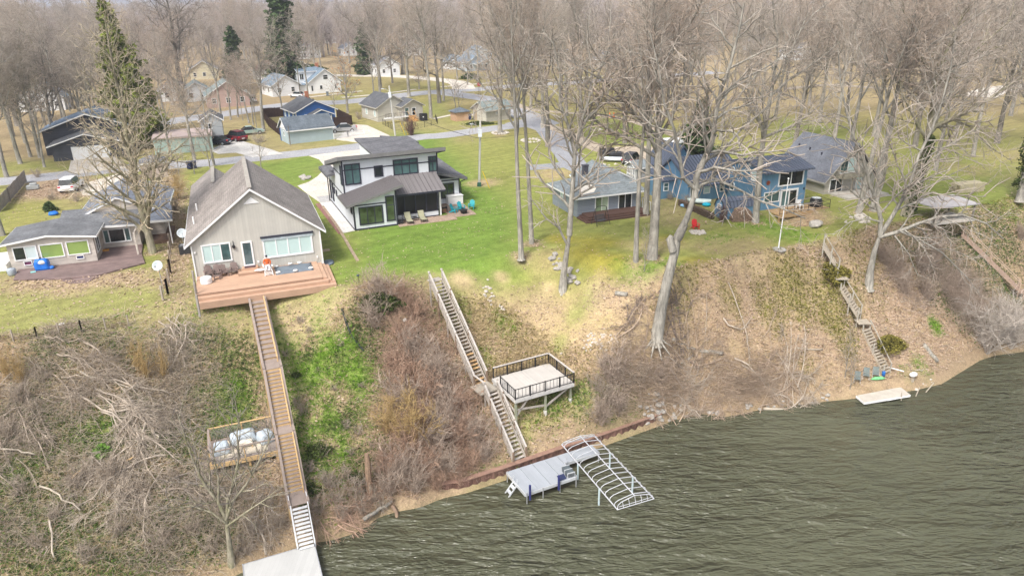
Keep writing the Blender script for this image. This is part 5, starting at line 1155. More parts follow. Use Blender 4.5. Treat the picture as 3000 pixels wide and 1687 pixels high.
WH = (.74, .75, .76); CR = (.62, .56, .42); TN = (.47, .42, .37); BRK = (.42, .28, .24); BLU = (.45, .52, .58); YL = (.60, .55, .40); GRN = (.50, .58, .44)
RG = (.2, .21, .23); RB = (.25, .15, .12); RBL = (.2, .25, .3); RGN = (.24, .29, .29)
for a in [(610, 318, 9, 8, 2.6, (.46, .33, .29), RGN, 24, 'red brick ranch house with grey green roof behind slim trunks'), (545, 300, 5.5, 7, 2.6, WH, RGN, 24, 'white garage with pale door beside the red brick house'), (560, 235, 8, 7, 2.8, YL, RG, 20, 'pale yellow house behind the great dark oak'),
          (470, 300, 7, 7, 2.5, WH, RG, 22, 'small white house left of the great dark oak'), (800, 285, 7, 9, 2.6, WH, RBL, 35, 'white garage with blue grey roof left of white dormer house'), (770, 238, 8, 9, 2.6, WH, RB, 35, 'white house with brown roof nearest left of white dormer house'), (835, 225, 8, 8, 2.6, CR, RB, 35, 'cream low house with brown roof behind white garage'),
          (885, 172, 8, 8, 4.2, WH, RG, 30, 'white house with tall orange brick chimney by the spruce', True, (1.2, 2.2)), (1140, 140, 8, 9, 4.6, CR, RG, 28, 'cream two storey house beyond dark forked tree', True), (1075, 120, 8, 9, 4.6, WH, RG, 28, 'white two storey house right of small far spruce', True), (1110, 225, 7, 7, 3.2, WH, RG, 30, 'white garage right of the dark road spruce'),
          (1370, 210, 8, 9, 2.6, BLU, RBL, 28, 'pale blue bungalow with gabled front porch by road', False, None, True), (1320, 205, 6, 7, 2.4, WH, RBL, 28, 'white low house left of porch bungalow'), (1385, 178, 8, 8, 2.4, BLU, RBL, 26, 'pale blue house with dark roof behind porch bungalow'), (1405, 145, 8, 8, 4.0, CR, RB, 26, 'cream house with red brown roof among bare trees', True),
          (1440, 112, 8, 8, 4.2, WH, RG, 26, 'white house with grey roof high behind red brown roof', True), (1475, 205, 9, 7, 2.5, GRN, RG, 26, 'pale green low house right of porch bungalow'), (1725, 130, 7, 8, 2.8, WH, RG, 30, 'small white house left of large cream house'), (1790, 145, 10, 9, 4.4, CR, RG, 30, 'large cream house behind the park road', True, None, True), (1760, 200, 8, 7, 2.6, TN, RG, 30, 'tan house with white porch posts beyond road', False, None, True),
          (1640, 190, 7, 7, 2.6, TN, RG, 28, 'low tan house half hidden by grey trunks'), (2670, 130, 8, 9, 3.6, WH, RBL, 34, 'white house with blue roof at the far right', True), (2720, 118, 6, 7, 2.8, WH, RG, 34, 'small white house rightmost in the distance'), (2220, 150, 8, 8, 2.8, WH, RG, 32, 'white house behind right hand woods'), (2060, 165, 8, 8, 2.8, TN, RG, 32, 'tan house deep in the right hand woods'),
          (2330, 178, 9, 7, 2.6, WH, RG, 32, 'long white house beyond the park road'), (730, 55, 14, 8, 3.5, WH, RG, 22, 'wide white hall far off left of the spruce'), (880, 52, 16, 8, 3.5, WH, RG, 22, 'wide white hall far off right of the spruce'), (390, 190, 8, 8, 2.8, WH, RG, 22, 'white house half hidden by the yellow green cedar'), (480, 175, 8, 8, 2.8, TN, RG, 22, 'tan house behind the great dark oak crown'),
          (330, 245, 7, 7, 2.8, TN, RG, 22, 'tan house in the thicket left of cedar'), (60, 330, 9, 7, 2.8, WH, RBL, 18, 'white house deep in the left thicket'), (660, 130, 8, 8, 3.0, WH, RG, 24, 'white house far left of the tall spruce'), (1190, 165, 7, 7, 2.8, WH, RG, 28, 'white house behind tan bungalow trees'), (1260, 120, 8, 8, 3.5, WH, RBL, 28, 'white house far behind road corner'), (1010, 165, 8, 8, 2.8, WH, RG, 30, 'white house with grey roof right of orange chimney house'), (960, 85, 10, 8, 3.2, WH, RBL, 26, 'white house with blue roof far right of tall spruce'), (1310, 92, 9, 8, 3.2, WH, RG, 28, 'white gabled house deep in the central woods'), (1560, 160, 9, 8, 3, WH, RBL, 30, 'white house with steel blue roof behind central trunks'), (430, 118, 9, 8, 3, WH, RG, 22, 'white house above the yellow green cedar, first of far row'), (520, 108, 9, 8, 3, CR, RG, 22, 'cream house far behind crown of great dark oak'), (600, 100, 10, 8, 3, WH, RBL, 24, 'white house with blue roof far behind slim trunks'), (690, 108, 9, 8, 3, WH, RG, 24, 'white house just left of tall spruce, far off'), (940, 130, 9, 8, 3, WH, RG, 28, 'white house with grey roof above orange chimney house'), (1000, 110, 9, 8, 3, TN, RG, 28, 'tan house high between spruce and forked tree'), (1200, 105, 10, 8, 3.2, WH, RBL, 28, 'white house with blue roof above tan bungalow'), (1380, 75, 10, 8, 3.2, WH, RG, 28, 'white house farthest in the central woods'), (1510, 120, 9, 8, 3, WH, RG, 28, 'white house above pale green low house'), (1650, 105, 9, 8, 3, CR, RB, 30, 'cream house with brown roof far above park road'), (300, 150, 9, 8, 3, WH, RG, 20, 'white house far off left of cedar crown'), (2580, 205, 8, 8, 2.8, TN, RG, 34, 'tan house beyond the park at right'), (1900, 175, 8, 8, 3, WH, RG, 30, 'white house right of the large cream house')]:
    far_house(*a)
# ------------------------------------------------------------------ roads, drives, paths, patios: thin sheets on the plateau
ASPH = mat('worn_grey_asphalt', (.36, .36, .375), .95, .16, .25, .15, 0, .1, 4); ASPH2 = mat('new_grey_asphalt', (.31, .315, .335), .95, .14, .3, .15, 0, .1, 5)
GRAV = mat('tan_gravel', (.44, .37, .29), .98, .2, .4, .1, 0, .1, 7); PALEC = mat('pale_drive_concrete', (.60, .55, .48), .95, .12, .3, .15, 0, .1, 5); PATIO = mat('brown_stained_patio', (.36, .27, .21), .9, .28, .35, .2, 0, .1, 5)
_lay = [0]
def zlay(): _lay[0] += 1; return B+.012+.004*_lay[0]
def sheet(name, pts, m, world=False, th=.25):
    z = zlay(); q = [(p[0], p[1]) if world else P(*p) for p in pts]
    mb = MB(); mb.extr([(x, y, z-th) for x, y in q], (0, 0, th)); o = mb.build(name, m); return struct(o)
def smooth(pts, n=6):
    pts = [np.array(p, float) for p in pts]; out = []
    for i in range(len(pts)-1):
        a, b, c, d = pts[max(i-1, 0)], pts[i], pts[i+1], pts[min(i+2, len(pts)-1)]
        for k in range(n):
            t = k/n; out.append(.5*((2*b)+(c-a)*t+(2*a-5*b+4*c-d)*t*t+(3*b-a-3*c+d)*t**3))
    out.append(pts[-1]); return out
def strip(name, px, w, m, th=.25, hz_=0):
    q = smooth([P(*p) for p in px]); z = zlay()+hz_; L, R = [], []
    ws = w if hasattr(w, '__len__') else [w, w]
    for i, p in enumerate(q):
        d = q[min(i+1, len(q)-1)]-q[max(i-1, 0)]; nn = np.array([-d[1], d[0]])/np.linalg.norm(d); ww = ws[0]+(ws[1]-ws[0])*i/(len(q)-1)
        L.append(p+nn*ww/2); R.append(p-nn*ww/2)
    vs = []; fs = []
    for a, b in zip(L, R): vs += [(*a, z-th), (*b, z-th), (*b, z), (*a, z)]
    for i in range(len(L)-1):
        o = i*4; fs += [(o+3, o+2, o+6, o+7), (o, o+3, o+7, o+4), (o+2, o+1, o+5, o+6)]
    return struct(MB().add(vs, fs).build(name, m))
strip('road', [(-120, 545), (140, 518), (388, 491), (600, 478), (720, 466), (912, 446), (1060, 428), (1221, 403), (1300, 397), (1419, 380), (1510, 368), (1590, 352)], [5.6, 5.0], ASPH)
sheet('road_bend', [(1500, 308), (1570, 330), (1606, 346), (1640, 362), (1606, 372), (1575, 384), (1540, 372), (1490, 378), (1480, 362), (1530, 350), (1505, 330)], ASPH)
strip('road', [(1540, 345), (1500, 312), (1440, 293), (1380, 283), (1300, 272)], [5, 7], ASPH)
strip('road', [(400, 372), (560, 347), (660, 334), (800, 313), (900, 303), (1000, 300), (1110, 288), (1217, 275), (1300, 268), (1400, 262), (1516, 252), (1700, 241), (1900, 227), (2100, 212)], 7.5, ASPH)
strip('road', [(1360, 262), (1330, 240), (1180, 225), (1040, 222), (900, 222)], 6, PALEC)
strip('road', [(1590, 365), (1620, 400), (1655, 445), (1690, 490), (1730, 500)], [4.4, 3.4], ASPH2)
strip('driveway', [(1672, 480), (1620, 487), (1545, 492)], 3.2, ASPH2)
sheet('driveway', [(905, 457), (1010, 444), (1090, 436), (1060, 462), (1010, 520), (975, 560), (974, 594), (946, 600), (900, 568), (872, 545), (905, 534), (930, 518), (945, 502), (949, 485), (935, 468)], PALEC)
sheet('driveway_apron', [(928, 578), (972, 572), (975, 596), (944, 602)], CONCG)
w3 = lambda x, y: f3.w(x, y)[:2]
sheet('walkway', [w3(-1.4, 12.8), w3(-.06, 12.8), w3(-.06, -.05), w3(-1.4, -.35)], CONC, True)
sheet('walkway_border', [w3(-1.95, 12.6), w3(-1.42, 12.6), w3(-1.42, -.4), w3(-1.8, -.4)], mat('red_brick_edging', (.27, .14, .12), .95, .25, 4), True)
sheet('patio', [w3(4.45, -.75), w3(10.8, -.85), w3(10.85, .05), w3(13.3, .05), w3(13.55, 5.85), w3(10.5, 5.85), w3(10.5, 1.2), w3(4.5, 1.4)], PATIO, True)
sheet('driveway', [(225, 545), (300, 524), (372, 502), (410, 500), (380, 530), (330, 566), (245, 575)], PALEC)
sheet('driveway', [(200, 505), (208, 472), (330, 458), (368, 480), (380, 492), (230, 510)], PALEC)
sheet('driveway', [(610, 440), (655, 424), (700, 412), (755, 428), (800, 441), (830, 452), (740, 462), (690, 448), (640, 452)], mat('pale_gravel', (.55, .53, .50), .95, .15, .5, .1, 0, .1, 6))
sheet('driveway', [(985, 410), (1035, 366), (1075, 368), (1140, 398), (1150, 410), (1090, 424)], PALEC)
strip('path', [(1490, 300), (1560, 322), (1640, 330), (1757, 339), (1850, 356), (1961, 392), (2050, 420)], 2.0, GRAV)
strip('path', [(1600, 366), (1680, 400), (1761, 439), (1830, 448), (1900, 446), (2000, 470), (2080, 470)], [2.4, 4.5], GRAV)
sheet('gravel_yard', [(1800, 432), (1900, 430), (2010, 455), (2180, 470), (2150, 500), (1980, 480), (1850, 470), (1790, 452)], GRAV)
strip('path', [(2300, 262), (2420, 250), (2520, 255), (2600, 262)], 3, GRAV)
strip('path', [(2860, 285), (2930, 262), (3060, 250)], 7, PALEC)
strip('sidewalk', [(1000, 287), (1110, 277), (1217, 263)], 1.1, PALEC); strip('sidewalk', [(1290, 256), (1400, 247), (1516, 240), (1700, 229), (1900, 216)], 1.1, PALEC); strip('sidewalk', [(905, 286), (980, 277), (1060, 268)], 1.1, PALEC)
strip('sidewalk', [(1270, 350), (1340, 336), (1390, 338)], 1.0, PALEC)
# stone and timber edging along the lawn between the two large houses
e = TB(); q = smooth([P(*p) for p in [(945, 605), (985, 660), (1010, 700), (1030, 735), (1048, 765)]], 8); ed = MB()
for i in range(0, len(q)-1): p = q[i]; p2 = q[i+1]; g_ = (p2-p)*.08; ed.beam((*(p+g_), B+.03), (*(p2-g_), B+.03), .28, .14)
tag(ed.build('lawn_edging', mat('weathered_edging_block', (.36, .28, .2), .95, .25, 3)), 'row of weathered edging blocks dividing lawns of two large houses', 'edging')
# ------------------------------------------------------------------ stairs, decks and docks of the bluff
def frline(T, Bt):
    f = Fr(1500, 800, B, 0); f.o = (T[0], T[1]); f.z = 0.; f.a = math.atan2(Bt[1]-T[1], Bt[0]-T[0]); f.c = math.cos(f.a); f.s = math.sin(f.a); return f
def gnd(f, x, y): w_ = f.w(x, y); return hz(w_[0], w_[1])
def flight(par, x0, z0, x1, z1, w, n, tread_m, riser_m=None, th=.05, name='tread', depth=None, risers=True):
    run = (x1-x0)/n; rise = (z0-z1)/n; d = depth or run*1.08
    tp = MB().box(0, d, -w/2, w/2, -th, 0); tr = None; rr = None
    for i in range(n):
        x = x0+run*i; z = z0-rise*(i+1)
        if tr is None: tr = tp.build(name, tread_m, par); o = tr
        else: o = tr.copy(); COL.objects.link(o)
        o.parent = par; o.location = (x, 0, z)
        if riser_m:
            if rr is None: rr = MB().box(-.035, 0.0, -w/2, w/2, 0.002, rise*.86).build('riser', riser_m, par); o = rr
            else: o = rr.copy(); COL.objects.link(o)
            o.parent = par; o.location = (x-.002, 0, z)
# brown composite stair from the big deck to the white dock
BROWNC = mat('brown_composite', (.31, .25, .215), .8, .12, 2); HONEY = mat('honey_lumber', (.56, .385, .19), .75, .16, 3); ALU = mat('white_aluminium', (.62, .63, .64), .45, .08, 1, .5)
Tt = P(750, 862, B-.1); Bt = P(898, 1600, .75); fb = frline(Tt, Bt)
St = thing('bluff_stairs', 'long brown and honey wood stairs from big deck to white dock', 'stairs', (*fb.o, 0), fb.a)
def onp(u, v): return fb.F(u, v, 0)
l1 = onp(794, 1060); l1b = onp(801, 1092); l2 = onp(831, 1250); l2b = onp(837, 1277); l3 = onp(868, 1443); l3b = onp(874, 1462); bt = onp(898, 1600)
W_ = 1.02; m = MB()
prof = [(0, B-.1), (1.0, B-.1), (l1[0], l1[1]), (l1b[0], l1[1]), (l2[0], l2[1]), (l2b[0], l2[1]), (l3[0], l3[1]), (l3b[0], l3[1])]
for (a, za), (b, zb) in zip(prof[:-1], prof[1:]):
    for s in (-1, 1): m = MB(); m.beam((a, s*(W_/2+.09), za-.02), (b, s*(W_/2+.09), zb-.02), .17, .3); m.build('stringer', BROWNC, St)
for a, b, z in ((-.5, 1.0, B-.1), (l1[0], l1b[0], l1[1]), (l2[0], l2b[0], l2[1]), (l3[0], l3b[0], l3[1])): MB().box(a, b, -W_/2, W_/2, z-.06, z).build('landing', BROWNC, St)
flight(St, 1.0, B-.1, l1[0], l1[1], W_, 14, BROWNC, HONEY); flight(St, l1b[0], l1[1], l2[0], l2[1], W_, 16, BROWNC, HONEY); flight(St, l2b[0], l2[1], l3[0], l3[1], W_, 16, BROWNC, HONEY)
flight(St, l3b[0], l3[1], bt[0], .72, .95, 11, ALU, None, .05, 'metal_tread', .21)
for s in (-1, 1):
    m = MB(); m.beam((l3b[0]-.1, s*.55, l3[1]+.06), (bt[0], s*.55, .82), .07, .16); m.build('metal_stringer', ALU, St)
    m = MB(); m.beam((l3b[0]-.7, s*.58, l3[1]+.35), (bt[0]-.05, s*.58, 1.0), .05, .05)
    for t_ in (0, .5, 1): x = l3b[0]-.7+(bt[0]-l3b[0]+.6)*t_; z = l3[1]+.35+(1.0-l3[1]-.35)*t_; m.beam((x, s*.58, z), (x, s*.58, z-.5), .05, .05)
    m.build('metal_rail', ALU, St)
for (a, za), (b, zb) in (((1.3, B-.1), l1), (l1b, l2), (l2b, l3)):
    m = MB(); m.beam((a+.2, .47, za+.32), (b+.1, .47, zb+.36), .09, .07)
    for t_ in (0, .33, .66, 1): x = a+.2+(b-a-.1)*t_; z = za+.32+(zb-za+.04)*t_; m.beam((x, .47, z), (x, .47, z-.5), .07, .07)
    m.build('hand_rail', HONEY, St)
for x in (3, 5.5, l1[0]+.5, l2[0]-1.5, l2[0]+.4, l3[0]-1.6, l3[0]+.3):
    zt = np.interp(x, [p[0] for p in prof], [p[1] for p in prof])
    for s in (-1, 1):
        zg = gnd(fb, x, s*.6)
        if zt-.2 > zg-.4: m = MB(); m.beam((x, s*.62, zg-.5), (x, s*.62, zt-.15), .14, .14); m.build('post', HONEY, St)
# white dock at the foot
def poly_thing(name, label, cat, px, z, th, m, pname='platform'):
    q = [P(u, v, z) for u, v in px]; c = np.mean(q, axis=0); t = thing(name, label, cat, (c[0], c[1], z)); mb = MB(); mb.extr([(x-c[0], y-c[1], -th) for x, y in q], (0, 0, th)); mb.build(pname, m, t); return t, [np.array((x-c[0], y-c[1])) for x, y in q], c
DOCKW = lined('white_dock_panels', (.47, .47, .455), 'x', .28, .86, .06, .7, .05, .2)
q0 = [P(711, 1653, .62), P(877, 1604, .62), P(921.6, 1594.6, .62), P(942, 1678, .62)]
far = np.array(q0[3])+(np.array(q0[3])-np.array(q0[2]))*.75; q0.append(tuple(far)); q0.append(tuple(np.array(q0[0])+(far-np.array(q0[2]))*.95))
c = np.mean(q0, axis=0); DW = thing('white_dock', 'white slatted dock at the foot of long brown stairs', 'dock', (c[0], c[1], .62)); m = MB(); m.extr([(x-c[0], y-c[1], -.12) for x, y in q0], (0, 0, .12)); m.build('platform', DOCKW, DW)
m = MB()
for i in range(len(q0)): a, b = q0[i], q0[(i+1) % len(q0)]; m.beam((a[0]-c[0], a[1]-c[1], -.1), (b[0]-c[0], b[1]-c[1], -.1), .06, .24)
m.build('side_frame', METALG, DW)
for a in q0: m = MB(); m.cyl(a[0]-c[0], a[1]-c[1], -2.0, .05, .04, 8); m.build('leg', METALG, DW)
# side deck with covered furniture
zd = 4.85; q = [np.array(P(*p, zd)) for p in [(618, 1362), (818, 1318), (804, 1253), (612, 1292)]]; aD = math.atan2(q[1][1]-q[0][1], q[1][0]-q[0][0])
fd = Fr(1500, 800, B, 0); fd.o = tuple(q[0]); fd.z = zd; fd.a = aD; fd.c = math.cos(aD); fd.s = math.sin(aD); wD = float(np.linalg.norm(q[1]-q[0])); dD = 3.2
SD = thing('side_deck', 'honey wood platform with wire railing beside the brown stairs', 'deck', (*fd.o, zd), aD)
MB().box(0, wD, 0, dD, -.08, 0).build('floor', lined('taupe_decking', (0, 0, 0)), SD); MB().box(-.05, wD+.02, -.06, 0, -.32, .02).build('rim_board', HONEY, SD); MB().box(-.06, -.0, 0, dD, -.32, .02).build('rim_board', HONEY, SD)
for x, y in ((.25, .1), (wD*.55, .1), (wD-.2, .1), (.25, dD-.2)):
    zg = gnd(fd, x, y); m = MB(); m.beam((x, y, zg-zd-.6), (x, y, -.1), .15, .15); m.build('leg', HONEY, SD)
for x, y in ((.02, .02), (wD*.5, .02), (wD-.05, .02), (.02, dD), (wD*.5, dD), (wD-.05, dD)): m = MB(); m.beam((x, y, 0), (x, y, .95), .09, .09); m.build('railing_post', HONEY, SD)
for a, b, mm in (((0, .02), (wD, .02), BROWNC), ((0, dD), (wD, dD), HONEY), ((.02, 0), (.02, dD), BROWNC)): m = MB(); m.beam((*a, .97), (*b, .97), .14, .04); m.build('top_rail', mm, SD)
m = MB()
for z in np.arange(.12, .92, .11): m.beam((0, dD, z), (wD, dD, z), .018, .018); m.beam((0, .02, z), (wD, .02, z), .012, .012); m.beam((.02, 0, z), (.02, dD, z), .012, .012)
m.build('railing_wires', METALG, SD)
RUG = mat('cream_straw_rug', (.60, .52, .40), .95, .12, 2); o = MB().box(.5, wD-.7, .35, dD-.55, .006, .018).build('outdoor_rug', RUG); o.location = (*fd.o, zd); o.rotation_euler.z = aD; tag(o, 'cream straw rug on floor of the side deck', 'rug')
TARP = mat('pale_blue_grey_cover', (.47, .53, .58), .7, .12, 1.6, .3, 0, .5)
def cover(name, label, x, y, w, d, h, seed, m, fr, zb=0, rz=0, rough=.1, cat='furniture cover'):
    """a draped cover: a slumped, creased box"""
    bm = bmesh.new(); bmesh.ops.create_cube(bm, size=1); bmesh.ops.subdivide_edges(bm, edges=bm.edges[:], cuts=4, use_grid_fill=True); rs_ = random.Random(seed)
    for v in bm.verts:
        c_ = v.co; top = max(0, c_.z+.5); r_ = 1-.16*top**2*(1+.3*mnoise.noise(c_*3+Vector((seed, 0, 0)))); n_ = mnoise.noise(c_*2.6+Vector((seed*3, 1, 2)))*rough
        edge = (abs(c_.x)*2)**4+(abs(c_.y)*2)**4
        v.co = Vector((c_.x*w*r_*(1+n_), c_.y*d*r_*(1+n_), (c_.z+.5)*h*(1-.12*edge*.5)+n_*h*.35*(c_.z > .3)))
    me_ = bpy.data.meshes.new(name); bm.to_mesh(me_); bm.free(); me_.materials.append(m); o_ = bpy.data.objects.new(name, me_); COL.objects.link(o_)
    for p_ in me_.polygons: p_.use_smooth = True
    wv_ = fr.w(x, y, zb); o_.location = wv_; o_.rotation_euler.z = fr.a+rz; return tag(o_, label, cat)
cover('furniture_cover', 'largest pale grey cover over sofa at back of side deck', wD*.5, 2.2, 1.8, .95, .75, 1, TARP, fd, .02, .1); cover('furniture_cover', 'pale grey cover over chair at left end of side deck', .75, 1.35, 1.05, .95, .7, 2, TARP, fd, .02)
cover('furniture_cover', 'pale grey cover over chair at right end of side deck', wD-.75, 1.6, 1.0, 1.0, .75, 3, TARP, fd, .02, .4)
tb = thing('coffee_table', 'low cream coffee table on the side deck rug', 'table', fd.w(wD*.52, 1.35, .02), aD); MB().box(-.5, .5, -.28, .28, .36, .42).build('table_top', mat('cream_table_top', (.78, .70, .58), .6), tb)
for sx in (-.45, .45):
    for sy in (-.23, .23): MB().box(sx-.03, sx+.03, sy-.03, sy+.03, 0, .36).build('leg', HONEY, tb)
# grey weathered stairs
GREYW = mat('weathered_grey_wood', (.40, .36, .315), .9, .22, 4); GREYL = mat('pale_weathered_wood', (.50, .46, .42), .9, .2, 4); POSTB = mat('brown_post_wood', (.24, .17, .12), .9, .2, 3)
Tt = P(1278, 821, B-.02); Bt = P(1521, 1342, .95); fg = frline(Tt, Bt); GS = thing('bluff_stairs', 'weathered grey wooden stairs with rails down to the seawall', 'stairs', (*fg.o, 0), fg.a)
k1 = fg.F(1407, 1111); k2 = fg.F(1442, 1156); k3 = fg.F(1521, 1342); zl = 5.15; xl0, xl1 = k1[0]+.05, k2[0]-.1; wg = 1.0
MB().box(-.6, .1, -.55, .55, B-.1, B-.02).build('landing', GREYW, GS); MB().box(xl0, xl1, -1.0, .62, zl-.12, zl).build('landing', lined('grey_landing_boards', (.40, .36, .30), 'y', .14, .6), GS)
flight(GS, .1, B-.02, xl0, zl, wg, 30, GREYW, None, .045, 'tread', .2); flight(GS, xl1, zl, k3[0], .95, wg, 17, GREYL, None, .045, 'tread', .21)
NEWW = mat('new_orange_tread', (.55, .36, .18), .85); tr = [o for o in GS.children if o.name.startswith('tread')]
for i in (21, 23, 24, 25, 28, 29):
    o = tr[i]; me_ = o.data.copy(); me_.materials[0] = NEWW; o.data = me_; o['label'] = 'newer orange tread'
for (a, za), (b, zb) in (((0, B-.05), (xl0, zl)), ((xl1, zl), (k3[0]+.1, .9))):
    for s in (-1, 1):
        m = MB(); m.beam((a, s*.55, za-.12), (b, s*.55, zb-.12), .07, .28); m.build('stringer', GREYW, GS)
        m = MB(); m.beam((a-.15, s*.6, za+.92), (b, s*.6, zb+.92), .15, .06); m.build('hand_rail', GREYL, GS)
        m = MB(); m.beam((a-.15, s*.6, za+.45), (b, s*.6, zb+.45), .05, .13); m.build('mid_rail', GREYW, GS)
        n = 5
        for i in range(n+1):
            x = a+(b-a)*i/n; z = za+(zb-za)*i/n; zg = min(gnd(fg, x, s*.6)-.3, z-.2); m = MB(); m.beam((x, s*.6, zg), (x, s*.6, z+.9), .11, .11); m.build('post', POSTB if i % 2 else GREYW, GS)
for s, y in ((-1, -1.0), (1, .62)):
    if s < 0: continue
m = MB(); m.beam((xl0, -.62, zl+.92), (xl1, -.62, zl+.92), .15, .06); m.build('hand_rail', GREYL, GS)
for x in (xl0+.1, xl1-.1): zg = gnd(fg, x, -.9); m = MB(); m.beam((x, -.95, zg-.4), (x, -.95, zl-.1), .15, .15); m.build('post', POSTB, GS)
# platform with black baluster railing
zp = zl+.12; q = [np.array(P(*p, zp)) for p in [(1433, 1111), (1598.6, 1059.5), (1681, 1121.6), (1509.5, 1171)]]; aP = math.atan2(q[2][1]-q[3][1], q[2][0]-q[3][0])
fp_ = Fr(1500, 800, B, 0); fp_.o = tuple(q[3]); fp_.z = zp; fp_.a = aP; fp_.c = math.cos(aP); fp_.s = math.sin(aP); wP = float(np.linalg.norm(q[2]-q[3])); dP = float(np.linalg.norm(q[0]-q[3]))
PD = thing('bluff_platform', 'square pale deck on posts with black baluster railing', 'deck', (*fp_.o, zp), aP); PGREY = lined('pale_grey_decking', (.52, .49, .45), 'x', .14, .82, .06, .8, .07, .2)
MB().box(0, wP, 0, dP, -.05, 0).build('floor', PGREY, PD); m = MB(); m.box(-.03, wP+.03, -.04, 0, -.3, -.005); m.box(-.03, wP+.03, dP, dP+.04, -.3, -.005); m.box(-.04, 0, 0, dP, -.3, -.005); m.box(wP, wP+.04, 0, dP, -.3, -.005); m.build('rim_board', mat('pale_grey_fascia', (.55, .53, .5), .8), PD)
runs = [((0, 0), (wP, 0)), ((wP, 0), (wP, dP)), ((wP, dP), (.1, dP)), ((0, 0), (0, dP*.62))]
for (ax, ay), (bx, by) in runs:
    L_ = math.hypot(bx-ax, by-ay); n = max(2, round(L_/1.25))
    for i in range(n+1): x = ax+(bx-ax)*i/n; y = ay+(by-ay)*i/n; m = MB(); m.beam((x, y, 0), (x, y, .92), .08, .08); m.build('railing_post', BLACKM, PD)
    m = MB(); nb = int(L_/.3)
    for i in range(nb+1): x = ax+(bx-ax)*i/nb; y = ay+(by-ay)*i/nb; m.beam((x, y, .08), (x, y, .88), .025, .025)
    m.beam((ax, ay, .1), (bx, by, .1), .04, .04); m.beam((ax, ay, .86), (bx, by, .86), .05, .05); m.build('balusters', BLACKM, PD)
    if not (ax == 0 and by == dP*.62) and not ay == by == 0: m = MB(); m.beam((ax, ay, .95), (bx, by, .95), .15, .05); m.build('cap_rail', GREYL, PD)
OLIVEP = mat('greenish_treated_post', (.30, .31, .22), .85)
for x, y in ((.12, .15), (wP*.52, .15), (wP-.12, .3), (.12, dP-.2), (wP-.12, dP-.2)):
    zg = gnd(fp_, x, y); m = MB(); m.beam((x, y, zg-zp-.3), (x, y, -.1), .16, .16); p_ = m.build('leg', OLIVEP, PD)
    m = MB(); m.cyl(x, y, zg-zp-.25, zg-zp+.22, .16, 10); m.build('footing', CONC, p_)
for a, b in (((.12, .15, -1.0), (wP*.52, .15, -1.35)), ((wP*.52, .15, -1.5), (wP-.12, .3, -.35)), ((.12, .2, -1.3), (.12, dP-.2, -.3)), ((.12, .15, -1.6), (1.2, .15, -.3))): m = MB(); m.beam(a, b, .06, .16); m.build('brace', GREYW, PD)
# steel sheet-pile seawall
RUST = bark('rusty_sheet_pile', (.20, .115, .09)); sw = [np.array(P(u, v, 0)) for u, v in [(1295, 1447), (1360, 1437), (1485, 1396), (1640, 1342), (1769, 1298), (1899, 1251), (1935, 1238)]]
c0 = sw[0]; SWT = thing('seawall', 'rusty red brown steel sheet pile seawall with flat cap', 'seawall', (c0[0], c0[1], 0)); pts = []; 
for a, b in zip(sw[:-1], sw[1:]):
    L_ = np.linalg.norm(b-a); n = int(L_/.35); d_ = (b-a)/L_; nn = np.array([d_[1], -d_[0]])
    for i in range(n): pts.append((a+d_*L_*i/n+nn*(.08 if (i//1) % 2 else 0))-c0)
m = MB(); z0, z1 = -1.5, .88
for a, b in zip(pts[:-1], pts[1:]): m.add([(a[0], a[1], z0), (b[0], b[1], z0), (b[0], b[1], z1), (a[0], a[1], z1)], [(0, 1, 2, 3)])
m.build('sheet_piles', RUST, SWT); m = MB()
for a, b in zip(sw[:-1], sw[1:]): m.beam((a[0]-c0[0], a[1]-c0[1]+.12, .9), (b[0]-c0[0], b[1]-c0[1]+.12, .9), .42, .07)
m.build('cap', mat('rusty_brown_cap', (.30, .185, .14), .9, .25, 2), SWT)
# grey metal dock with walkway
DOCKG = lined('grey_dock_panels', (.36, .385, .42), 'x', .3, .9, .05, .6, .05, .2); zk = .85
q = [np.array(P(u, v, zk)) for u, v in [(1483, 1382), (1631, 1334.6), (1719, 1305.6), (1743, 1324), (1654, 1355), (1688, 1392.5), (1539, 1446)]]; aK = math.atan2(q[1][1]-q[0][1], q[1][0]-q[0][0])
fk = Fr(1500, 800, B, 0); fk.o = tuple(q[6]); fk.z = zk; fk.a = aK; fk.c = math.cos(aK); fk.s = math.sin(aK); lq = [fk.loc(*p) for p in q]
DK = thing('grey_dock', 'grey panelled dock with side walkway along the seawall', 'dock', (*fk.o, zk), aK); wk = lq[5][0]; dk = lq[0][1]
for i in range(4):
    x0, x1 = wk*i/4+.015, wk*(i+1)/4-.015; m = MB(); m.box(x0, x1, 0, dk, -.1, 0); m.build('deck_panel', DOCKG, DK)
m = MB(); m.box(wk+.02, wk+3.2, dk-1.15, dk, -.1, 0); m.build('walkway_panel', DOCKG, DK)
m = MB(); m.box(-.03, wk, -.05, 0, -.22, .02); m.box(-.05, -.0, 0, dk, -.22, .02); m.box(wk, wk+.04, 0, dk-1.15, -.22, .02); m.box(wk+.02, wk+3.2, dk-1.2, dk-1.15, -.22, .02); m.build('side_frame', mat('pale_aluminium', (.66, .68, .70), .45, .1, 1, .5, .3), DK)
for x, y in ((.1, -.05), (wk*.33, -.05), (wk*.66, -.05), (wk-.1, -.05), (wk+3.1, dk-1.2), (wk+.1, dk-1.2), (.0, dk-.1)): m = MB(); m.cyl(x, y, -2.3, .1, .045, 8); m.build('leg', METALG, DK)
for x in (.3, wk*.62): m = MB(); m.cyl(x, -.16, -.5, .75, .085, 10); m.build('mooring_bumper', mat('navy_bumper', (.03, .035, .14), .5), DK)
m = MB(); m.cyl(wk+.15, dk-1.3, -.2, .55, .03, 6); m.build('pole', METALG, DK)
ld = MB()
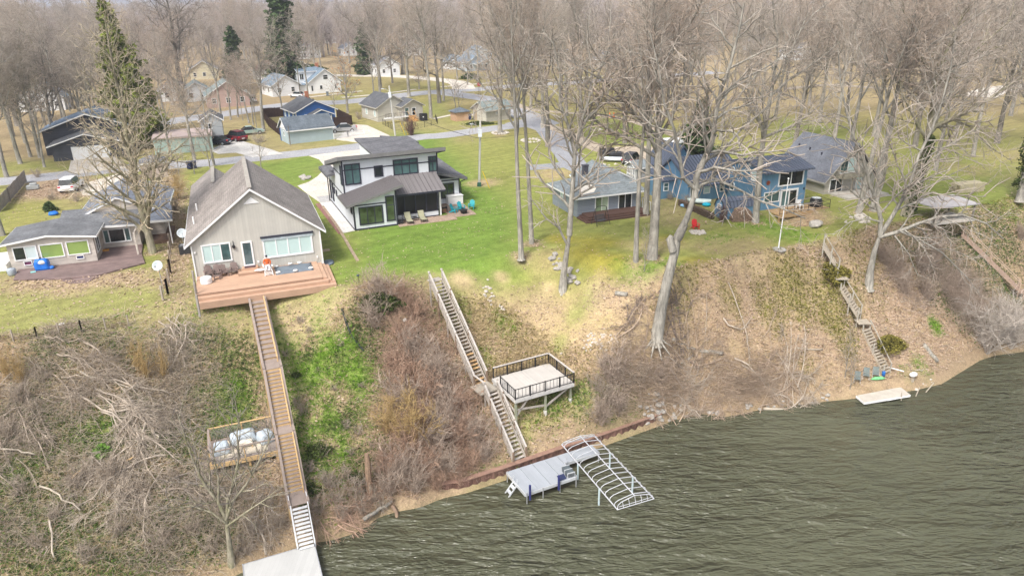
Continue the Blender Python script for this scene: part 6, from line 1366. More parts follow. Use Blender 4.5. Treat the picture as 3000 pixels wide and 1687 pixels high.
for y in (dk*.42, dk*.42+.55): ld.beam((-.02, y, 0.45), (-.02, y, -.1), .05, .05); ld.beam((0, y, -.05), (-1.0, y, -1.2), .06, .1)
for i in range(3): ld.box(-.35-.3*i, -.1-.3*i, dk*.42+.03, dk*.42+.52, -.36-.3*i, -.32-.3*i)
ld.build('ladder', mat('pale_aluminium', (0, 0, 0)), DK)
bx = thing('dock_box', 'dark grey dock box with pale straps on grey dock corner', 'box', fk.w(wk-.42, .55, 0), aK+1.5); MB().box(-.5, .5, -.3, .3, .02, .42).build('body', mat('dark_grey_plastic', (.10, .12, .13), .5), bx, bevel=.03); m = MB()
for x in (-.5, -.02, .46): m.box(x, x+.05, -.32, .32, .0, .45)
m.build('straps', mat('pale_strap', (.5, .52, .53), .6), bx); o = MB().box(-.3, .3, -.22, .22, .0, .04).build('solar_panel', mat('solar_panel_blue', (.03, .04, .09), .3), None); o.location = fk.w(wk-1.15, .3, .12); o.rotation_euler = (R_(25), 0, aK); tag(o, 'small tilted solar panel in front of dock box', 'solar panel')
# boat lift canopy frame
zc = 1.42; cS = np.array(P(1809, 1492, zc)); cE = np.array(P(1913.8, 1457.8, zc)); cW = np.array(P(1645.7, 1301.4, zc)); aC = math.atan2(cW[1]-cS[1], cW[0]-cS[0]); Lc = float(np.linalg.norm(cW-cS)); Wc = float(np.linalg.norm(cE-cS))
CF = thing('boat_lift_canopy', 'bare white arched canopy frame over empty boat lift', 'boat lift', (cS[0], cS[1], zc), aC); PIPE = mat('white_pipe', (.58, .59, .62), .4, .06, 1, .5, .2); hC = .55
arch = lambda x, inset=0: [(x, 0, 0), (x, -.06, .22), (x, -.3, .36), (x, -Wc*.5, hC), (x, -Wc+.3, .36), (x, -Wc+.06, .22), (x, -Wc, 0)]
for i in range(13): m = MB(); m.tube(arch(.45+(Lc-.9)*i/12), .028, 6); m.build('arch_rib', PIPE, CF)
for y in (0, -Wc): m = MB(); m.tube([(0, y, 0), (Lc, y, 0)], .045, 8); m.build('side_rail', PIPE, CF)
m = MB(); m.tube([(.25, -Wc*.5, hC+.02), (Lc-.25, -Wc*.5, hC+.02)], .04, 8); m.build('ridge_pole', PIPE, CF)
for x, s in ((0, 1), (Lc, -1)):
    m = MB(); m.tube([(x, 0, 0), (x, -Wc, 0)], .03, 6); m.tube([(x, 0, 0), (x+.12*s, -.1, .24), (x+.2*s, -.4, .36), (x+.25*s, -Wc*.5, hC), (x+.2*s, -Wc+.4, .36), (x+.12*s, -Wc+.1, .24), (x, -Wc, 0)], .028, 6); m.tube([(x+.05*s, -.15, .15), (x+.05*s, -Wc+.15, .15)], .02, 6)
    for k_ in range(1, 6): y = -Wc*k_/6; m.tube([(x, y, 0), (x+.2*s, y, .36+.17*(1-abs(k_-3)/3))], .018, 5)
    m.build('end_frame', PIPE, CF)
fc = frline(cS, cW)
for u, v in ((1694, 1403), (1758, 1477), (1852.7, 1442), (1786, 1370)):
    px_, py_ = fc.loc(*P(u, v, 0)); py_ = 0 if py_ > -Wc/2 else -Wc; m = MB(); m.cyl(px_, py_, -zc-1.5, 0, .07, 8); m.cyl(px_, py_, -zc*.45, 0, .055, 8); m.build('post', mat('pale_blue_grey_pipe', (.50, .60, .62), .4, .1), CF)
m = MB()
for y in (-.15, -Wc+.15): m.tube([(2.0, y, -zc-.35), (6.3, y, -zc-.35)], .06, 6)
m.build('cradle', METALG, CF)
# old stairs on the right bluff
def old_stairs(label, segs, w, mt, rail, n_per, landing=True, z_off=.12, rails=True, two=False):
    """segs: (top pixel, bottom pixel) of each flight, laid on the ground"""
    T = OLD_XY[segs[0][0]]; t = thing('bluff_stairs', label, 'stairs', (T[0], T[1], 0)); prev = None
    for (a, b), n in zip(segs, n_per):
        A = np.array(OLD_XY[a])+np.array([0, 0, z_off]); C = np.array(OLD_XY[b])+np.array([0, 0, z_off]); o = np.array([T[0], T[1], 0]); A = A-o; C = C-o; d = C-A; h = np.array([d[0], d[1]])/np.linalg.norm(d[:2]); nn = np.array([-h[1], h[0]])
        tp = MB().box(-.12, .12, -w/2, w/2, -.04, 0); first = None
        for i in range(n):
            p = A+d*(i+.5)/n
            if first is None: ob = first = tp.build('tread', mt, t)
            else: ob = first.copy(); COL.objects.link(ob)
            ob.parent = t; ob.location = p; ob.rotation_euler.z = math.atan2(h[1], h[0])
        for s in (-1, 1):
            off = np.array([*(nn*s*w/2), 0]); m = MB(); m.beam(A+off-[0, 0, .12], C+off-[0, 0, .12], .06, .24); m.build('stringer', mt, t)
            if rails and (s > 0 or two): m = MB(); m.beam(A+off+[0, 0, .75], C+off+[0, 0, .75], .06, .07); m.build('hand_rail', rail, t)
            for f_ in (0.02, .5, .98):
                if rails: p = A+d*f_+off; zg = hz(p[0]+T[0], p[1]+T[1]); m = MB(); m.beam((p[0], p[1], zg-.4), p+[0, 0, .8 if (s > 0 or two or f_ > .4) else .5], .1, .1); m.build('post', rail, t)
        if prev is not None and landing: mid = (prev+A)/2; m = MB(); m.box(mid[0]-.6, mid[0]+.6, mid[1]-.55, mid[1]+.55, mid[2]-.08, mid[2]); m.build('landing', mt, t)
        prev = C
    return t
OLDW = mat('old_brown_stair_wood', (.20, .155, .12), .95, .25, 4); OLDT = mat('old_tan_stair_wood', (.40, .35, .28), .95, .25, 4)
old_stairs('old brown stairs with stone grey rail left of pale leaning tree', OLD_ST[0], .95, OLDT, mat('old_grey_rail', (.42, .39, .33), .95, .2), [9, 11, 15])
old_stairs('thin rusty brown stairs below the pavilion at the right edge', OLD_ST[1], 1.1, mat('pinkish_old_tread', (.36, .26, .2), .95), mat('rusty_rail', (.44, .33, .25), .9), [22, 8], True, .35, True, True)
# swim raft at the right shore
t, lq_, c_ = poly_thing('swim_raft', 'pale plywood swim raft moored at the shore', 'raft', [(2508.6, 1158), (2638.8, 1133), (2667, 1155.8), (2533, 1178)], .33, .06, mat('pale_weathered_ply', (.50, .46, .40), .9, .15, 1.2)); m = MB()
for i in range(4): a, b = lq_[i], lq_[(i+1) % 4]; m.beam((*a, -.12), (*b, -.12), .07, .18)
m.build('white_frame', WHITE, t); m = MB(); m.tube([(lq_[2][0]*.5+lq_[3][0]*.5, lq_[2][1]*.5+lq_[3][1]*.5, -.2), (lq_[2][0]-.2, lq_[2][1]-.3, .05)], .05, 6); m.build('boom', WHITE, t)
# ------------------------------------------------------------------ people, furniture, vehicles and other single things
def obj1(mb, name, m, label, cat, loc=(0, 0, 0), rz=0, group=None, **k):
    o = mb.build(name, m, None, **k); o.location = loc; o.rotation_euler.z = rz; return tag(o, label, cat, group)
def onf(fr, x, y, z=0): return fr.w(x, y, z)
# ---- Adirondack chairs
def adirondack(label, loc, rz, m, group=None):
    t = thing('adirondack_chair', label, 'chair', loc, rz, group); t.scale = (.9, .9, .95)       # faces -y
    mb = MB()
    for i in range(6): y = -.26+i*.1; mb.box(-.26, .26, y, y+.085, .36-.035*i, .385-.035*i)
    mb.build('seat', m, t); mb = MB()
    for i in range(5): x = -.24+i*.12; h = 1.0-.05*abs(i-2); mb.beam((x, .22, .22), (x, .22+.3*(h-.2)/.8, h), .105, .025, (0, 1, 0))
    mb.beam((-.28, .30, .45), (.28, .30, .45), .06, .03); mb.build('backrest', m, t)
    for s in (-1, 1):
        mb = MB(); mb.box(s*.26, s*.40, -.36, .34, .545, .57); mb.build('armrest', m, t)
        mb = MB(); mb.box(s*.28, s*.33, -.32, -.22, 0, .545); mb.build('leg', m, t)
        mb = MB(); mb.beam((s*.30, -.28, .33), (s*.30, .55, .03), .04, .12); mb.build('leg', m, t)
    return t
MW = mat('dark_brown_chair_wood', (.21, .155, .14), .7, .1, 2); MTEAL = mat('teal_chair_plastic', (.03, .36, .42), .5, .06); MRED = mat('red_chair_plastic', (.70, .03, .035), .45, .05)
for i, (x, y, r, l) in enumerate([(1.06, -.5, .1, 'dark brown slatted chair at the left end, nearest the white round table'), (1.72, -.55, -.1, 'dark brown slatted chair second from left with a footstool'), (2.28, -.75, .25, 'dark brown slatted chair third from left on orange deck'), (3.1, -.55, 0, 'dark brown slatted chair standing alone by the door steps')]):
    adirondack(l, f1.w(x, y, .002), f1.a+r, MW, 'dark slatted chairs on the orange deck')
fs = thing('footstool', 'small dark slatted footstool before the second chair', 'footstool', f1.w(1.66, -1.35, .002), f1.a); mb = MB(); [mb.box(-.2+.1*i, -.12+.1*i, -.2, .2, .3, .33) for i in range(5)]; mb.build('seat', MW, fs); [MB().box(x-.03, x+.03, -.18, .18, 0, .3).build('leg', MW, fs) for x in (-.17, .25)]
o = MB().lathe([(.40, 0), (.45, .03), (.46, .42), (.44, .5), (.3, .53), (.0, .535)], 20); obj1(o, 'round_table', mat('white_covered_table', (.80, .80, .80), .6, .05), 'round white covered table at left end of orange deck', 'table', f1.w(.88, -1.95, .002))
# ---- sunken tub cover with white weights
mb = MB(); N = 14; vs = []; fs_ = []
for j in range(8):
    for i in range(N): x = 6.35+3.1*i/(N-1); y = -2.3+2.1*j/7; e_ = (i in (0, N-1)) or (j in (0, 7)); vs.append((x+.03*mnoise.noise(Vector((i*.7, j*.9, 1)))*e_*4, y+.03*mnoise.noise(Vector((i, j*.9, 5)))*e_*4, .02 if e_ else .10+.07*mnoise.noise(Vector((i*.5, j*.8, 2)))))
for j in range(7):
    for i in range(N-1): a = j*N+i; fs_.append((a, a+1, a+N+1, a+N))
mb.add(vs, fs_); o = mb.build('pool_cover', mat('slate_blue_tarp', (.15, .18, .215), .6, .2, 1.2, .3, 0, .4), None, True); sm = o.modifiers.new('thickness', 'SOLIDIFY'); sm.thickness = .015; o.location = (*f1.o, f1.z); o.rotation_euler.z = f1.a; tag(o, 'slate blue cover over the sunken tub, weighted at its edge', 'tub cover')
WGT = mat('white_weight_bag', (.74, .73, .70), .7, .08)
for i, (x, y, l) in enumerate([(6.5, -.45, 'near the ladder'), (6.55, -2.1, 'at the front left corner'), (7.95, -2.2, 'at the middle of front edge'), (9.25, -2.05, 'at the front right corner'), (7.7, -.25, 'left of two at back edge'), (8.5, -.25, 'right of two at back edge')]):
    mb = MB(); mb.blob((0, 0, .1), .22, .13, .1, i, .15, 2); obj1(mb, 'weight_bag', WGT, 'white weight bag on slate tub cover, '+l, 'weight bag', f1.w(x, y, .06), f1.a, 'weight bags on the tub cover', smooth=True)
# ---- lounge chair of white slats, and the person reclining in it
lc = thing('lounge_chair', 'white slatted lounge chair on deck with ladder like foot end', 'chair', f1.w(5.8, -1.3, 0), f1.a); WP = mat('white_plastic', (.78, .78, .78), .45, .04)
mb = MB()
for i in range(8): y = -.75+i*.15; mb.box(-.3, .3, y, y+.1, .40, .43)
mb.build('seat', WP, lc); mb = MB()
for i in range(6): z = .45+i*.11; mb.beam((-.3, .45+.25*i*.11, z), (.3, .45+.25*i*.11, z), .09, .03)
mb.build('backrest', WP, lc); mb = MB()
for s in (-1, 1): mb.beam((s*.29, -.78, .42), (s*.33, -.9, 0), .05, .06)
for i in range(3): z = .1+.1*i; mb.beam((-.31, -.87+.08*i*.3, z), (.31, -.87+.08*i*.3, z), .05, .035)
mb.build('foot_frame', WP, lc)
for s in (-1, 1): mb = MB(); mb.beam((s*.29, .45, .42), (s*.31, .6, 0), .05, .06); mb.build('leg', WP, lc); mb = MB(); mb.box(s*.3, s*.4, -.3, .5, .6, .64); mb.build('armrest', WP, lc)
def skin_mesh(name, verts, edges, m, root=0, sub=2):
    me_ = bpy.data.meshes.new(name+'_bones'); me_.from_pydata([v[:3] for v in verts], edges, []); o_ = bpy.data.objects.new(name+'_bones', me_); COL.objects.link(o_)
    o_.modifiers.new('s', 'SKIN'); sd = o_.modifiers.new('u', 'SUBSURF'); sd.levels = sub; sd.render_levels = sub
    for i, v in enumerate(verts):
        r_ = v[3]; me_.skin_vertices[0].data[i].radius = (r_, v[4] if len(v) > 4 else r_)
    me_.skin_vertices[0].data[root].use_root = True
    dg = bpy.context.evaluated_depsgraph_get(); ev = o_.evaluated_get(dg); out = bpy.data.meshes.new_from_object(ev); out.name = name; bpy.data.objects.remove(o_); out.materials.clear(); out.materials.append(m)
    for p_ in out.polygons: p_.use_smooth = True
    return out
def chain(V, E, pts, start=None):
    prev = start
    for p in pts:
        V.append(p); i = len(V)-1
        if prev is not None: E.append((prev, i))
        prev = i
    return prev
SKIN = mat('skin', (.55, .36, .27), .6, .06); V, E = [], []
V.append((0, .18, .56, .15, .12)); chest = chain(V, E, [(0, .27, .78, .14, .11), (0, .34, .98, .155, .105), (0, .36, 1.08, .10, .08), (0, .35, 1.14, .052)], 0); 
hd = chain(V, E, [(0, .335, 1.19, .062), (0, .325, 1.245, .085, .095), (0, .33, 1.32, .088, .10), (0, .335, 1.38, .06, .065)], chest)
for s in (-1, 1):
    w_ = chain(V, E, [(s*.17, .34, 1.03, .062), (s*.26, .26, .86, .047), (s*.24, .08, .74, .042), (s*.15, -.1, .70, .034), (s*.12, -.17, .69, .036, .022)], 2)
    for k_ in range(4): fx = s*(.145-.017*k_); chain(V, E, [(fx, -.215, .685, .0095), (fx-s*.004, -.245-.008*(1.5-abs(k_-1.5)), .672, .0085), (fx-s*.006, -.262, .655, .007)], w_)
    chain(V, E, [(s*.09, -.185, .695, .010), (s*.075, -.21, .69, .008)], w_)
    chain(V, E, [(s*.10, .12, .53, .092), (s*.13, -.12, .58, .08), (s*.14, -.30, .62, .066), (s*.14, -.52, .52, .058), (s*.14, -.70, .46, .043), (s*.14, -.76, .47, .045), (s*.145, -.79, .56, .034)], 0)
pm_ = skin_mesh('person', V, E, SKIN); pe = bpy.data.objects.new('person', pm_); COL.objects.link(pe); pe.location = f1.w(5.8, -1.3, 0); pe.rotation_euler.z = f1.a; tag(pe, 'person in orange jacket, dark cap and pale trousers reclining on lounge chair', 'person')
def garment(name, idx_pts, edges, m): g_ = skin_mesh(name, idx_pts, edges, m); o_ = bpy.data.objects.new(name, g_); COL.objects.link(o_); o_.parent = pe; return o_
V2, E2 = [], []; V2.append((0, .18, .58, .18, .145)); k_ = chain(V2, E2, [(0, .27, .78, .17, .135), (0, .34, .98, .185, .13), (0, .36, 1.09, .085, .08)], 0)
for s in (-1, 1): chain(V2, E2, [(s*.19, .34, 1.03, .085), (s*.27, .26, .86, .068), (s*.25, .08, .75, .06), (s*.18, -.06, .71, .048)], 2)
garment('jacket', V2, E2, mat('orange_jacket', (.50, .105, .025), .85, .15, 6)); V2, E2 = [], []; V2.append((0, .17, .55, .165, .13))
for s in (-1, 1): chain(V2, E2, [(s*.10, .12, .54, .11), (s*.13, -.12, .585, .10), (s*.14, -.30, .625, .085), (s*.14, -.52, .525, .076), (s*.14, -.68, .47, .06)], 0)
garment('trousers', V2, E2, mat('pale_trousers', (.68, .68, .70), .8, .06)); mb = MB(); mb.lathe([(.10, 1.315), (.102, 1.34), (.095, 1.39), (.06, 1.43), (.0, 1.44)], 14, (0, .332, 0)); mb.box(-.07, .07, .17, .26, 1.315, 1.33); mb.build('cap', mat('navy_cap', (.02, .025, .05), .8), pe, True)
mb = MB(); mb.blob((0, .24, 1.215), .05, .03, .05, 3, .1, 2); mb.build('beard', mat('white_beard', (.72, .70, .68), .9), pe, True); mb = MB(); [mb.blob((s*.032, .243, 1.285), .009, .006, .007, 1, 0, 1) for s in (-1, 1)]; mb.build('eyes', BLACKM, pe); mb = MB(); mb.blob((0, .235, 1.26), .014, .02, .02, 2, 0, 1); [mb.blob((s*.092, .33, 1.27), .012, .022, .032, 1, 0, 1) for s in (-1, 1)]; mb.build('nose_and_ears', SKIN, pe, True)
mb = MB(); mb.blob((0, 0, .1), .42, .16, .11, 8, .25, 2); obj1(mb, 'towel_bundle', mat('white_towel', (.72, .73, .74), .95, .06), 'crumpled white towel bundle left of the lounge chair', 'towel', f1.w(5.15, -1.3, .2), f1.a, smooth=True)
# ---- beside the gabled house
ac = thing('air_conditioner', 'dark grey air conditioner at left wall of gabled house', 'air conditioner', (*P(543, 742), B), f1.a); mb = MB(); mb.box(-.45, .45, -.45, .45, 0, .85); mb.build('body', mat('dark_grey_casing', (.06, .06, .065), .5), ac, bevel=.04); mb = MB(); [mb.box(-.46, .46, -.46, .46, .12+.12*i, .15+.12*i) for i in range(6)]; mb.build('grille', BLACKM, ac); mb = MB(); mb.cyl(0, 0, .85, .88, .34, 16); mb.build('fan_guard', mat('grey_guard', (.25, .25, .26), .5), ac)
def dish(label, loc, rz, pole, r=.42):
    t = thing('satellite_dish', label, 'satellite dish', loc, rz); mb = MB(); n = 16; prof_ = [(0, .0), (r*.4, .02), (r*.75, .075), (r, .14)]; b_ = MB(); b_.lathe(prof_+[(r*.98, .15), (r*.73, .085), (r*.4, .03), (.001, .012)], n); o_ = b_.build('reflector', mat('pale_blue_grey_dish', (.50, .55, .57), .5, .06), t, True); o_.location = (0, 0, pole); o_.rotation_euler = (R_(62), 0, 0)
    mb.tube([(0, .05, 0), (0, .05, pole)], .03, 8); mb.build('pole', METALG, t); mb = MB(); mb.tube([(0, -.1, pole-.35), (0, -.6, pole+.12)], .018, 6); mb.box(-.05, .05, -.66, -.56, pole+.08, pole+.2); mb.build('feed_arm', METALG, t); return t
dish('grey satellite dish on the tilted post left of gabled house', (*P(479, 858), B), .1, 2.35); dish('grey satellite dish fixed at left eave of gabled house', f1.w(-.75, 4.2, 1.9), .5, .8)
mb = MB(); mb.blob((0, 0, .05), .55, .8, .16, 4, .2, 2); obj1(mb, 'tarp_bundle', mat('slate_blue_tarp', (0, 0, 0)), 'folded slate tarp lying right of the orange deck', 'tarp', (*P(962, 771), B), .3, smooth=True)
mb = MB(); mb.box(-.35, .35, -.2, .2, 0, .12); obj1(mb, 'stepping_stone', mat('tan_stone', (.46, .36, .26), .9), 'tan stone slab beside right wall of gabled house', 'stone', (*P(955, 735), B), f1.a)
# ---- on the left deck
t = thing('covered_grill', 'blue tarp draped over grill on the worn left deck', 'grill cover', f2.w(2.55, -.75, -.06), f2.a); cv = cover('tarp', '', 0, 0, 1.15, .75, .95, 5, mat('bright_blue_tarp', (.015, .16, .62), .45, .15, 2, .4), f2, 0, 0, .22); cv.parent = t; cv.location = (0, 0, 0); cv.rotation_euler = (0, 0, 0); del cv['category']; cv['label'] = ''; del cv['label']
mb = MB(); mb.blob((.1, -.28, .7), .3, .16, .2, 9, .2, 2); mb.build('white_patch', mat('white_torn_sheet', (.75, .75, .75), .7), t, True)
mb = MB(); mb.blob((0, 0, .14), .3, .25, .16, 7, .3, 2); obj1(mb, 'tarp_bundle', mat('bright_blue_tarp', (0, 0, 0)), 'small blue tarp bundle at right foot of the covered grill', 'tarp', f2.w(3.25, -.9, -.06), smooth=True)
t = thing('folding_chair', 'black folding chair behind the blue covered grill', 'chair', f2.w(2.45, -.32, -.06), f2.a); mb = MB(); mb.box(-.23, .23, -.2, .2, .44, .47); mb.build('seat', BLACKM, t); mb = MB(); mb.tube([(-.22, .2, .45), (-.22, .28, .86), (0, .3, .92), (.22, .28, .86), (.22, .2, .45)], .018, 6); mb.box(-.2, .2, .26, .29, .66, .84); mb.build('backrest', BLACKM, t)
for s in (-1, 1): mb = MB(); mb.tube([(s*.22, .22, .5), (s*.22, -.22, 0)], .015, 5); mb.tube([(s*.22, -.18, .45), (s*.22, .24, 0)], .015, 5); mb.build('leg', BLACKM, t)
mb = MB(); mb.box(-.2, .2, -.12, .12, 0, .05); obj1(mb, 'teal_cushion', mat('turquoise_cloth', (.25, .62, .58), .8), 'small turquoise cloth lying on the worn left deck', 'cloth', f2.w(1.9, -1.35, -.06), .5)
mb = MB(); mb.lathe([(.28, 0), (.36, .1), (.36, .5), (.3, .62), (.0, .66)], 14); obj1(mb, 'metal_drum', mat('grey_blue_drum', (.35, .39, .43), .5, .2), 'squat grey drum at left end of the worn deck', 'drum', (*P(37, 806), B), smooth=True)
mb = MB(); mb.box(-.35, .35, -.2, .2, 0, .12); obj1(mb, 'doormat', mat('orange_mat', (.62, .30, .06), .9), 'orange mat on the porch of left ranch house', 'mat', f2.w(7.0, 2.9, -.06), f2.a)
mb = MB(); mb.blob((0, 0, .2), .6, .5, .25, 3, .2, 2); obj1(mb, 'blue_tarp', mat('bright_blue_tarp', (0, 0, 0)), 'blue tarp heap in grass behind the left ranch house', 'tarp', (*P(158, 630), B), smooth=True)
mb = MB(); mb.box(-1.2, .4, -.5, .5, .0, .6); mb.box(-.6, .6, .5, 1.8, 0, 1.1); obj1(mb, 'white_awning_box', mat('white_panel', (.74, .75, .77), .6), 'white boxed annex at left edge beside ranch house', 'annex', f2.w(-.9, .9, -.2), f2.a)
mb = MB(); mb.lathe([(.2, 0), (.2, .06), (.0, .08)], 12); obj1(mb, 'bucket_lid', mat('white_plastic', (0, 0, 0)), 'white round lid lying on the left lawn', 'lid', (*G(181, 951)[:2], B+.02))
# ---- patio of the modern house
def lounger(label, x, y, r):
    t = thing('sun_lounger', label, 'sun lounger', f3.w(x, y, .06), f3.a+r, 'loungers on the brown patio'); c_ = mat('olive_tan_sling', (.36, .35, .24), .8, .08); mb = MB(); mb.box(-.32, .32, -.95, .2, .33, .36); mb.build('seat', c_, t); mb = MB(); mb.beam((0, .2, .345), (0, .62, .95), .64, .03, (0, 1, 0)); mb.build('backrest', c_, t)
    for s in (-1, 1):
        mb = MB(); mb.tube([(s*.34, -1.0, .34), (s*.34, .2, .34), (s*.34, .62, .97)], .022, 6); mb.build('side_rail', BLACKM, t); mb = MB(); mb.tube([(s*.34, .3, .36), (s*.36, .1, .55), (s*.36, -.25, .55), (s*.34, -.3, .34)], .018, 6); mb.build('armrest', BLACKM, t)
        for y_ in (-.9, .25): mb = MB(); mb.tube([(s*.34, y_, .34), (s*.35, y_, 0)], .02, 6); mb.build('leg', BLACKM, t)
lounger('olive sling lounger on patio, left one beside black folded stroller', 5.75, .35, -.05); lounger('olive sling lounger on patio, right of the small side table', 7.25, .35, -.03)
t = thing('side_table', 'small black side table between two olive loungers', 'table', f3.w(6.5, .6, .06), f3.a); MB().cyl(0, 0, .42, .45, .25, 14).build('table_top', BLACKM, t); [MB().tube([(.2*math.cos(a_), .2*math.sin(a_), .42), (.25*math.cos(a_), .25*math.sin(a_), 0)], .015, 5).build('leg', BLACKM, t) for a_ in (0, 2.1, 4.2)]
t = thing('firewood_cart', 'black wire cart at patio corner left of the loungers', 'cart', f3.w(4.85, .2, .06), f3.a); mb = MB()
for z in (.15, .5): mb.beam((-.25, -.25, z), (.25, -.25, z), .04, .04); mb.beam((-.25, .25, z), (.25, .25, z), .04, .04); mb.beam((-.25, -.25, z), (-.25, .25, z), .04, .04); mb.beam((.25, -.25, z), (.25, .25, z), .04, .04)
for x in (-.25, .25): mb.tube([(x, -.25, 0), (x, -.25, .6), (x*.9, .1, .95), (x, .25, .6), (x, .25, 0)], .02, 5)
mb.build('frame', BLACKM, t); MB().box(-.22, .22, -.22, .22, .16, .42).build('basket', mat('charcoal_canvas', (.035, .035, .04), .8), t)
for l, u, v, r in (('teal slatted chair, leftmost of three at the fire bowl', 1331, 624, .75), ('teal slatted chair behind the fire bowl, middle of three', 1352, 618, .35), ('teal slatted chair, rightmost of three at fire bowl', 1382, 614, -.6)): adirondack(l, (*P(u, v), B+.08), f3.a+r, MTEAL, 'teal chairs around the fire bowl')
t = thing('fire_bowl', 'black mesh fire bowl among three teal chairs', 'fire bowl', (*P(1359, 627), B+.08), 0); mb = MB(); mb.lathe([(.3, .08), (.38, .18), (.40, .36), (.42, .38), (.42, .42), (.3, .4), (.0, .33)], 16); mb.build('bowl', BLACKM, t, True); [MB().tube([(.3*math.cos(a_), .3*math.sin(a_), .15), (.34*math.cos(a_), .34*math.sin(a_), 0)], .02, 5).build('leg', BLACKM, t) for a_ in (.5, 2.6, 4.7)]
t = thing('outdoor_counter', 'white boxed outdoor counter beneath the right patio window', 'counter', f3.w(12.6, 5.4, .06), f3.a); MB().box(-.85, .95, -.42, .42, 0, .92).build('body', WHITE, t); MB().box(-.9, 1.0, -.47, .45, .92, .98).build('top', WHITE, t)
t = thing('log_rack', 'black rack of firewood at the porch post', 'log rack', f3.w(10.35, 2.3, .06), f3.a); mb = MB(); mb.box(-.3, .3, -.02, .02, 0, .6); mb.box(-.32, -.28, -.2, .2, 0, .62); mb.box(.28, .32, -.2, .2, 0, .62); mb.build('frame', BLACKM, t); mb = MB(); [mb.cyl(-.2+.13*(i % 4), -.1, .1+.13*(i//4), .1, .06) for i in range(0)]; [mb.tube([(-.2+.13*(i % 4), -.2, .1+.13*(i//4)), (-.2+.13*(i % 4), .2, .1+.13*(i//4))], .06, 7) for i in range(12)]; mb.build('logs', mat('split_log', (.30, .17, .10), .9), t)
t = thing('patio_table', 'wooden dining table inside the dark screened porch', 'table', f3.w(8.2, 2.7, .06), f3.a); MB().box(-.8, .8, -.4, .4, .72, .77).build('table_top', mat('warm_table_wood', (.4, .2, .09), .6), t); [MB().box(x-.04, x+.04, y-.04, y+.04, 0, .72).build('leg', MW, t) for x in (-.7, .7) for y in (-.32, .32)]
# ---- poles, wires and signs
def utility_pole(label, u, v, h, m, r=.16, lamp=True, box=True, tilt=0):
    x, y = P(u, v); t = thing('utility_pole', label, 'utility pole', (x, y, B), 0); t.rotation_euler.y = tilt; MB().tube([(0, 0, -.3), (0, 0, h)], [r, r*.72], 10).build('pole', m, t)
    if box: MB().box(-.24, .24, -.5, -.14, h-1.9, h-1.0).build('transformer', mat('pale_grey_box', (.6, .63, .66), .5), t); mb = MB(); mb.tube([(-.1, -.1, 0.2), (-.1, -.16, h-2.2)], .035, 6); mb.build('conduit', METALG, t)
    if lamp: mb = MB(); mb.tube([(0, 0, h-1.0), (-.5, -.3, h-.5), (-.95, -.5, h-.35)], .03, 6); a_ = mb.build('lamp_arm', METALG, t); MB().box(-1.25, -.85, -.62, -.42, h-.42, h-.3).build('lamp_head', mat('pale_grey_box', (0, 0, 0)), a_)
    return (x, y, B+h)
PALEP = mat('pale_grey_pole', (.52, .50, .46), .85, .12, 2)
p1 = utility_pole('pale utility pole with transformer standing on the green lawn', 1404, 545, 8.1, PALEP, .16, True, True, .05); t = bpy.data.objects['utility_pole']; MB().box(-.25, .25, -.45, -.1, 0, .5).build('meter_box', mat('dark_green_box', (.03, .10, .07), .5), t)
p2 = utility_pole('tall utility pole with street lamp beside tan bungalow', 1158, 398, 8.4, PALEP, .17, True, True, -.05); p3 = utility_pole('brown utility pole at corner of the pale blue garage', 851, 427, 3.2, M_BARKD, .09, False, False); p4 = utility_pole('brown utility pole before the white dormer house', 881, 288, 7.5, M_BARKD, .14, False, False)
def wire(label, a, b, sag, r=.016): 
    n = 14; pts = [(a[0]+(b[0]-a[0])*i/n, a[1]+(b[1]-a[1])*i/n, a[2]+(b[2]-a[2])*i/n-sag*4*(i/n)*(1-i/n)) for i in range(n+1)]; obj1(MB().tube(pts, r, 4), 'power_line', BLACKM, label, 'power line')
q1 = (p1[0]+.35, p1[1], p1[2]-2.2); wire('black power line from lawn pole to the pole by tan bungalow', q1, (p2[0], p2[1], p2[2]-3.5), .5, .03); wire('thin power line from bungalow pole toward the pale blue garage', (p2[0], p2[1], p2[2]-4.5), (p3[0], p3[1], p3[2]-.2), .8); wire('thin power line running off left from garage pole', (p3[0], p3[1], p3[2]-.2), (*P(560, 440), B+4.5), .6); wire('thin power line from lawn pole toward the right park', q1, (*P(1900, 430), B+6), .7)
fl = thing('flagpole', 'slim white flagpole on bluff lawn with round stone base', 'flagpole', (*P(2280, 732), B), 0); fl.rotation_euler.y = .02; MB().tube([(0, 0, 0), (0, 0, 6.6)], [.06, .035], 8).build('pole', WHITE, fl); MB().blob((0, 0, 6.65), .09, .09, .09, 1, 0, 1).build('ball', WHITE, fl); MB().lathe([(.62, 0), (.6, .1), (.0, .14)], 16, (.1, 0, 0)).build('base', mat('grey_stone', (.36, .34, .31), .95, .3, 3), fl)
ss = thing('stop_sign', 'red octagonal stop sign at the road corner', 'sign', (*P(1404, 279), B), R_(25)); [MB().beam((s*.22, 0, 0), (s*.22, 0, 2.9), .06, .06).build('post', mat('dark_sign_post', (.10, .06, .05), .8), ss) for s in (-1, 1)]; mb = MB(); mb.extr([(.52*math.cos(R_(22.5+45*i)), -.05, 2.55+.52*math.sin(R_(22.5+45*i))) for i in range(8)], (0, .03, 0)); mb.build('plate', mat('sign_red', (.55, .06, .06), .5), ss)
fc_ = bpy.data.curves.new('stop_text', 'FONT'); fc_.body = 'STOP'; fc_.size = .36; fc_.align_x = 'CENTER'; fc_.extrude = .004; fo = bpy.data.objects.new('tmp', fc_); COL.objects.link(fo); bpy.context.view_layer.update()
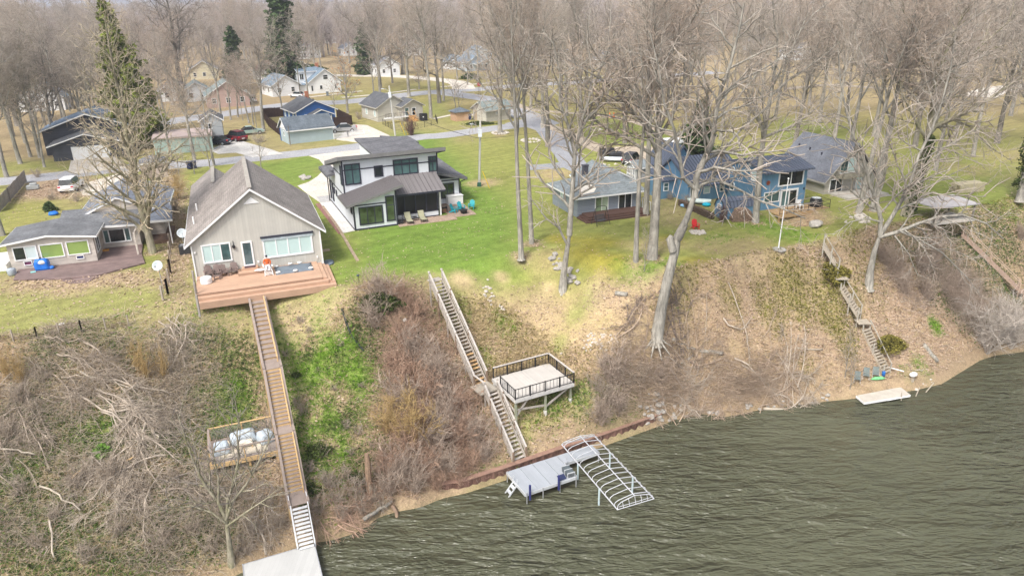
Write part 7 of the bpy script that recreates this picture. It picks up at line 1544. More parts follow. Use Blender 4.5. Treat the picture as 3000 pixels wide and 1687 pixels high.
tm_ = bpy.data.meshes.new_from_object(fo.evaluated_get(bpy.context.evaluated_depsgraph_get())); bpy.data.objects.remove(fo); tm_.materials.clear(); tm_.materials.append(WHITE); fo = link('lettering', tm_, ss, (0, -.06, 2.42), (R_(90), 0, 0))
YEL = mat('yellow_plastic', (.72, .50, .03), .6)
for l, u, v, r in (('yellow guy wire guard leaning beside the lawn pole', 1434, 552, -.35), ('yellow guy wire guard left of two near brush by lane', 1186, 396, -.3), ('yellow guy wire guard right of two near brush by lane', 1196, 396, -.3)): o = obj1(MB().tube([(0, 0, 0), (0, 0, 2.3)], .045, 6), 'guy_guard', YEL, l, 'guy guard', (*P(u, v), B)); o.rotation_euler.y = r
for l, u in (('orange traffic cone, left of two on the park path', 1786), ('orange traffic cone, right of two on the park path', 1798)):
    t = thing('traffic_cone', l, 'traffic cone', (*P(u, 345), B)); MB().lathe([(.24, .04), (.2, .2), (.06, .95), (.04, .97)], 10).build('cone', mat('orange_cone', (.75, .16, .03), .5), t); MB().lathe([(.175, .4), (.125, .62), (.13, .62), (.18, .4)], 10).build('white_band', WHITE, t); MB().box(-.26, .26, -.26, .26, 0, .04).build('base', BLACKM, t)
# ---- cars
def car(label, u, v, rz, m, kind='suv', s=1., cat='car'):
    t = thing('parked_car', label, cat, (*P(u, v), B+.03), rz); t.scale = (s,)*3; L, Wd, H_ = (4.7, 1.85, 1.7) if kind == 'suv' else (4.6, 1.78, 1.42); hb = .95 if kind == 'suv' else .85
    def shell(prof_, w, taper=0.0):
        bm = bmesh.new(); a_ = [bm.verts.new((x, -w/2+taper*max(0, z-hb), z)) for x, z in prof_]; b_ = [bm.verts.new((x, w/2-taper*max(0, z-hb), z)) for x, z in prof_]; n = len(prof_); bm.faces.new(a_[::-1]); bm.faces.new(b_)
        for i in range(n): bm.faces.new((a_[i], a_[(i+1) % n], b_[(i+1) % n], b_[i]))
        bmesh.ops.bevel(bm, geom=bm.edges[:], offset=.05, segments=2, affect='EDGES', clamp_overlap=True); me_ = bpy.data.meshes.new('s'); bm.to_mesh(me_); bm.free(); return me_
    # length along x, front at +x
    me_ = shell([(-L/2, .35), (L/2-.1, .3), (L/2, .55), (L/2-.1, hb-.15), (L/2-1.15, hb+.02), (-L/2+.1, hb+.05), (-L/2-.02, .7)], Wd); me_.materials.append(m); link('body', me_, t)
    r0 = -L/2+.18 if kind == 'suv' else -L/2+.75
    me_ = shell([(r0, hb), (L/2-1.2, hb), (L/2-1.95, H_), (r0+(.35 if kind == 'suv' else .7), H_-.02)], Wd-.1, .22); me_.materials.append(G_DARK); link('windows', me_, t)
    me_ = shell([(r0+(.3 if kind == 'suv' else .75), H_-.04), (L/2-1.9, H_-.04), (L/2-2.05, H_+.04), (r0+.5+(.4 if kind != 'suv' else 0), H_+.04)], Wd-.42); me_.materials.append(m); link('roof', me_, t)
    for x in (-L/2+.85, L/2-.9):
        for y in (-Wd/2+.08, Wd/2-.08):
            mb = MB(); mb.tube([(x, y-.11, .33), (x, y+.11, .33)], .33, 14); w_ = mb.build('wheel', BLACKM, t); mb = MB(); mb.tube([(x, y-.12, .33), (x, y+.12, .33)], .2, 10); mb.build('rim', METALG, w_)
    for y in (-Wd/2+.2, Wd/2-.2): MB().box(-L/2-.04, -L/2+.1, y-.15, y+.15, .78, .95).build('tail_light', mat('tail_light_red', (.55, .02, .03), .3), t); MB().box(L/2-.2, L/2-.03, y-.16, y+.16, .6, .73).build('headlight', mat('headlight_clear', (.7, .72, .74), .2), t)
    for y in (-Wd/2-.1, Wd/2+.1): MB().box(L/2-1.75, L/2-1.6, y-.09, y+.09, hb, hb+.16).build('mirror', m, t)
    MB().box(-L/2-.05, -L/2+.05, -.26, .26, .52, .64).build('licence_plate', WHITE, t)
    return t
CW_ = mat('white_car_paint', (.78, .79, .80), .25, .03, 1, .5); CR_ = mat('maroon_car_paint', (.16, .02, .03), .25, .05, 1, .5); CS_ = mat('silver_car_paint', (.42, .42, .43), .3, .04, 1, .5, .3); CB_ = mat('black_car_paint', (.03, .032, .045), .25, .05, 1, .5); CG_ = mat('pale_green_car_paint', (.34, .45, .42), .3, .05, 1, .5)
car('white sport utility car with red tail lights behind ranch house', 212, 556, R_(104), CW_); car('maroon sport utility car parked on pale gravel', 692, 412, R_(140), CR_); car('dark sedan low beside the grey two storey house', 640, 424, R_(165), CB_, 'sedan'); car('pale green car half behind brush on the gravel drive', 735, 394, R_(30), CG_, 'sedan'); car('silver sedan behind white picket fence', 1006, 388, R_(195), CS_, 'sedan', 1.05)
car('white sedan beside the dormer house porch', 873, 286, R_(150), CW_, 'sedan'); car('white car before the house with orange chimney', 893, 176, R_(10), CW_, 'sedan'); car('white car parked far behind slim trunks at left', 735, 300, R_(120), CW_); car('dark car half hidden among brush by grey house', 612, 424, R_(20), CB_, 'sedan'); car('black sport utility car beside the blue garage', 1851, 478, R_(60), CB_, 'suv', .9)
# bins, fences
def bin_(label, u, v, m, lid, rz=.3, group=None):
    t = thing('wheeled_bin', label, 'bin', (*P(u, v), B), rz, group); mb = MB(); mb.extr([(-.26, -.3, .12), (.26, -.3, .12), (.3, -.36, 1.0), (-.3, -.36, 1.0)], (0, .62, 0)); mb.build('body', m, t); mb = MB(); mb.box(-.33, .33, -.42, .36, 1.0, 1.08); mb.build('lid', lid, t); [MB().tube([(x-.04, .3, .14), (x+.04, .3, .14)], .14, 10).build('wheel', BLACKM, t) for x in (-.26, .26)]
NB = mat('navy_bin', (.02, .03, .085), .5); BB = mat('blue_lid', (.02, .06, .32), .5)
bin_('navy bin at lane edge, left of the pair', 556, 496, NB, NB, .2, 'navy bins at the lane'); bin_('navy bin at lane edge, right of the pair', 570, 494, NB, NB, .3, 'navy bins at the lane'); bin_('dark bin with blue lid beside the lattice shed, left one', 1909, 556, NB, BB); bin_('dark bin beside the lattice shed, right of blue lidded one', 1921, 560, BLACKM, NB); bin_('dark bin beside the orange wooden shed', 1376, 352, NB, NB); bin_('grey bin at wall of white dormer house', 960, 282, mat('slate_bin', (.16, .2, .24), .5), mat('slate_bin', (0, 0, 0)))
def fence(name, label, cat, px, h, m, post_m, step=2.0, slat=.0, gap=0, top=None, wire_=0, hz0=0, pr=.05, ground=False):
    q = [np.array(G(*p) if ground else (*P(*p), B)) for p in px]; o_ = q[0]; t = thing(name, label, cat, tuple(o_)); bd = MB()
    for a, b in zip(q[:-1], q[1:]):
        L_ = np.linalg.norm((b-a)[:2]); n = max(1, round(L_/step)); d = (b-a)
        for i in range(n+1): p = a+d*i/n-o_; MB().beam(p-[0, 0, .2], p+[0, 0, h+.06], pr*2, pr*2).build('post', post_m, t)
        if slat:
            k_ = int(L_/(slat+gap))
            for i in range(k_): p = a+d*(i+.5)/k_-o_; dd = d/np.linalg.norm(d)*slat/2; z1_ = h*(1+.02*math.sin(i*12.9)); bd.add([tuple(p-dd+[0, 0, .05]), tuple(p+dd+[0, 0, .05]), tuple(p+dd+[0, 0, z1_]), tuple(p+[0, 0, z1_+(.08 if gap else 0)]), tuple(p-dd+[0, 0, z1_])], [(0, 1, 2, 3, 4)])
            bd.beam(a-o_+[0, 0, h*.25], b-o_+[0, 0, h*.25], .05, .09); bd.beam(a-o_+[0, 0, h*.8], b-o_+[0, 0, h*.8], .05, .09)
        for i in range(wire_): z = h*(i+.5)/wire_; bd.tube([a-o_+[0, 0, z], b-o_+[0, 0, z]], .012, 3)
        if wire_:
            k_ = int(L_/.25)
            for i in range(k_): p = a+d*i/k_-o_; bd.tube([p+[0, 0, .02], p+[0, 0, h]], .008, 3)
    o2 = bd.build('boards' if slat else 'wire_mesh', m, t)
    if slat: s_m = o2.modifiers.new('thickness', 'SOLIDIFY'); s_m.thickness = .025
    return t
DKF = mat('dark_brown_fence', (.05, .028, .022), .85, .2); GYF = mat('weathered_grey_fence', (.33, .30, .27), .9, .2)
fence('picket_fence', 'white picket fence before the silver sedan', 'fence', [(979, 409), (1020, 403), (1067, 396)], 1.0, WHITE, WHITE, 2.2, .09, .09); fence('board_fence', 'dark brown board fence round yard left of royal blue house', 'fence', [(842, 341), (772, 346), (788, 372), (822, 399)], 1.9, DKF, DKF, 2.4, .14); fence('board_fence', 'dark brown board fence right of royal blue house', 'fence', [(988, 343), (1032, 366), (980, 372)], 1.7, DKF, DKF, 2.4, .14)
fence('board_fence', 'weathered grey board fence running back at the left edge', 'fence', [(0, 622), (30, 590), (78, 534)], 1.6, GYF, GYF, 2.2, .15); fence('wire_fence', 'low black wire fence enclosing the tan bungalow yard', 'fence', [(1122, 365), (1155, 384), (1225, 378), (1282, 364), (1276, 350)], 1.0, BLACKM, BLACKM, 2.2, 0, 0, None, 3, 0, .03)
fence('wire_fence', 'rusty wire fence along the bluff crest of left lawn', 'fence', [(-30, 1008), (110, 992), (240, 972), (378, 955)], .85, mat('rusty_wire', (.16, .11, .08), .9), mat('grey_fence_post', (.36, .31, .26), .95), 1.4, 0, 0, None, 4, 0, .04, True); fence('post_fence', 'broken row of grey posts between two left gardens', 'fence', [(478, 880), (492, 860), (500, 800), (500, 720)], 1.2, mat('rusty_wire', (0, 0, 0)), mat('grey_fence_post', (0, 0, 0)), 2.6, 0, 0, None, 2, 0, .07)
fence('post_fence', 'white post at left end of orange deck with wire', 'fence', [(585, 920), (573, 845)], 1.5, mat('rusty_wire', (0, 0, 0)), GYF, 3.2, 0, 0, None, 1, 0, .07)
# tank, boats and yard things
t = thing('water_tank', 'black cube tank behind tan bungalow steps', 'tank', (*P(1241, 354), B), .5); MB().box(-.65, .65, -.55, .55, .05, 1.4).build('body', BLACKM, t, bevel=.08); mb = MB(); [mb.box(-.67, .67, -.57, .57, z, z+.05) for z in (.3, .7, 1.1)]; mb.build('cage', mat('dark_cage', (.06, .06, .065), .5), t); mb = MB(); mb.lathe([(.13, 0), (.13, .02), (0, .03)], 10); o = mb.build('white_cap', WHITE, t); o.location = (-.25, -.58, .8); o.rotation_euler = (R_(90), 0, 0)
def boat(label, u, v, L, w, h, rz, m, z=.25, cat='boat'):
    bm = MB(); n = 12; vs = []; fs_ = []
    for i in range(n+1):
        f_ = i/n; x = (f_-.5)*L; ww = w/2*math.sin(math.pi*min(1, max(0.02, f_)))**.55
        for k_ in range(7): a_ = math.pi*k_/6; vs.append((x, -ww*math.cos(a_), z+h*math.sin(a_)))
    for i in range(n):
        for k_ in range(6): a_ = i*7+k_; fs_.append((a_, a_+1, a_+8, a_+7))
        fs_.append((i*7+6, i*7, i*7+7, i*7+13))
    bm.add(vs, fs_); obj1(bm, 'upturned_boat', m, label, cat, (*P(u, v), B), rz, smooth=True)
boat('pale grey boat hull upturned beside the gravel yard', 1800, 474, 4.3, 1.1, .45, R_(-12), mat('pale_hull', (.55, .58, .62), .4, .06)); boat('small white green boat upturned beside log row', 2048, 598, 2.6, 1.0, .4, R_(-20), mat('pale_green_hull', (.60, .68, .64), .5, .06))
cover('covered_trailer', 'black covered trailer behind the pale upturned hull, left one', 0, 0, 2.2, 1.2, 1.1, 11, mat('black_tarp', (.025, .025, .03), .5), Fr(1778, 455, B, 10), 0, .2, .2, 'trailer'); cover('covered_trailer', 'black covered trailer behind the pale hull, right one', 0, 0, 2.2, 1.1, .9, 12, mat('black_tarp', (0, 0, 0)), Fr(1806, 462, B, 10), 0, -.3, .2, 'trailer')
cover('white_van_cover', 'white covered vehicle behind the blue garage', 0, 0, 4.2, 1.9, 1.8, 14, mat('white_cover', (.72, .73, .75), .6), Fr(1962, 440, B, 20), 0, 0, .08, 'covered vehicle')
mb = MB(); mb.box(-.7, .7, -.35, .35, .1, .6); mb.box(-.3, .5, -.3, .3, .6, .85); obj1(mb, 'garden_tractor', mat('grey_mower', (.36, .38, .38), .6), 'grey garden machine among leaves left of white car', 'mower', (*P(98, 556), B), .4, bevel=.05)
adirondack('bright red slatted chair on lawn behind stone fire ring', (*P(2037, 671), B), R_(10), MRED)
t = thing('garden_swing', 'black metal garden swing bench before brown cottage deck', 'swing', f4.w(1.15, -3.1, 0), f4.a+.12); mb = MB()
for s in (-1, 1): mb.tube([(s*.8, -.55, 0), (s*.72, 0, 1.75), (s*.8, .55, 0)], .03, 6)
mb.tube([(-.72, 0, 1.75), (-.4, 0, 1.95), (.4, 0, 1.95), (.72, 0, 1.75)], .03, 6); mb.build('frame', BLACKM, t); DG_ = mat('dark_grey_metal', (.09, .09, .10), .5); mb = MB(); [mb.box(-.6, .6, -.3+.1*i, -.23+.1*i, .45, .48) for i in range(5)]; mb.build('seat', DG_, t); mb = MB(); [mb.beam((-.58+.096*i, .2, .48), (-.58+.096*i, .3, .95), .04, .03) for i in range(13)]; mb.beam((-.6, .3, .95), (.6, .3, .95), .06, .05); mb.build('backrest', DG_, t); mb = MB(); [mb.tube([(s*.6, 0, .5), (s*.65, 0, 1.78)], .012, 4) for s in (-1, 1)]; mb.build('hangers', BLACKM, t)
t = thing('hot_tub', 'black barrel hot tub at right end of blue house deck', 'hot tub', f5.w(6.55, -1.1, .02), f5.a); MB().lathe([(.62, 0), (.66, .4), (.62, .85), (.5, .95), (0, .98)], 14).build('shell', BLACKM, t, True); MB().lathe([(.5, .96), (.3, 1.02), (0, 1.03)], 12).build('lid', mat('pale_lid', (.55, .58, .58), .4), t)
t = thing('deck_chair', 'white chair on blue house deck beside railing', 'chair', f5.w(4.3, -1.2, .02), f5.a); MB().box(-.28, .28, -.28, .28, .4, .45).build('seat', WP, t); MB().box(-.28, .28, .24, .3, .45, .95).build('backrest', WP, t); [MB().box(x-.03, x+.03, y-.03, y+.03, 0, .4).build('leg', WP, t) for x in (-.25, .25) for y in (-.25, .25)]
for l, x, y, m_ in (('turquoise shell sandbox in grass before blue house link', -4.2, 3.9, mat('turquoise_plastic', (.02, .45, .62), .5)), ('blue and white striped ball left of turquoise sandbox', -6.6, 4.6, mat('pale_blue_plastic', (.25, .48, .72), .5))): mb = MB(); mb.blob((0, 0, .2), .5, .4, .22, 2, .05, 2); obj1(mb, 'yard_toy', m_, l, 'toy', f5.w(x, y, 0), smooth=True)
# ---- stones, logs, heaps
STONE = mat('pale_field_stone', (.37, .345, .31), .95, .25, 2.5); STONEW = mat('whitish_stone', (.50, .455, .40), .95, .18, 2.5); STONEG = mat('grey_boulder', (.40, .39, .38), .95, .2, 2.5)
ST = []
for i in range(6): mb = MB(); mb.blob((0, 0, .3), 1, .8, .62, i+20, .3, 2); o_ = mb.build('stone', STONE, None, False); ST.append(o_.data); bpy.data.objects.remove(o_)
STW = [m_.copy() for m_ in ST]; [m_.materials.__setitem__(0, STONEW) for m_ in STW]
def stone(loc, s, rz, label, group, white=False, k_=None): o_ = link('stone', (STW if white else ST)[(k_ or rng.randrange(6)) % 6], None, loc, (rng.uniform(-.3, .3), rng.uniform(-.3, .3), rz)); o_.scale = (s, s, s); return tag(o_, label, 'stone', group)
def ring(u, v, r, n, s, label, group, white=True, sq=1.):
    c_ = P(u, v)
    for i in range(n): a_ = 2*math.pi*i/n; stone((c_[0]+r*math.cos(a_)*rng.uniform(.9, 1.1), c_[1]+r*sq*math.sin(a_)*rng.uniform(.9, 1.1), B), s*rng.uniform(.7, 1.3), a_, label, group, white)
ring(1465, 391, 1.3, 15, .3, 'pale stone of the ring round the lane tree', 'stones ringing the lane tree'); ring(1556, 414, 1.4, 15, .3, 'pale stone of the broken ring below lane tree', 'stones of the lower ring'); ring(2044, 682, .62, 12, .22, 'rounded stone of the lawn fire ring', 'stones of the fire ring'); ring(2044, 682, .3, 6, .2, 'rounded stone of the lawn fire ring', 'stones of the fire ring')
def heap(px, n, s, spread, label, group, white=False):
    for i in range(n): u, v = px[i % len(px)]; x, y, z = G(u+rng.gauss(0, spread[0]), v+rng.gauss(0, spread[1])); stone((x, y, z-.05), s*rng.uniform(.5, 1.4), rng.uniform(0, 6), label, group, white)
heap([(1628, 764), (1640, 778), (1655, 800), (1668, 822)], 20, .32, (12, 8), 'grey white stone in crest heap beside the forked tree', 'stones by the forked tree'); heap([(1760, 990), (1740, 1005), (1785, 1010)], 60, .12, (24, 15), 'small pale rubble stone on slope left of leaning tree', 'rubble on the slope', True); heap([(1420, 840), (1428, 865), (1432, 885), (1470, 895)], 22, .16, (8, 10), 'small white stone strewn down slope right of grey stairs', 'white stones by the grey stairs', True)
heap([(1920, 1222), (1945, 1215), (1905, 1190), (1935, 1200), (1915, 1160)], 34, .24, (12, 8), 'tan shore rock at the end of steel seawall', 'rocks at the seawall end'); heap([(2510, 640), (2530, 650), (2545, 640)], 22, .26, (18, 7), 'pale stone round two trunks before tan steep house', 'stones round the two trunks', True); heap([(2100, 1208), (2200, 1192), (2300, 1180), (2420, 1165)], 26, .2, (35, 5), 'wet grey rock along the right waterline', 'rocks at the waterline'); heap([(1830, 460), (1850, 492), (1790, 482)], 12, .22, (20, 3), 'white stone edging the gravel yard', 'stones of the gravel yard', True)
heap([(895, 524), (905, 520), (885, 528)], 5, .5, (3, 1), 'grey boulder beside the curved drive lawn', 'boulders by the drive'); heap([(1790, 385), (1730, 378)], 16, .28, (28, 3), 'pale stone in low heap on park grass', 'stones on the park grass', True); heap([(2000, 1150), (1990, 1190), (2700, 1125), (2650, 1150)], 22, .14, (25, 10), 'small pale stone scattered above the shore', 'small shore stones', True)
stone((*P(2390, 664), B), .75, .5, 'large round grey boulder right of blue house deck', None, False, 1); stone((*P(1188, 1035)[:2], 0), .1, 0, 'spare', None) if False else None
def log(label, a, b, r, m=M_BARK, cat='log', name='fallen_log', taper=.7, bend=.1, z=.1, n=5):
    A = np.array(G(*a))+[0, 0, z]; C = np.array(G(*b))+[0, 0, z]; rs_ = np.random.RandomState(int(a[0])); pts = [A+(C-A)*i/n+(rs_.normal(0, bend, 3)*[1, 1, .4] if 0 < i < n else 0) for i in range(n+1)]; obj1(MB().tube(pts, list(np.linspace(r, r*taper, n+1)), 7), name, m, label, cat, smooth=True)
log('short grey log lying on leaves above the slope', (1803, 862), (1838, 866), .22, M_BARK, bend=0, taper=.95, n=2); log('long bare branch arching down slope right of leaning tree', (1968, 998), (2035, 1025), .16, M_BARK, bend=.25); log('thick crooked fallen branch on the right slope', (2115, 1038), (2052, 1030), .22); log('crooked branch end lying below thick fallen one', (2052, 1030), (1995, 1068), .12, M_BARK, bend=.2); log('grey driftwood log above right shore', (2705, 1012), (2745, 1062), .22, M_BARK, bend=.05, taper=.9); log('thin pole lying across right slope', (2335, 1022), (2410, 1026), .07, mat('pale_driftwood', (.44, .385, .31), .9)); log('bleached pole lying at right shore near stairs', (2680, 1088), (2720, 1085), .06, mat('pale_driftwood', (0, 0, 0)))
log('long floating boom log at the right waterline', (2236, 1201), (2535, 1186), .13, mat('pale_driftwood', (0, 0, 0)), bend=.06, z=.15, n=8); log('driftwood limb slanting into water below brush', (1150, 1490), (1185, 1560), .15, POSTB, bend=.12, z=.3); log('split trunk lying along the shore below brush', (1065, 1530), (1150, 1475), .16, M_BARK, bend=.1, z=.25); log('bleached crooked branch at foot of the left slope', (762, 1540), (780, 1628), .09, mat('pale_driftwood', (0, 0, 0)), bend=.15)
A = np.array(G(1083, 1450)); obj1(MB().tube([A-[0, 0, .3], A+[.02, .1, 1.4], A+[.05, .2, 2.6], A+[.02, .3, 3.3]], [.3, .24, .21, .16], 9), 'dead_trunk', mat('shredded_bark', (.25, .17, .115), .95, .35, 5), 'standing dead brown trunk on lower green slope', 'dead trunk')
dp = [np.array(G(u, v))+[0, 0, .1] for u, v in smooth([(1002, 908), (1014, 945), (1030, 985), (1050, 1012), (1066, 1032)], 4)]; obj1(MB().tube(dp, .09, 8), 'drain_pipe', mat('black_corrugated_pipe', (.03, .035, .035), .6), 'black corrugated drain pipe snaking down the green slope', 'pipe', smooth=True)
# firewood
FW = mat('stacked_firewood', (.27, .19, .14), .95, .4, 9); FWD = mat('dark_firewood', (.13, .095, .07), .95, .4, 9)
def woodpile(label, fr, x0, x1, y0, y1, h, seed, m, round_=False, rz=0):
    mb = MB(); r_ = random.Random(seed); n = int((x1-x0)/.15)
    for k_ in range(int(h/.13)):
        for i in range(n):
            f_ = i/max(1, n-1)*2-1; lim = h*(1-abs(f_)**3*.75) if round_ else h*(.9+.1*math.sin(i))
            if k_*.13 > lim: continue
            x = x0+(x1-x0)*(i+.5*(k_ % 2))/n; o_ = r_.uniform(-.06, .06); mb.tube([(x, y0+o_, .07+k_*.13), (x+r_.uniform(-.03, .03), y1+o_, .07+k_*.13)], r_.uniform(.055, .085), 5)
    o_ = mb.build('wood_pile', m, None); o_.location = (*fr.o, fr.z); o_.rotation_euler.z = fr.a+rz; return tag(o_, label, 'wood pile')
woodpile('domed stack of split firewood beside the pale trunk', Fr(*Q5(830, 1190), B, 4), -.05, 2.2, -.5, .5, 1.35, 3, FW, True)
a_, b_ = P(1992, 601), P(2088, 643); fw = Fr(1500, 800, B, 0); fw.o = a_; fw.a = math.atan2(b_[1]-a_[1], b_[0]-a_[0]); woodpile('long low row of dark firewood left of barn shed', fw, 0, math.hypot(b_[0]-a_[0], b_[1]-a_[1]), -.25, .25, .75, 5, FWD)
mb = MB(); [mb.box(-1.9+rng.uniform(-.2, .2), 1.9+rng.uniform(-.3, .3), -.7+.35*j, -.4+.35*j, .02+.13*k_, .13+.13*k_) for k_ in range(8) for j in range(4)]; obj1(mb, 'plank_stack', mat('pale_yellowish_planks', (.50, .44, .30), .9, .15, 3), 'stack of pale sawn planks on grass at far right', 'plank stack', (*P(2832, 560), B), .25)
# shore things at the right
for i, (u, v, l) in enumerate([(2510, 1120, 'folding shore chair, leftmost of three below old stairs'), (2536, 1109, 'folding shore chair, middle of three below old stairs'), (2564, 1106, 'folding shore chair, rightmost of three below old stairs')]):
    x, y, z = G(u, v); t = thing('folding_chair', l, 'chair', (x, y, z), R_(-20), 'chairs at the right shore'); GC_ = mat('grey_green_canvas', (.17, .2, .19), .8); MB().box(-.26, .26, -.25, .22, .38, .41).build('seat', GC_, t); mb = MB(); mb.beam((0, .2, .4), (0, .38, .95), .5, .03, (0, 1, 0)); mb.build('backrest', GC_, t)
    for s in (-1, 1): mb = MB(); mb.tube([(s*.26, -.25, 0), (s*.26, .25, .42)], .018, 5); mb.tube([(s*.26, .28, 0), (s*.26, -.22, .42)], .018, 5); mb.tube([(s*.27, -.25, .6), (s*.27, .25, .6)], .018, 5); mb.build('leg', METALG, t)
x, y, z = G(2572, 1112); o = MB().tube([(-.7, 0, .1), (-.3, 0, .16), (.3, 0, .16), (.7, 0, .1)], [.03, .16, .16, .03], 8); obj1(o, 'float_toy', mat('bright_green_float', (.2, .62, .25), .5), 'bright green float lying before rightmost shore chair', 'float', (x, y, z), .1, smooth=True)
x, y, z = G(2587, 1103); obj1(MB().lathe([(.14, 0), (.15, .5), (.12, .55), (0, .56)], 12), 'water_drum', mat('blue_drum', (.02, .15, .48), .5), 'blue drum at foot of the old brown stairs', 'drum', (x, y, z), smooth=True)
x, y, z = G(2672, 1118); t = thing('outboard_motor', 'white covered outboard motor on stand at right shore', 'outboard motor', (x, y, z), .3); mb = MB(); mb.blob((0, 0, .75), .42, .26, .24, 3, .08, 2); mb.build('cowl', WHITE, t, True); MB().box(-.1, .1, -.1, .1, 0, .6).build('stand', mat('pale_driftwood', (0, 0, 0)), t)
for u, v, h, l, r in ((2683, 1160, .9, 'wooden stake in shallow water, left of swim raft end', .2), (2713, 1148, 1.1, 'thin metal stake leaning in shallow water', .5), (2640, 1172, .8, 'short stake against front of swim raft', -.1)): x, y = P(u, v, 0); o = obj1(MB().tube([(0, 0, -.6), (0, 0, h)], .05, 6), 'stake', mat('pale_driftwood', (0, 0, 0)), l, 'stake', (x, y, 0)); o.rotation_euler.y = r
o = MB().tube([(-1.2, 0, 0), (1.2, 0, 0)], .05, 6); x, y, z = G(2605, 1085); o = obj1(o, 'white_pole', WHITE, 'white pole leaning at foot of old brown stairs', 'pole', (x, y, z+.3), R_(-40)); 
mb = MB(); mb.blob((0, 0, .15), .2, .18, .18, 3, .2, 2); x, y, z = G(1187, 943); obj1(mb, 'litter_bag', WGT, 'white bag caught in brush left of grey stairs', 'bag', (x, y, z), smooth=True); x, y, z = G(1051, 828); t = thing('lawn_marker', 'small dark lamp post at bluff edge lawn', 'lamp', (x, y, z)); MB().tube([(0, 0, 0), (0, 0, .6)], .025, 6).build('pole', BLACKM, t); MB().lathe([(.12, .6), (.14, .68), (0, .76)], 10).build('lamp_head', mat('dark_blue_grey', (.07, .09, .12), .5), t)
# ------------------------------------------------------------------ ground cover, brush, shrubs
rs = np.random.RandomState(77)
def scatter(n, wgt, box=None, slope_only=False):
    """n ground points drawn by a weight per terrain vertex (fine part of the sheet only)"""
    ok = (GP[:, 0] > -62) & (GP[:, 0] < 66) & (GP[:, 1] > 26) & (GP[:, 1] < 98)
    pr = np.where(ok, np.clip(wgt, 0, None), 0); pr = pr/pr.sum(); i = rs.choice(len(GP), n, p=pr)
    xy = GP[i]+rs.uniform(-.3, .3, (n, 2)); return np.column_stack([xy, hfun(xy)])
land = (dsh > .3).astype(float); bank = land*np.clip(-dcr+.5, 0, 1)
def varied(name, stops, scale=9):
    t = NT(name); t.col(t.ramp(t.noise(scale, 2, .9), stops)); return t.fin(.9, .1)
# leaves lying on the bluff and under the trees
p = scatter(70000, (W['leaf']*1.0+W['dirt']*.5+W['straw']*.15)*np.where(dcr > 0, .5, 1)*land); p[:, 2] += rs.uniform(.02, .09, len(p))
stuff(link('leaf_litter', leaf_mesh('leaf_litter', p, .125, varied('fallen_leaves', [(.3, (.17, .11, .07)), (.45, (.36, .25, .18)), (.55, (.49, .38, .28)), (.7, (.61, .5, .4))]), rs, .75)))
def blades(name, p, L, wd, m, lean=.45, up=.25):
    n = len(p); d = rs.normal(0, lean, (n, 3)); d[:, 2] = rs.uniform(up, 1, n); d /= np.linalg.norm(d, axis=1, keepdims=True); a = np.cross(d, rs.normal(0, 1, (n, 3))); a /= np.linalg.norm(a, axis=1, keepdims=True)+1e-9
    l = L*rs.uniform(.5, 1.3, n)[:, None]; v = np.stack([p-a*wd, p+a*wd, p+d*l], 1).reshape(-1, 3); return npmesh(name, v, None, m, False, np.arange(n*3).reshape(-1, 3))
tuft = scatter(9500, W['straw']*bank+.12*W['leaf']*bank); q = np.repeat(tuft, 9, 0)+rs.normal(0, .13, (85500, 3))*[1, 1, .1]
stuff(link('dry_grass', blades('dry_grass', q, .5, .020, varied('straw_blades', [(.3, (.36, .27, .15)), (.6, (.53, .42, .255)), (.8, (.64, .54, .36))], 2.5), .8, .1)))
tuft = scatter(6500, (W['bright']+.8*W['green']*np.clip(-dcr, 0, 1))*land); q = np.repeat(tuft, 9, 0)+rs.normal(0, .14, (58500, 3))*[1, 1, .1]
stuff(link('green_grass', blades('green_grass', q, .24, .022, varied('fresh_blades', [(.3, (.07, .16, .015)), (.55, (.16, .30, .03)), (.75, (.27, .38, .06))], 1.6), .6, .2)))
p = scatter(50000, (W['ivy']*1.3+W['bright']*.06)*bank); p[:, 2] += rs.uniform(.03, .3, len(p))
stuff(link('ivy_ground_cover', leaf_mesh('ivy_ground_cover', p, .085, varied('ivy_ground_leaves', [(.3, (.04, .065, .02)), (.55, (.09, .135, .035)), (.75, (.17, .2, .06))], 2.0), rs, .4)))
p = scatter(16000, (W['moss']+W['olive'])*bank); p[:, 2] += rs.uniform(.02, .2, len(p)); stuff(link('low_weeds', leaf_mesh('low_weeds', p, .085, varied('olive_weed_leaves', [(.3, (.10, .10, .02)), (.6, (.22, .21, .05)), (.8, (.3, .3, .09))], 2.0), rs, .5)))
# loose twigs all over the bluff
def twig_field(name, n, wgt, L, r, m, lie=.35, clump=None):
    p = scatter(n, wgt); p[:, 2] += .03; d = rs.normal(0, 1, (n, 3)); d[:, 2] = np.abs(rs.normal(.1, lie, n)); T = TB(); T.twigs(p, d, L*rs.uniform(.4, 1.4, n), np.full(n, r)*rs.uniform(.6, 1.4, n), None, -.1, .3, rs); return stuff(link(name, T.mesh(name, m)))
def zone(px, soft=1.5, nz=1.2):
    poly = [G(u, v)[:2] for u, v in px]; d = seg_dist(GP, poly+[poly[0]]); d = np.where(inside(GP, poly), d, -d); return np.clip((d+NZ1*nz)/soft*.5+.5, 0, 1)*land
zl_ = zone([(-60, 1010), (380, 975), (560, 950), (610, 1060), (640, 1180), (600, 1230), (680, 1400), (830, 1480), (850, 1590), (640, 1690), (-60, 1700)])
zm_ = zone([(1095, 860), (1180, 850), (1290, 960), (1400, 1190), (1470, 1340), (1300, 1440), (1100, 1500), (1130, 1280), (1090, 1050)])
zb_ = zone([(880, 1480), (1050, 1410), (1110, 1330), (1230, 1440), (1160, 1485), (1050, 1540), (930, 1570)])
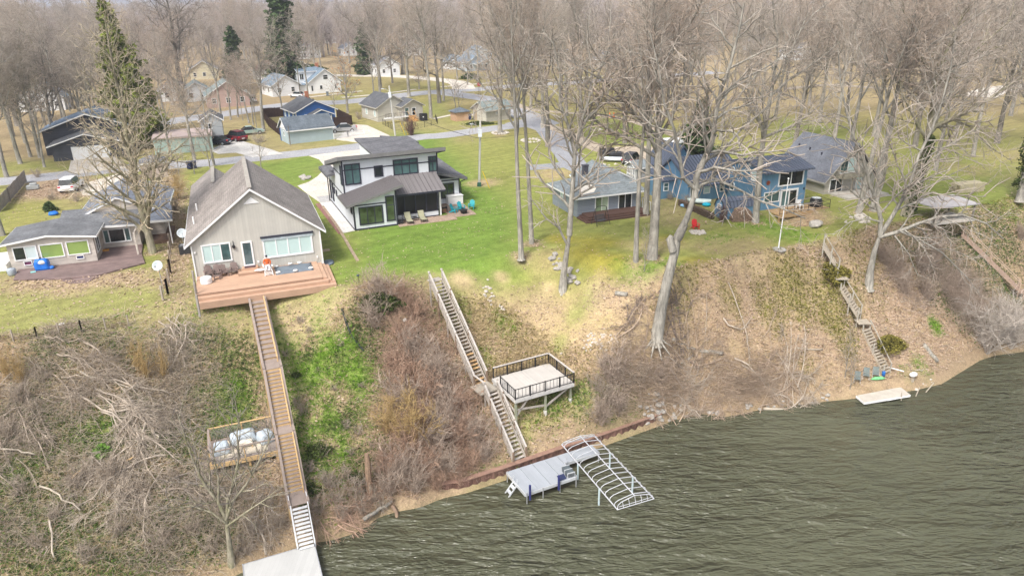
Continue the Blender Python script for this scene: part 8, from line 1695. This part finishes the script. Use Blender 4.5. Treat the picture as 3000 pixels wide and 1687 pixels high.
zr_ = zone([(1770, 1090), (1960, 1060), (2180, 1100), (2400, 1130), (2350, 1165), (2050, 1195), (1900, 1215), (1830, 1160)])
zx_ = zone([(2560, 800), (2700, 730), (2790, 740), (2860, 850), (2960, 960), (2960, 1010), (2900, 1000), (2740, 880)])
PATCH = np.clip(vnoise(GP, 2.6, 41, 3)*2.2+.45, 0.05, 1)
twig_field('fallen_twigs', 7000, bank*(W['leaf']+W['dirt']+.3*W['straw']), .7, .013, M_TWIGL, .15)
twig_field('undergrowth', 9000, zl_*(1-W['bright']*.9), 1.1, .012, M_TWIGT, .35); twig_field('undergrowth', 14000, zl_*PATCH*(1-W['bright']*.9), 1.25, .0125, mat('greyish_brush', (.43, .36, .29), .95, .25, .6, .05), .5)
twig_field('undergrowth', 9000, zm_*PATCH+.8*zb_, 1.4, .012, mat('reddish_brush', (.47, .325, .24), .95, .25, .6, .05), .75)
twig_field('undergrowth', 6000, bank*(W['straw']+W['leaf'])*PATCH**2*.6, .9, .011, M_TWIGT, .2); twig_field('undergrowth', 9000, zr_*PATCH, 1.3, .012, mat('tan_brush', (.46, .36, .275), .95, .25, .6, .05), .35); twig_field('undergrowth', 8000, zx_*PATCH, 1.4, .012, M_TWIGP, .6)
# shrubs
def gen_shrub(seed, H, R, n, m, nm, twig=.55, r0=.028, tw=.0105, dens=5, mb_=None):
    r_ = np.random.RandomState(seed); T = TB(); C = TB()
    for i in range(n):
        a = r_.uniform(0, 6.28); sp = r_.uniform(.05, 1)*R/H; d = np.array([math.cos(a)*sp, math.sin(a)*sp, 1]); L = H*r_.uniform(.55, 1.08); q = path(r_, (math.cos(a)*.2*r_.rand(), math.sin(a)*.2*r_.rand(), -.2), d, L, 6, .13, .02); rad = np.linspace(1, .25, 7)*r0*r_.uniform(.6, 1.3); T.tube(q, rad, 4)
        nb = max(4, int(L*3.2)); f = r_.uniform(.15, 1, nb)*5.999; ix = f.astype(int); p = q[ix]+(q[ix+1]-q[ix])*(f-ix)[:, None]; dd = (q[ix+1]-q[ix]); dd /= np.linalg.norm(dd, axis=1, keepdims=True); dd = dd+r_.normal(0, .55, dd.shape); Lb = L*.3*r_.uniform(.4, 1.2, nb)
        C.twigs(p, dd, Lb, np.full(nb, tw*1.5), np.full(nb, tw), .05, .25, r_); dd /= np.linalg.norm(dd, axis=1, keepdims=True)
        for k in range(dens): t_ = r_.uniform(.2, 1, nb)[:, None]; C.twigs(p+dd*Lb[:, None]*t_*.95, dd+r_.normal(0, .55, dd.shape), twig*r_.uniform(.4, 1.2, nb), np.full(nb, tw), np.full(nb, tw*.5), .05, .3, r_)
    return [T.mesh(nm+'_stems', mb_ or m), C.mesh(nm+'_twigs', m)]
RB_ = mat('reddish_brush', (0, 0, 0)); TBR = mat('tan_brush', (0, 0, 0)); GBR = mat('greyish_brush', (0, 0, 0)); OCH = mat('ochre_twigs', (.50, .36, .17), .95, .2, .6, .05)
SR = [gen_shrub(400+i, 2.9, 1.7, 26, RB_, 'reddish_shrub') for i in range(2)]; SP_ = [gen_shrub(410+i, 3.2, 1.6, 24, M_TWIGP, 'pink_shrub') for i in range(2)]; SO = gen_shrub(420, 3.4, 1.5, 20, OCH, 'ochre_shrub'); SG = [gen_shrub(430+i, 2.0, 1.5, 20, GBR, 'grey_shrub', dens=3) for i in range(2)]
SW = gen_shrub(440, 5.2, 3.0, 26, M_TWIGL, 'pale_shrub', .8, .05, .012, 6); ST_ = gen_shrub(450, 1.1, .8, 26, GBR, 'stubble', .3, .02, .011, 2); SD_ = gen_shrub(460, 2.4, .8, 30, mat('dark_red_brush', (.17, .10, .085), .95, .2), 'dark_shrub', .4, .02, .01, 5)
def shrub(ms, u, v, s, label, group=None, name='bare_shrub', loc=None, sq=(1, 1, 1)):
    x, y, z = loc or G(u, v); t = thing(name, label, 'shrub', (x, y, z-.1), rng.uniform(0, 6.28), group); t.scale = (s*sq[0], s*sq[1], s*sq[2]); t.rotation_euler.x = rng.uniform(.0, .12); link('stems', ms[0], t); link('twigs', ms[1], t); return t
LB = 'reddish bare shrub of the thicket between the two long stairs'
for i, (u, v, s) in enumerate([(1180, 1010, .9), (1220, 1060, .95), (1165, 1090, .9), (1270, 1110, 1), (1200, 1140, 1), (1310, 1150, .95), (1250, 1180, 1.05), (1180, 1200, 1), (1350, 1210, .9), (1300, 1240, 1), (1230, 1250, 1), (1390, 1290, .85), (1340, 1300, .95), (1270, 1310, 1), (1200, 1320, 1), (1420, 1350, .7), (1380, 1370, .75), (1310, 1385, .85), (1250, 1395, .9), (1180, 1400, .95), (1130, 1380, .8), (1210, 1440, .8), (1280, 1430, .7), (1140, 1450, .8), (1340, 1420, .55)]): shrub([SR[0], SP_[0], SR[1], SP_[1]][i % 4], u, v, s, LB, 'thicket between the two long stairs')
for u, v, s, l in ((1225, 1290, 1.25, 'ochre twigged tall shrub in front of reddish thicket'), (1150, 1270, .9, 'smaller ochre shrub at left edge of reddish thicket')): shrub(SO, u, v, s, l)
LB = 'tangled grey brown shrub along the shore below green slope'
for i, (u, v, s) in enumerate([(930, 1500, .8), (985, 1470, .9), (1040, 1455, .9), (1090, 1470, .9), (1000, 1520, .7), (1060, 1500, .8), (920, 1545, .6), (1120, 1490, .7), (960, 1420, .7), (1010, 1400, .6)]): shrub(SG[i % 2], u, v, s, LB, 'tangle along the shore')
for u, v, s, l in ((1120, 905, 1.15, 'bare thin shrub on bluff crest left of grey stairs'), (1170, 900, .9, 'reddish shrub just below crest left of grey stairs'), (1210, 930, .8, 'low reddish shrub beside grey stairs'), (1100, 960, .8, 'bare shrub over dark ivy left of grey stairs')): shrub(SP_[0] if u < 1130 else SR[0], u, v, s, l)
LB = 'tan grey shrub of the thicket below leaning tree'
for i, (u, v, s) in enumerate([(1790, 1120, 1.1), (1770, 1180, 1.15), (1810, 1210, .9), (1840, 1130, 1), (1760, 1240, .9), (1880, 1110, .9), (1930, 1120, .8), (1745, 1140, .8)]): shrub([SP_[1], SG[0]][i % 2], u, v, s, LB, 'thicket below leaning tree')
LB = 'grey brown shrub among the tangle of the left slope'
for i, (u, v, s) in enumerate([(60, 1180, .9), (130, 1120, .8), (30, 1280, .8), (220, 1420, .8), (330, 1400, .9), (420, 1440, .9), (500, 1420, .8), (160, 1520, .8), (60, 1450, .8), (780, 1480, .9), (820, 1540, .7), (740, 1560, .8), (700, 1450, .6), (560, 1560, .8), (480, 1600, .8), (350, 1560, .8), (620, 1620, .8), (110, 1600, .8), (260, 1640, .8), (720, 1620, .6)]): shrub(SG[i % 2], u, v, s, LB, 'tangle of the left slope')
for i, (u, v, s) in enumerate([(880, 945, .7), (905, 975, .6), (1010, 1250, .7), (1000, 1010, .5), (945, 1330, .9), (975, 1420, 1.1), (1045, 1270, .8), (890, 1210, .9), (870, 1190, .8), (1030, 1330, .7), (1090, 1310, .6), (840, 1040, .6), (930, 1090, .5), (980, 1140, .5), (1060, 1130, .5), (900, 1380, .9)]): shrub(ST_, u, v, s, 'cut brown stubble clump on the green slope', 'stubble on the green slope', 'shrub_stubble')
for i, (u, v) in enumerate([(430, 1110), (405, 1090), (480, 1110), (60, 1130), (20, 1110)]): shrub(SO, u, v, .75, 'thin ochre stems rising from brush of left slope', 'ochre stems of the left slope', 'ochre_stems', None, (.45, .45, 1))
shrub(SW, 2890, 1030, 1.15, 'large pale multi-stemmed shrub overhanging the water at right'); shrub(SW, 2960, 1015, 1.0, 'second pale multi-stemmed shrub at the right frame edge'); 
LB = 'pinkish bare shrub of the far right slope thicket'
for i, (u, v, s) in enumerate([(2650, 860, .9), (2700, 800, .9), (2740, 760, .8), (2620, 800, .8), (2720, 880, .9), (2790, 850, .9), (2820, 900, .8), (2580, 760, .7), (2860, 930, .8), (2990, 700, .7)]): shrub(SP_[i % 2], u, v, s, LB, 'thicket of the far right slope')
shrub(SD_, 0, 0, 1.25, 'dark reddish vase shaped shrub by lane near bungalow', None, 'bare_shrub', (*P(1207, 397), B)); shrub(SD_, 0, 0, .75, 'dark shrub before end wall of barn shed', None, 'bare_shrub', (*P(2115, 651), B)); shrub(SG[0], 0, 0, .9, 'brown shrub beside brown leaved oak at road', None, 'bare_shrub', (*P(1052, 350), B)); shrub(SG[1], 0, 0, 1.2, 'grey brown brush in front of the parked pale green car', None, 'bare_shrub', (*P(760, 418), B), (1.2, .8, .8)); shrub(SO, 0, 0, 1.0, 'hydrangea like shrub with dry heads left of gabled house', None, 'bare_shrub', (*P(520, 585), B)); shrub(SG[0], 0, 0, 1.0, 'grey shrub against left wall of gabled house', None, 'bare_shrub', (*P(510, 620), B))
for i, (u, v) in enumerate([(190, 560), (225, 590), (110, 520), (150, 585), (480, 470), (300, 600)]): shrub(SG[i % 2], 0, 0, .7, 'brown garden shrub behind the left ranch house', 'garden shrubs behind ranch house', 'bare_shrub', (*P(u, v), B))
for i, (u, v) in enumerate([(1920, 588), (1965, 585), (2010, 596), (1880, 520), (1700, 505)]): shrub(SG[i % 2], 0, 0, .6, 'low tan garden shrub before the blue house link', 'garden shrubs by the blue house', 'bare_shrub', (*P(u, v), B))
def leafy(name, label, u, v, rx, ry, h, m, n, sz, loc=None, seed=0, cat='bush'):
    r_ = np.random.RandomState(seed); x, y, z = loc or G(u, v); a = r_.uniform(0, 6.28, n); rr = np.sqrt(r_.rand(n)); zz = r_.rand(n); k_ = np.sqrt(np.clip(1-zz**1.6, .03, 1))*(1+.25*np.sin(a*3+zz*4)); p = np.column_stack([np.cos(a)*rr*rx*k_, np.sin(a)*rr*ry*k_, zz*h]); t = thing(name, label, cat, (x, y, z-.05)); T = TB()
    for i in range(7): b = r_.uniform(0, 6.28); T.tube(path(r_, (0, 0, -.2), (math.cos(b)*rx*.6, math.sin(b)*ry*.6, h), h*.9, 4, .1, 0), np.linspace(.03, .01, 5), 4)
    link('stems', T.mesh(name+'_stems', M_BARKD), t); link('leaves', leaf_mesh(name+'_leaves', p, sz, m, r_, .2), t); return t
leafy('juniper_bush', 'olive juniper spreading beside upper flight of old brown stairs', 2425, 812, 2.0, 1.4, 1.5, M_JUN, 2600, .13, None, 1); leafy('juniper_bush', 'olive juniper right of lowest flight of old brown stairs', 2600, 1022, 1.7, 1.0, 1.4, M_JUN, 2200, .13, None, 2); leafy('juniper_bush', 'bronze juniper tip left of the old stairs landing', 2452, 838, 1.0, .8, 1.0, M_JUN, 900, .12, None, 3)
leafy('ivy_bush', 'dark ivy mound on bluff crest left of grey stairs', 1110, 900, 2.0, 1.2, 1.3, M_IVY, 2600, .12, None, 4); leafy('ivy_bush', 'dark ivy bed at foot of orange wooden shed', 0, 0, 3.4, 1.2, .6, M_IVY, 1800, .13, (*P(1405, 365), B), 5); leafy('yucca_plant', 'bright green spiky plant in the left slope tangle', 302, 1325, .55, .55, .6, varied('yucca_green', [(.3, (.10, .22, .03)), (.7, (.24, .38, .09))], 3), 420, .2, None, 6, 'plant'); leafy('evergreen_shrub', 'dark evergreen hedge before the porch bungalow', 0, 0, 3.2, 1.3, 1.6, M_SPRUCE, 1800, .2, (*P(1375, 232), B), 7); leafy('evergreen_shrub', 'rounded grey green hedge behind white dormer house', 0, 0, 6, 2, 1.8, M_IVY, 1800, .25, (*P(905, 205), B), 8); leafy('ivy_bush', 'dark evergreen beside the blue tarp heap', 0, 0, .8, .6, 1.1, M_SPRUCE, 700, .13, (*P(148, 618), B), 9)
for i, (u, v, s) in enumerate([(930, 1320, .9), (905, 1440, 1.0), (1040, 1400, .8), (870, 1100, .5)]): leafy('ivy_bush', 'dark ivy clump on the bright green slope', u, v, 1.1*s, .8*s, .6*s, M_IVY, int(900*s), .1, None, 20+i)['group'] = 'ivy clumps on the green slope'
# brush piles: cut branches fanned out on the slope
def brush_pile(label, u, v, ang, L, spread, n, m, r=.03, width=.8, seed=0, group=None):
    r_ = np.random.RandomState(seed); x, y, z = G(u, v); t = thing('brush_pile', label, 'brush pile', (x, y, z), 0, group); T = TB(); C = TB()
    for i in range(int(n*.62)):
        a = ang+r_.normal(0, spread*1.5); h = np.array([math.cos(a), math.sin(a)]); off = r_.normal(0, width, 2); l_ = L*r_.uniform(.55, 1.1); k_ = 6; pts = []; bend = r_.normal(0, .5)
        for j in range(k_+1):
            f_ = j/k_; aa = a+bend*f_; px_ = x+off[0]+math.cos(aa)*l_*(f_-.3); py_ = y+off[1]+math.sin(aa)*l_*(f_-.3); pts.append((px_-x, py_-y, hz(px_, py_)-z+.12+.5*r_.rand()*math.sin(f_*3)+.25*i/n))
        pts = np.array(pts); T.tube(pts, np.linspace(1, .3, k_+1)*r*r_.choice([.5, .8, 1.2, 2.0]), 5); nb = int(l_*5); f_ = r_.uniform(.3, 1, nb)*(k_-.001); ix = f_.astype(int); p = pts[ix]+(pts[ix+1]-pts[ix])*(f_-ix)[:, None]; d = pts[ix+1]-pts[ix]; d /= np.linalg.norm(d, axis=1, keepdims=True)
        for q_ in range(3): C.twigs(p, d+r_.normal(0, .6, d.shape), L*.2*r_.uniform(.4, 1.2, nb), np.full(nb, .013), np.full(nb, .006), 0, .2, r_)
    link('branches', T.mesh('pile_branches', m), t); link('twigs', C.mesh('pile_twigs', m), t); return t
PB = mat('pale_cut_branches', (.52, .445, .365), .95, .3, 1, .05)
brush_pile('pale fan of cut branches just below the left fence end', 520, 985, -1.1, 3.6, .45, 26, PB, .03, .7, 1); brush_pile('long grey brush heap under left crest fence', 230, 1075, .05, 5.2, .22, 34, GBR, .04, .9, 2); brush_pile('tangle of long cut limbs in middle of left slope', 360, 1170, -.25, 5.5, .3, 34, PB, .045, .9, 3); brush_pile('steep bundle of long branches pointing down left slope', 400, 1260, -1.2, 4.6, .4, 30, PB, .045, .8, 4); brush_pile('wide pale brush fan spilling down the lower left slope', 370, 1400, -1.75, 5.0, .42, 44, PB, .03, 1.1, 5); brush_pile('brush heap at the far left edge of slope', 60, 1240, -1.3, 4, .5, 34, GBR, .03, 1.2, 6); brush_pile('low brush heap beside the side deck posts', 560, 1440, -.6, 3.5, .5, 30, GBR, .03, .9, 7); brush_pile('dark brush mound behind leaning tree base', 1975, 930, -.1, 3.0, .5, 36, mat('dark_brush', (.20, .16, .135), .95, .2), .025, .8, 8); brush_pile('dark brush mound left of leaning tree base', 1830, 940, .3, 2.4, .6, 26, mat('dark_brush', (0, 0, 0)), .02, .7, 9); brush_pile('tan brush heap lying along right shore, left part', 2020, 1130, .35, 4.6, .35, 36, TBR, .03, .9, 10); brush_pile('tan brush heap lying along right shore, right part', 2260, 1130, .25, 4.6, .35, 36, TBR, .03, .9, 11); brush_pile('tan brush heap overhanging the waterline', 2120, 1175, -.9, 3., .5, 26, TBR, .025, .9, 12); brush_pile('shore heap of brown cut brush below green slope', 990, 1505, -.2, 3.4, .5, 30, RB_, .03, .9, 13); brush_pile('grey brush heap at foot of the left slope', 760, 1520, -1.2, 3, .5, 26, GBR, .03, .8, 14); brush_pile('long bleached brush lying along the waterline right of seawall', 2000, 1185, .3, 4.5, .3, 30, PB, .035, .8, 16); brush_pile('bleached brush fan above the right waterline near floating boom', 2320, 1150, .2, 4.2, .35, 30, PB, .03, .8, 17); brush_pile('brown brush fan right of the thicket under leaning tree', 1900, 1075, -.2, 3.6, .45, 30, TBR, .03, .9, 18); brush_pile('thin pile of bleached limbs on the right slope face', 2190, 1080, .1, 4.0, .3, 12, PB, .05, .7, 15)
for l, a_, b_ in (('long bleached limb lying across middle left slope', (240, 1105), (400, 1160)), ('pale limb pointing down the left slope', (455, 1250), (462, 1330)), ('second pale limb pointing down left slope', (430, 1250), (405, 1340)), ('thin crooked bleached branch on lower left slope', (120, 1440), (240, 1510)), ('curved bleached branch at lower left', (150, 1540), (165, 1650)), ('yellow cut board on the left slope tangle', (215, 1415), (245, 1395)), ('pale plank at far left of slope', (0, 1332), (110, 1348)), ('short yellow plank in left slope tangle', (372, 1365), (398, 1355))): log(l, a_, b_, .07, mat('pale_driftwood', (0, 0, 0)) if 'yellow' not in l else HONEY, bend=.1, z=.45)
# multi-limbed tree standing below the side deck
g = G(676, 1650); y = g[1]; tr = [at3(672, 1590, y), at3(662, 1520, y+.1)]
lim = [own([(662, 1520), (640, 1470), (600, 1420), (570, 1360), (545, 1290), (520, 1210)], .13, y+.1, [0, .1, .3, .4, .6, .8]), own([(664, 1530), (668, 1460), (690, 1400), (700, 1330), (694, 1270), (705, 1200)], .11, y+.1, [0, .1, .2, .3, .4, .5]), own([(662, 1525), (680, 1470), (720, 1420), (750, 1370), (780, 1310), (800, 1270)], .11, y+.1, [0, 0, .1, .2, .3, .4]),
       own([(660, 1530), (620, 1500), (560, 1480), (500, 1490)], .09, y, [0, -.2, -.4, -.6]), own([(666, 1540), (720, 1500), (780, 1460), (830, 1440)], .09, y, [0, -.2, -.2, -.1]), own([(640, 1470), (640, 1400), (625, 1330), (640, 1260)], .08, y+.1, [0, .3, .6, .8])]
own_tree(310, g, tr, lim, 'grey multi-limbed tree at water edge below the side deck', 'bare_tree', .24, dens=.7, twigL=.6, twigR=.010, sub=1.0, mc=M_TWIGD, mt=M_BARKM, wob=.12)
for l, u, v, s in (('thin bare sapling on slope left of lowest old stairs flight', 2475, 1105, .9), ('second thin bare sapling near the shore chairs', 2490, 1140, .7), ('bare sapling on lawn under the thick pale trunk', 1888, 795, .75)): put_tree(ORN[0], 'small_tree', l, 'tree', G(u, v), 1., (s*.6, s*.6, s))

# leaves blown over the lawns
p = scatter(9000, (dcr > .3)*(.25+np.clip(NZ1, 0, 1)*1.5+W['leaf']*2)); p[:, 2] += .02
stuff(link('lawn_leaves', leaf_mesh('lawn_leaves', p, .09, bpy.data.materials['fallen_leaves'], rs, .8)))
# ------------------------------------------------------------------ camera, sky, light
cd = bpy.data.cameras.new('camera'); cam = bpy.data.objects.new('camera', cd); COL.objects.link(cam)
cd.sensor_width = 36; cd.lens = 36*FPX/3000; cd.clip_end = 9000; cd.clip_start = .5
cam.matrix_world = Matrix.Translation((0, 0, HC)) @ Matrix.Rotation(R_(90)-PIT, 4, 'X') @ Matrix.Rotation(-ROLL, 4, 'Z')
SC.camera = cam
EL, AZ = R_(52), R_(-150)      # sun behind the camera's left shoulder
wd = bpy.data.worlds.new('World'); SC.world = wd; wd.use_nodes = True
n = wd.node_tree.nodes; bg = n['Background']
sk = n.new('ShaderNodeTexSky'); sk.sky_type = 'NISHITA'; sk.sun_disc = False; sk.sun_elevation = EL; sk.sun_rotation = AZ
sk.dust_density = 4; sk.air_density = 1.0; sk.ozone_density = 1.0
hs = n.new('ShaderNodeHueSaturation'); hs.inputs['Saturation'].default_value = .45
wd.node_tree.links.new(sk.outputs[0], hs.inputs['Color']); wd.node_tree.links.new(hs.outputs[0], bg.inputs[0]); bg.inputs[1].default_value = .14
sl = bpy.data.lights.new('sun', 'SUN'); sl.energy = 1.7; sl.angle = R_(14); sl.color = (1, .96, .9)
so = bpy.data.objects.new('sun', sl); COL.objects.link(so)
dirv = Vector((math.sin(AZ)*math.cos(EL), math.cos(AZ)*math.cos(EL), math.sin(EL)))
so.rotation_euler = (-dirv).to_track_quat('-Z', 'Y').to_euler(); so.location = dirv*300+Vector((0, 0, 100))
SC.view_settings.view_transform = 'Standard'; SC.view_settings.look = 'None'; SC.view_settings.gamma = 1
SC.view_settings.exposure = 0.84
SC.cycles.max_bounces = 6; SC.cycles.diffuse_bounces = 4; SC.cycles.glossy_bounces = 2; SC.cycles.transmission_bounces = 2
SC.cycles.use_adaptive_sampling = True; SC.cycles.adaptive_threshold = .02
SC.cycles.use_denoising = True; SC.cycles.denoising_prefilter = 'NONE'

# the air: one pale box of even haze round camera and scene
hb = MB().box(-3100, 3100, -950, 5100, -4, 75).build('haze', None); t_ = bpy.data.materials.new('haze_air'); t_.use_nodes = True; nn_ = t_.node_tree.nodes; nn_.remove(nn_['Principled BSDF']); pv = nn_.new('ShaderNodeVolumePrincipled'); pv.inputs['Color'].default_value = (.86, .88, .97, 1); pv.inputs['Density'].default_value = .00038; pv.inputs['Anisotropy'].default_value = .2
t_.node_tree.links.new(pv.outputs[0], nn_['Material Output'].inputs['Volume']); hb.data.materials.append(t_); hb['kind'] = 'stuff'; hb['label'] = 'thin pale haze lying over the far woods'
SC.cycles.volume_bounces = 0
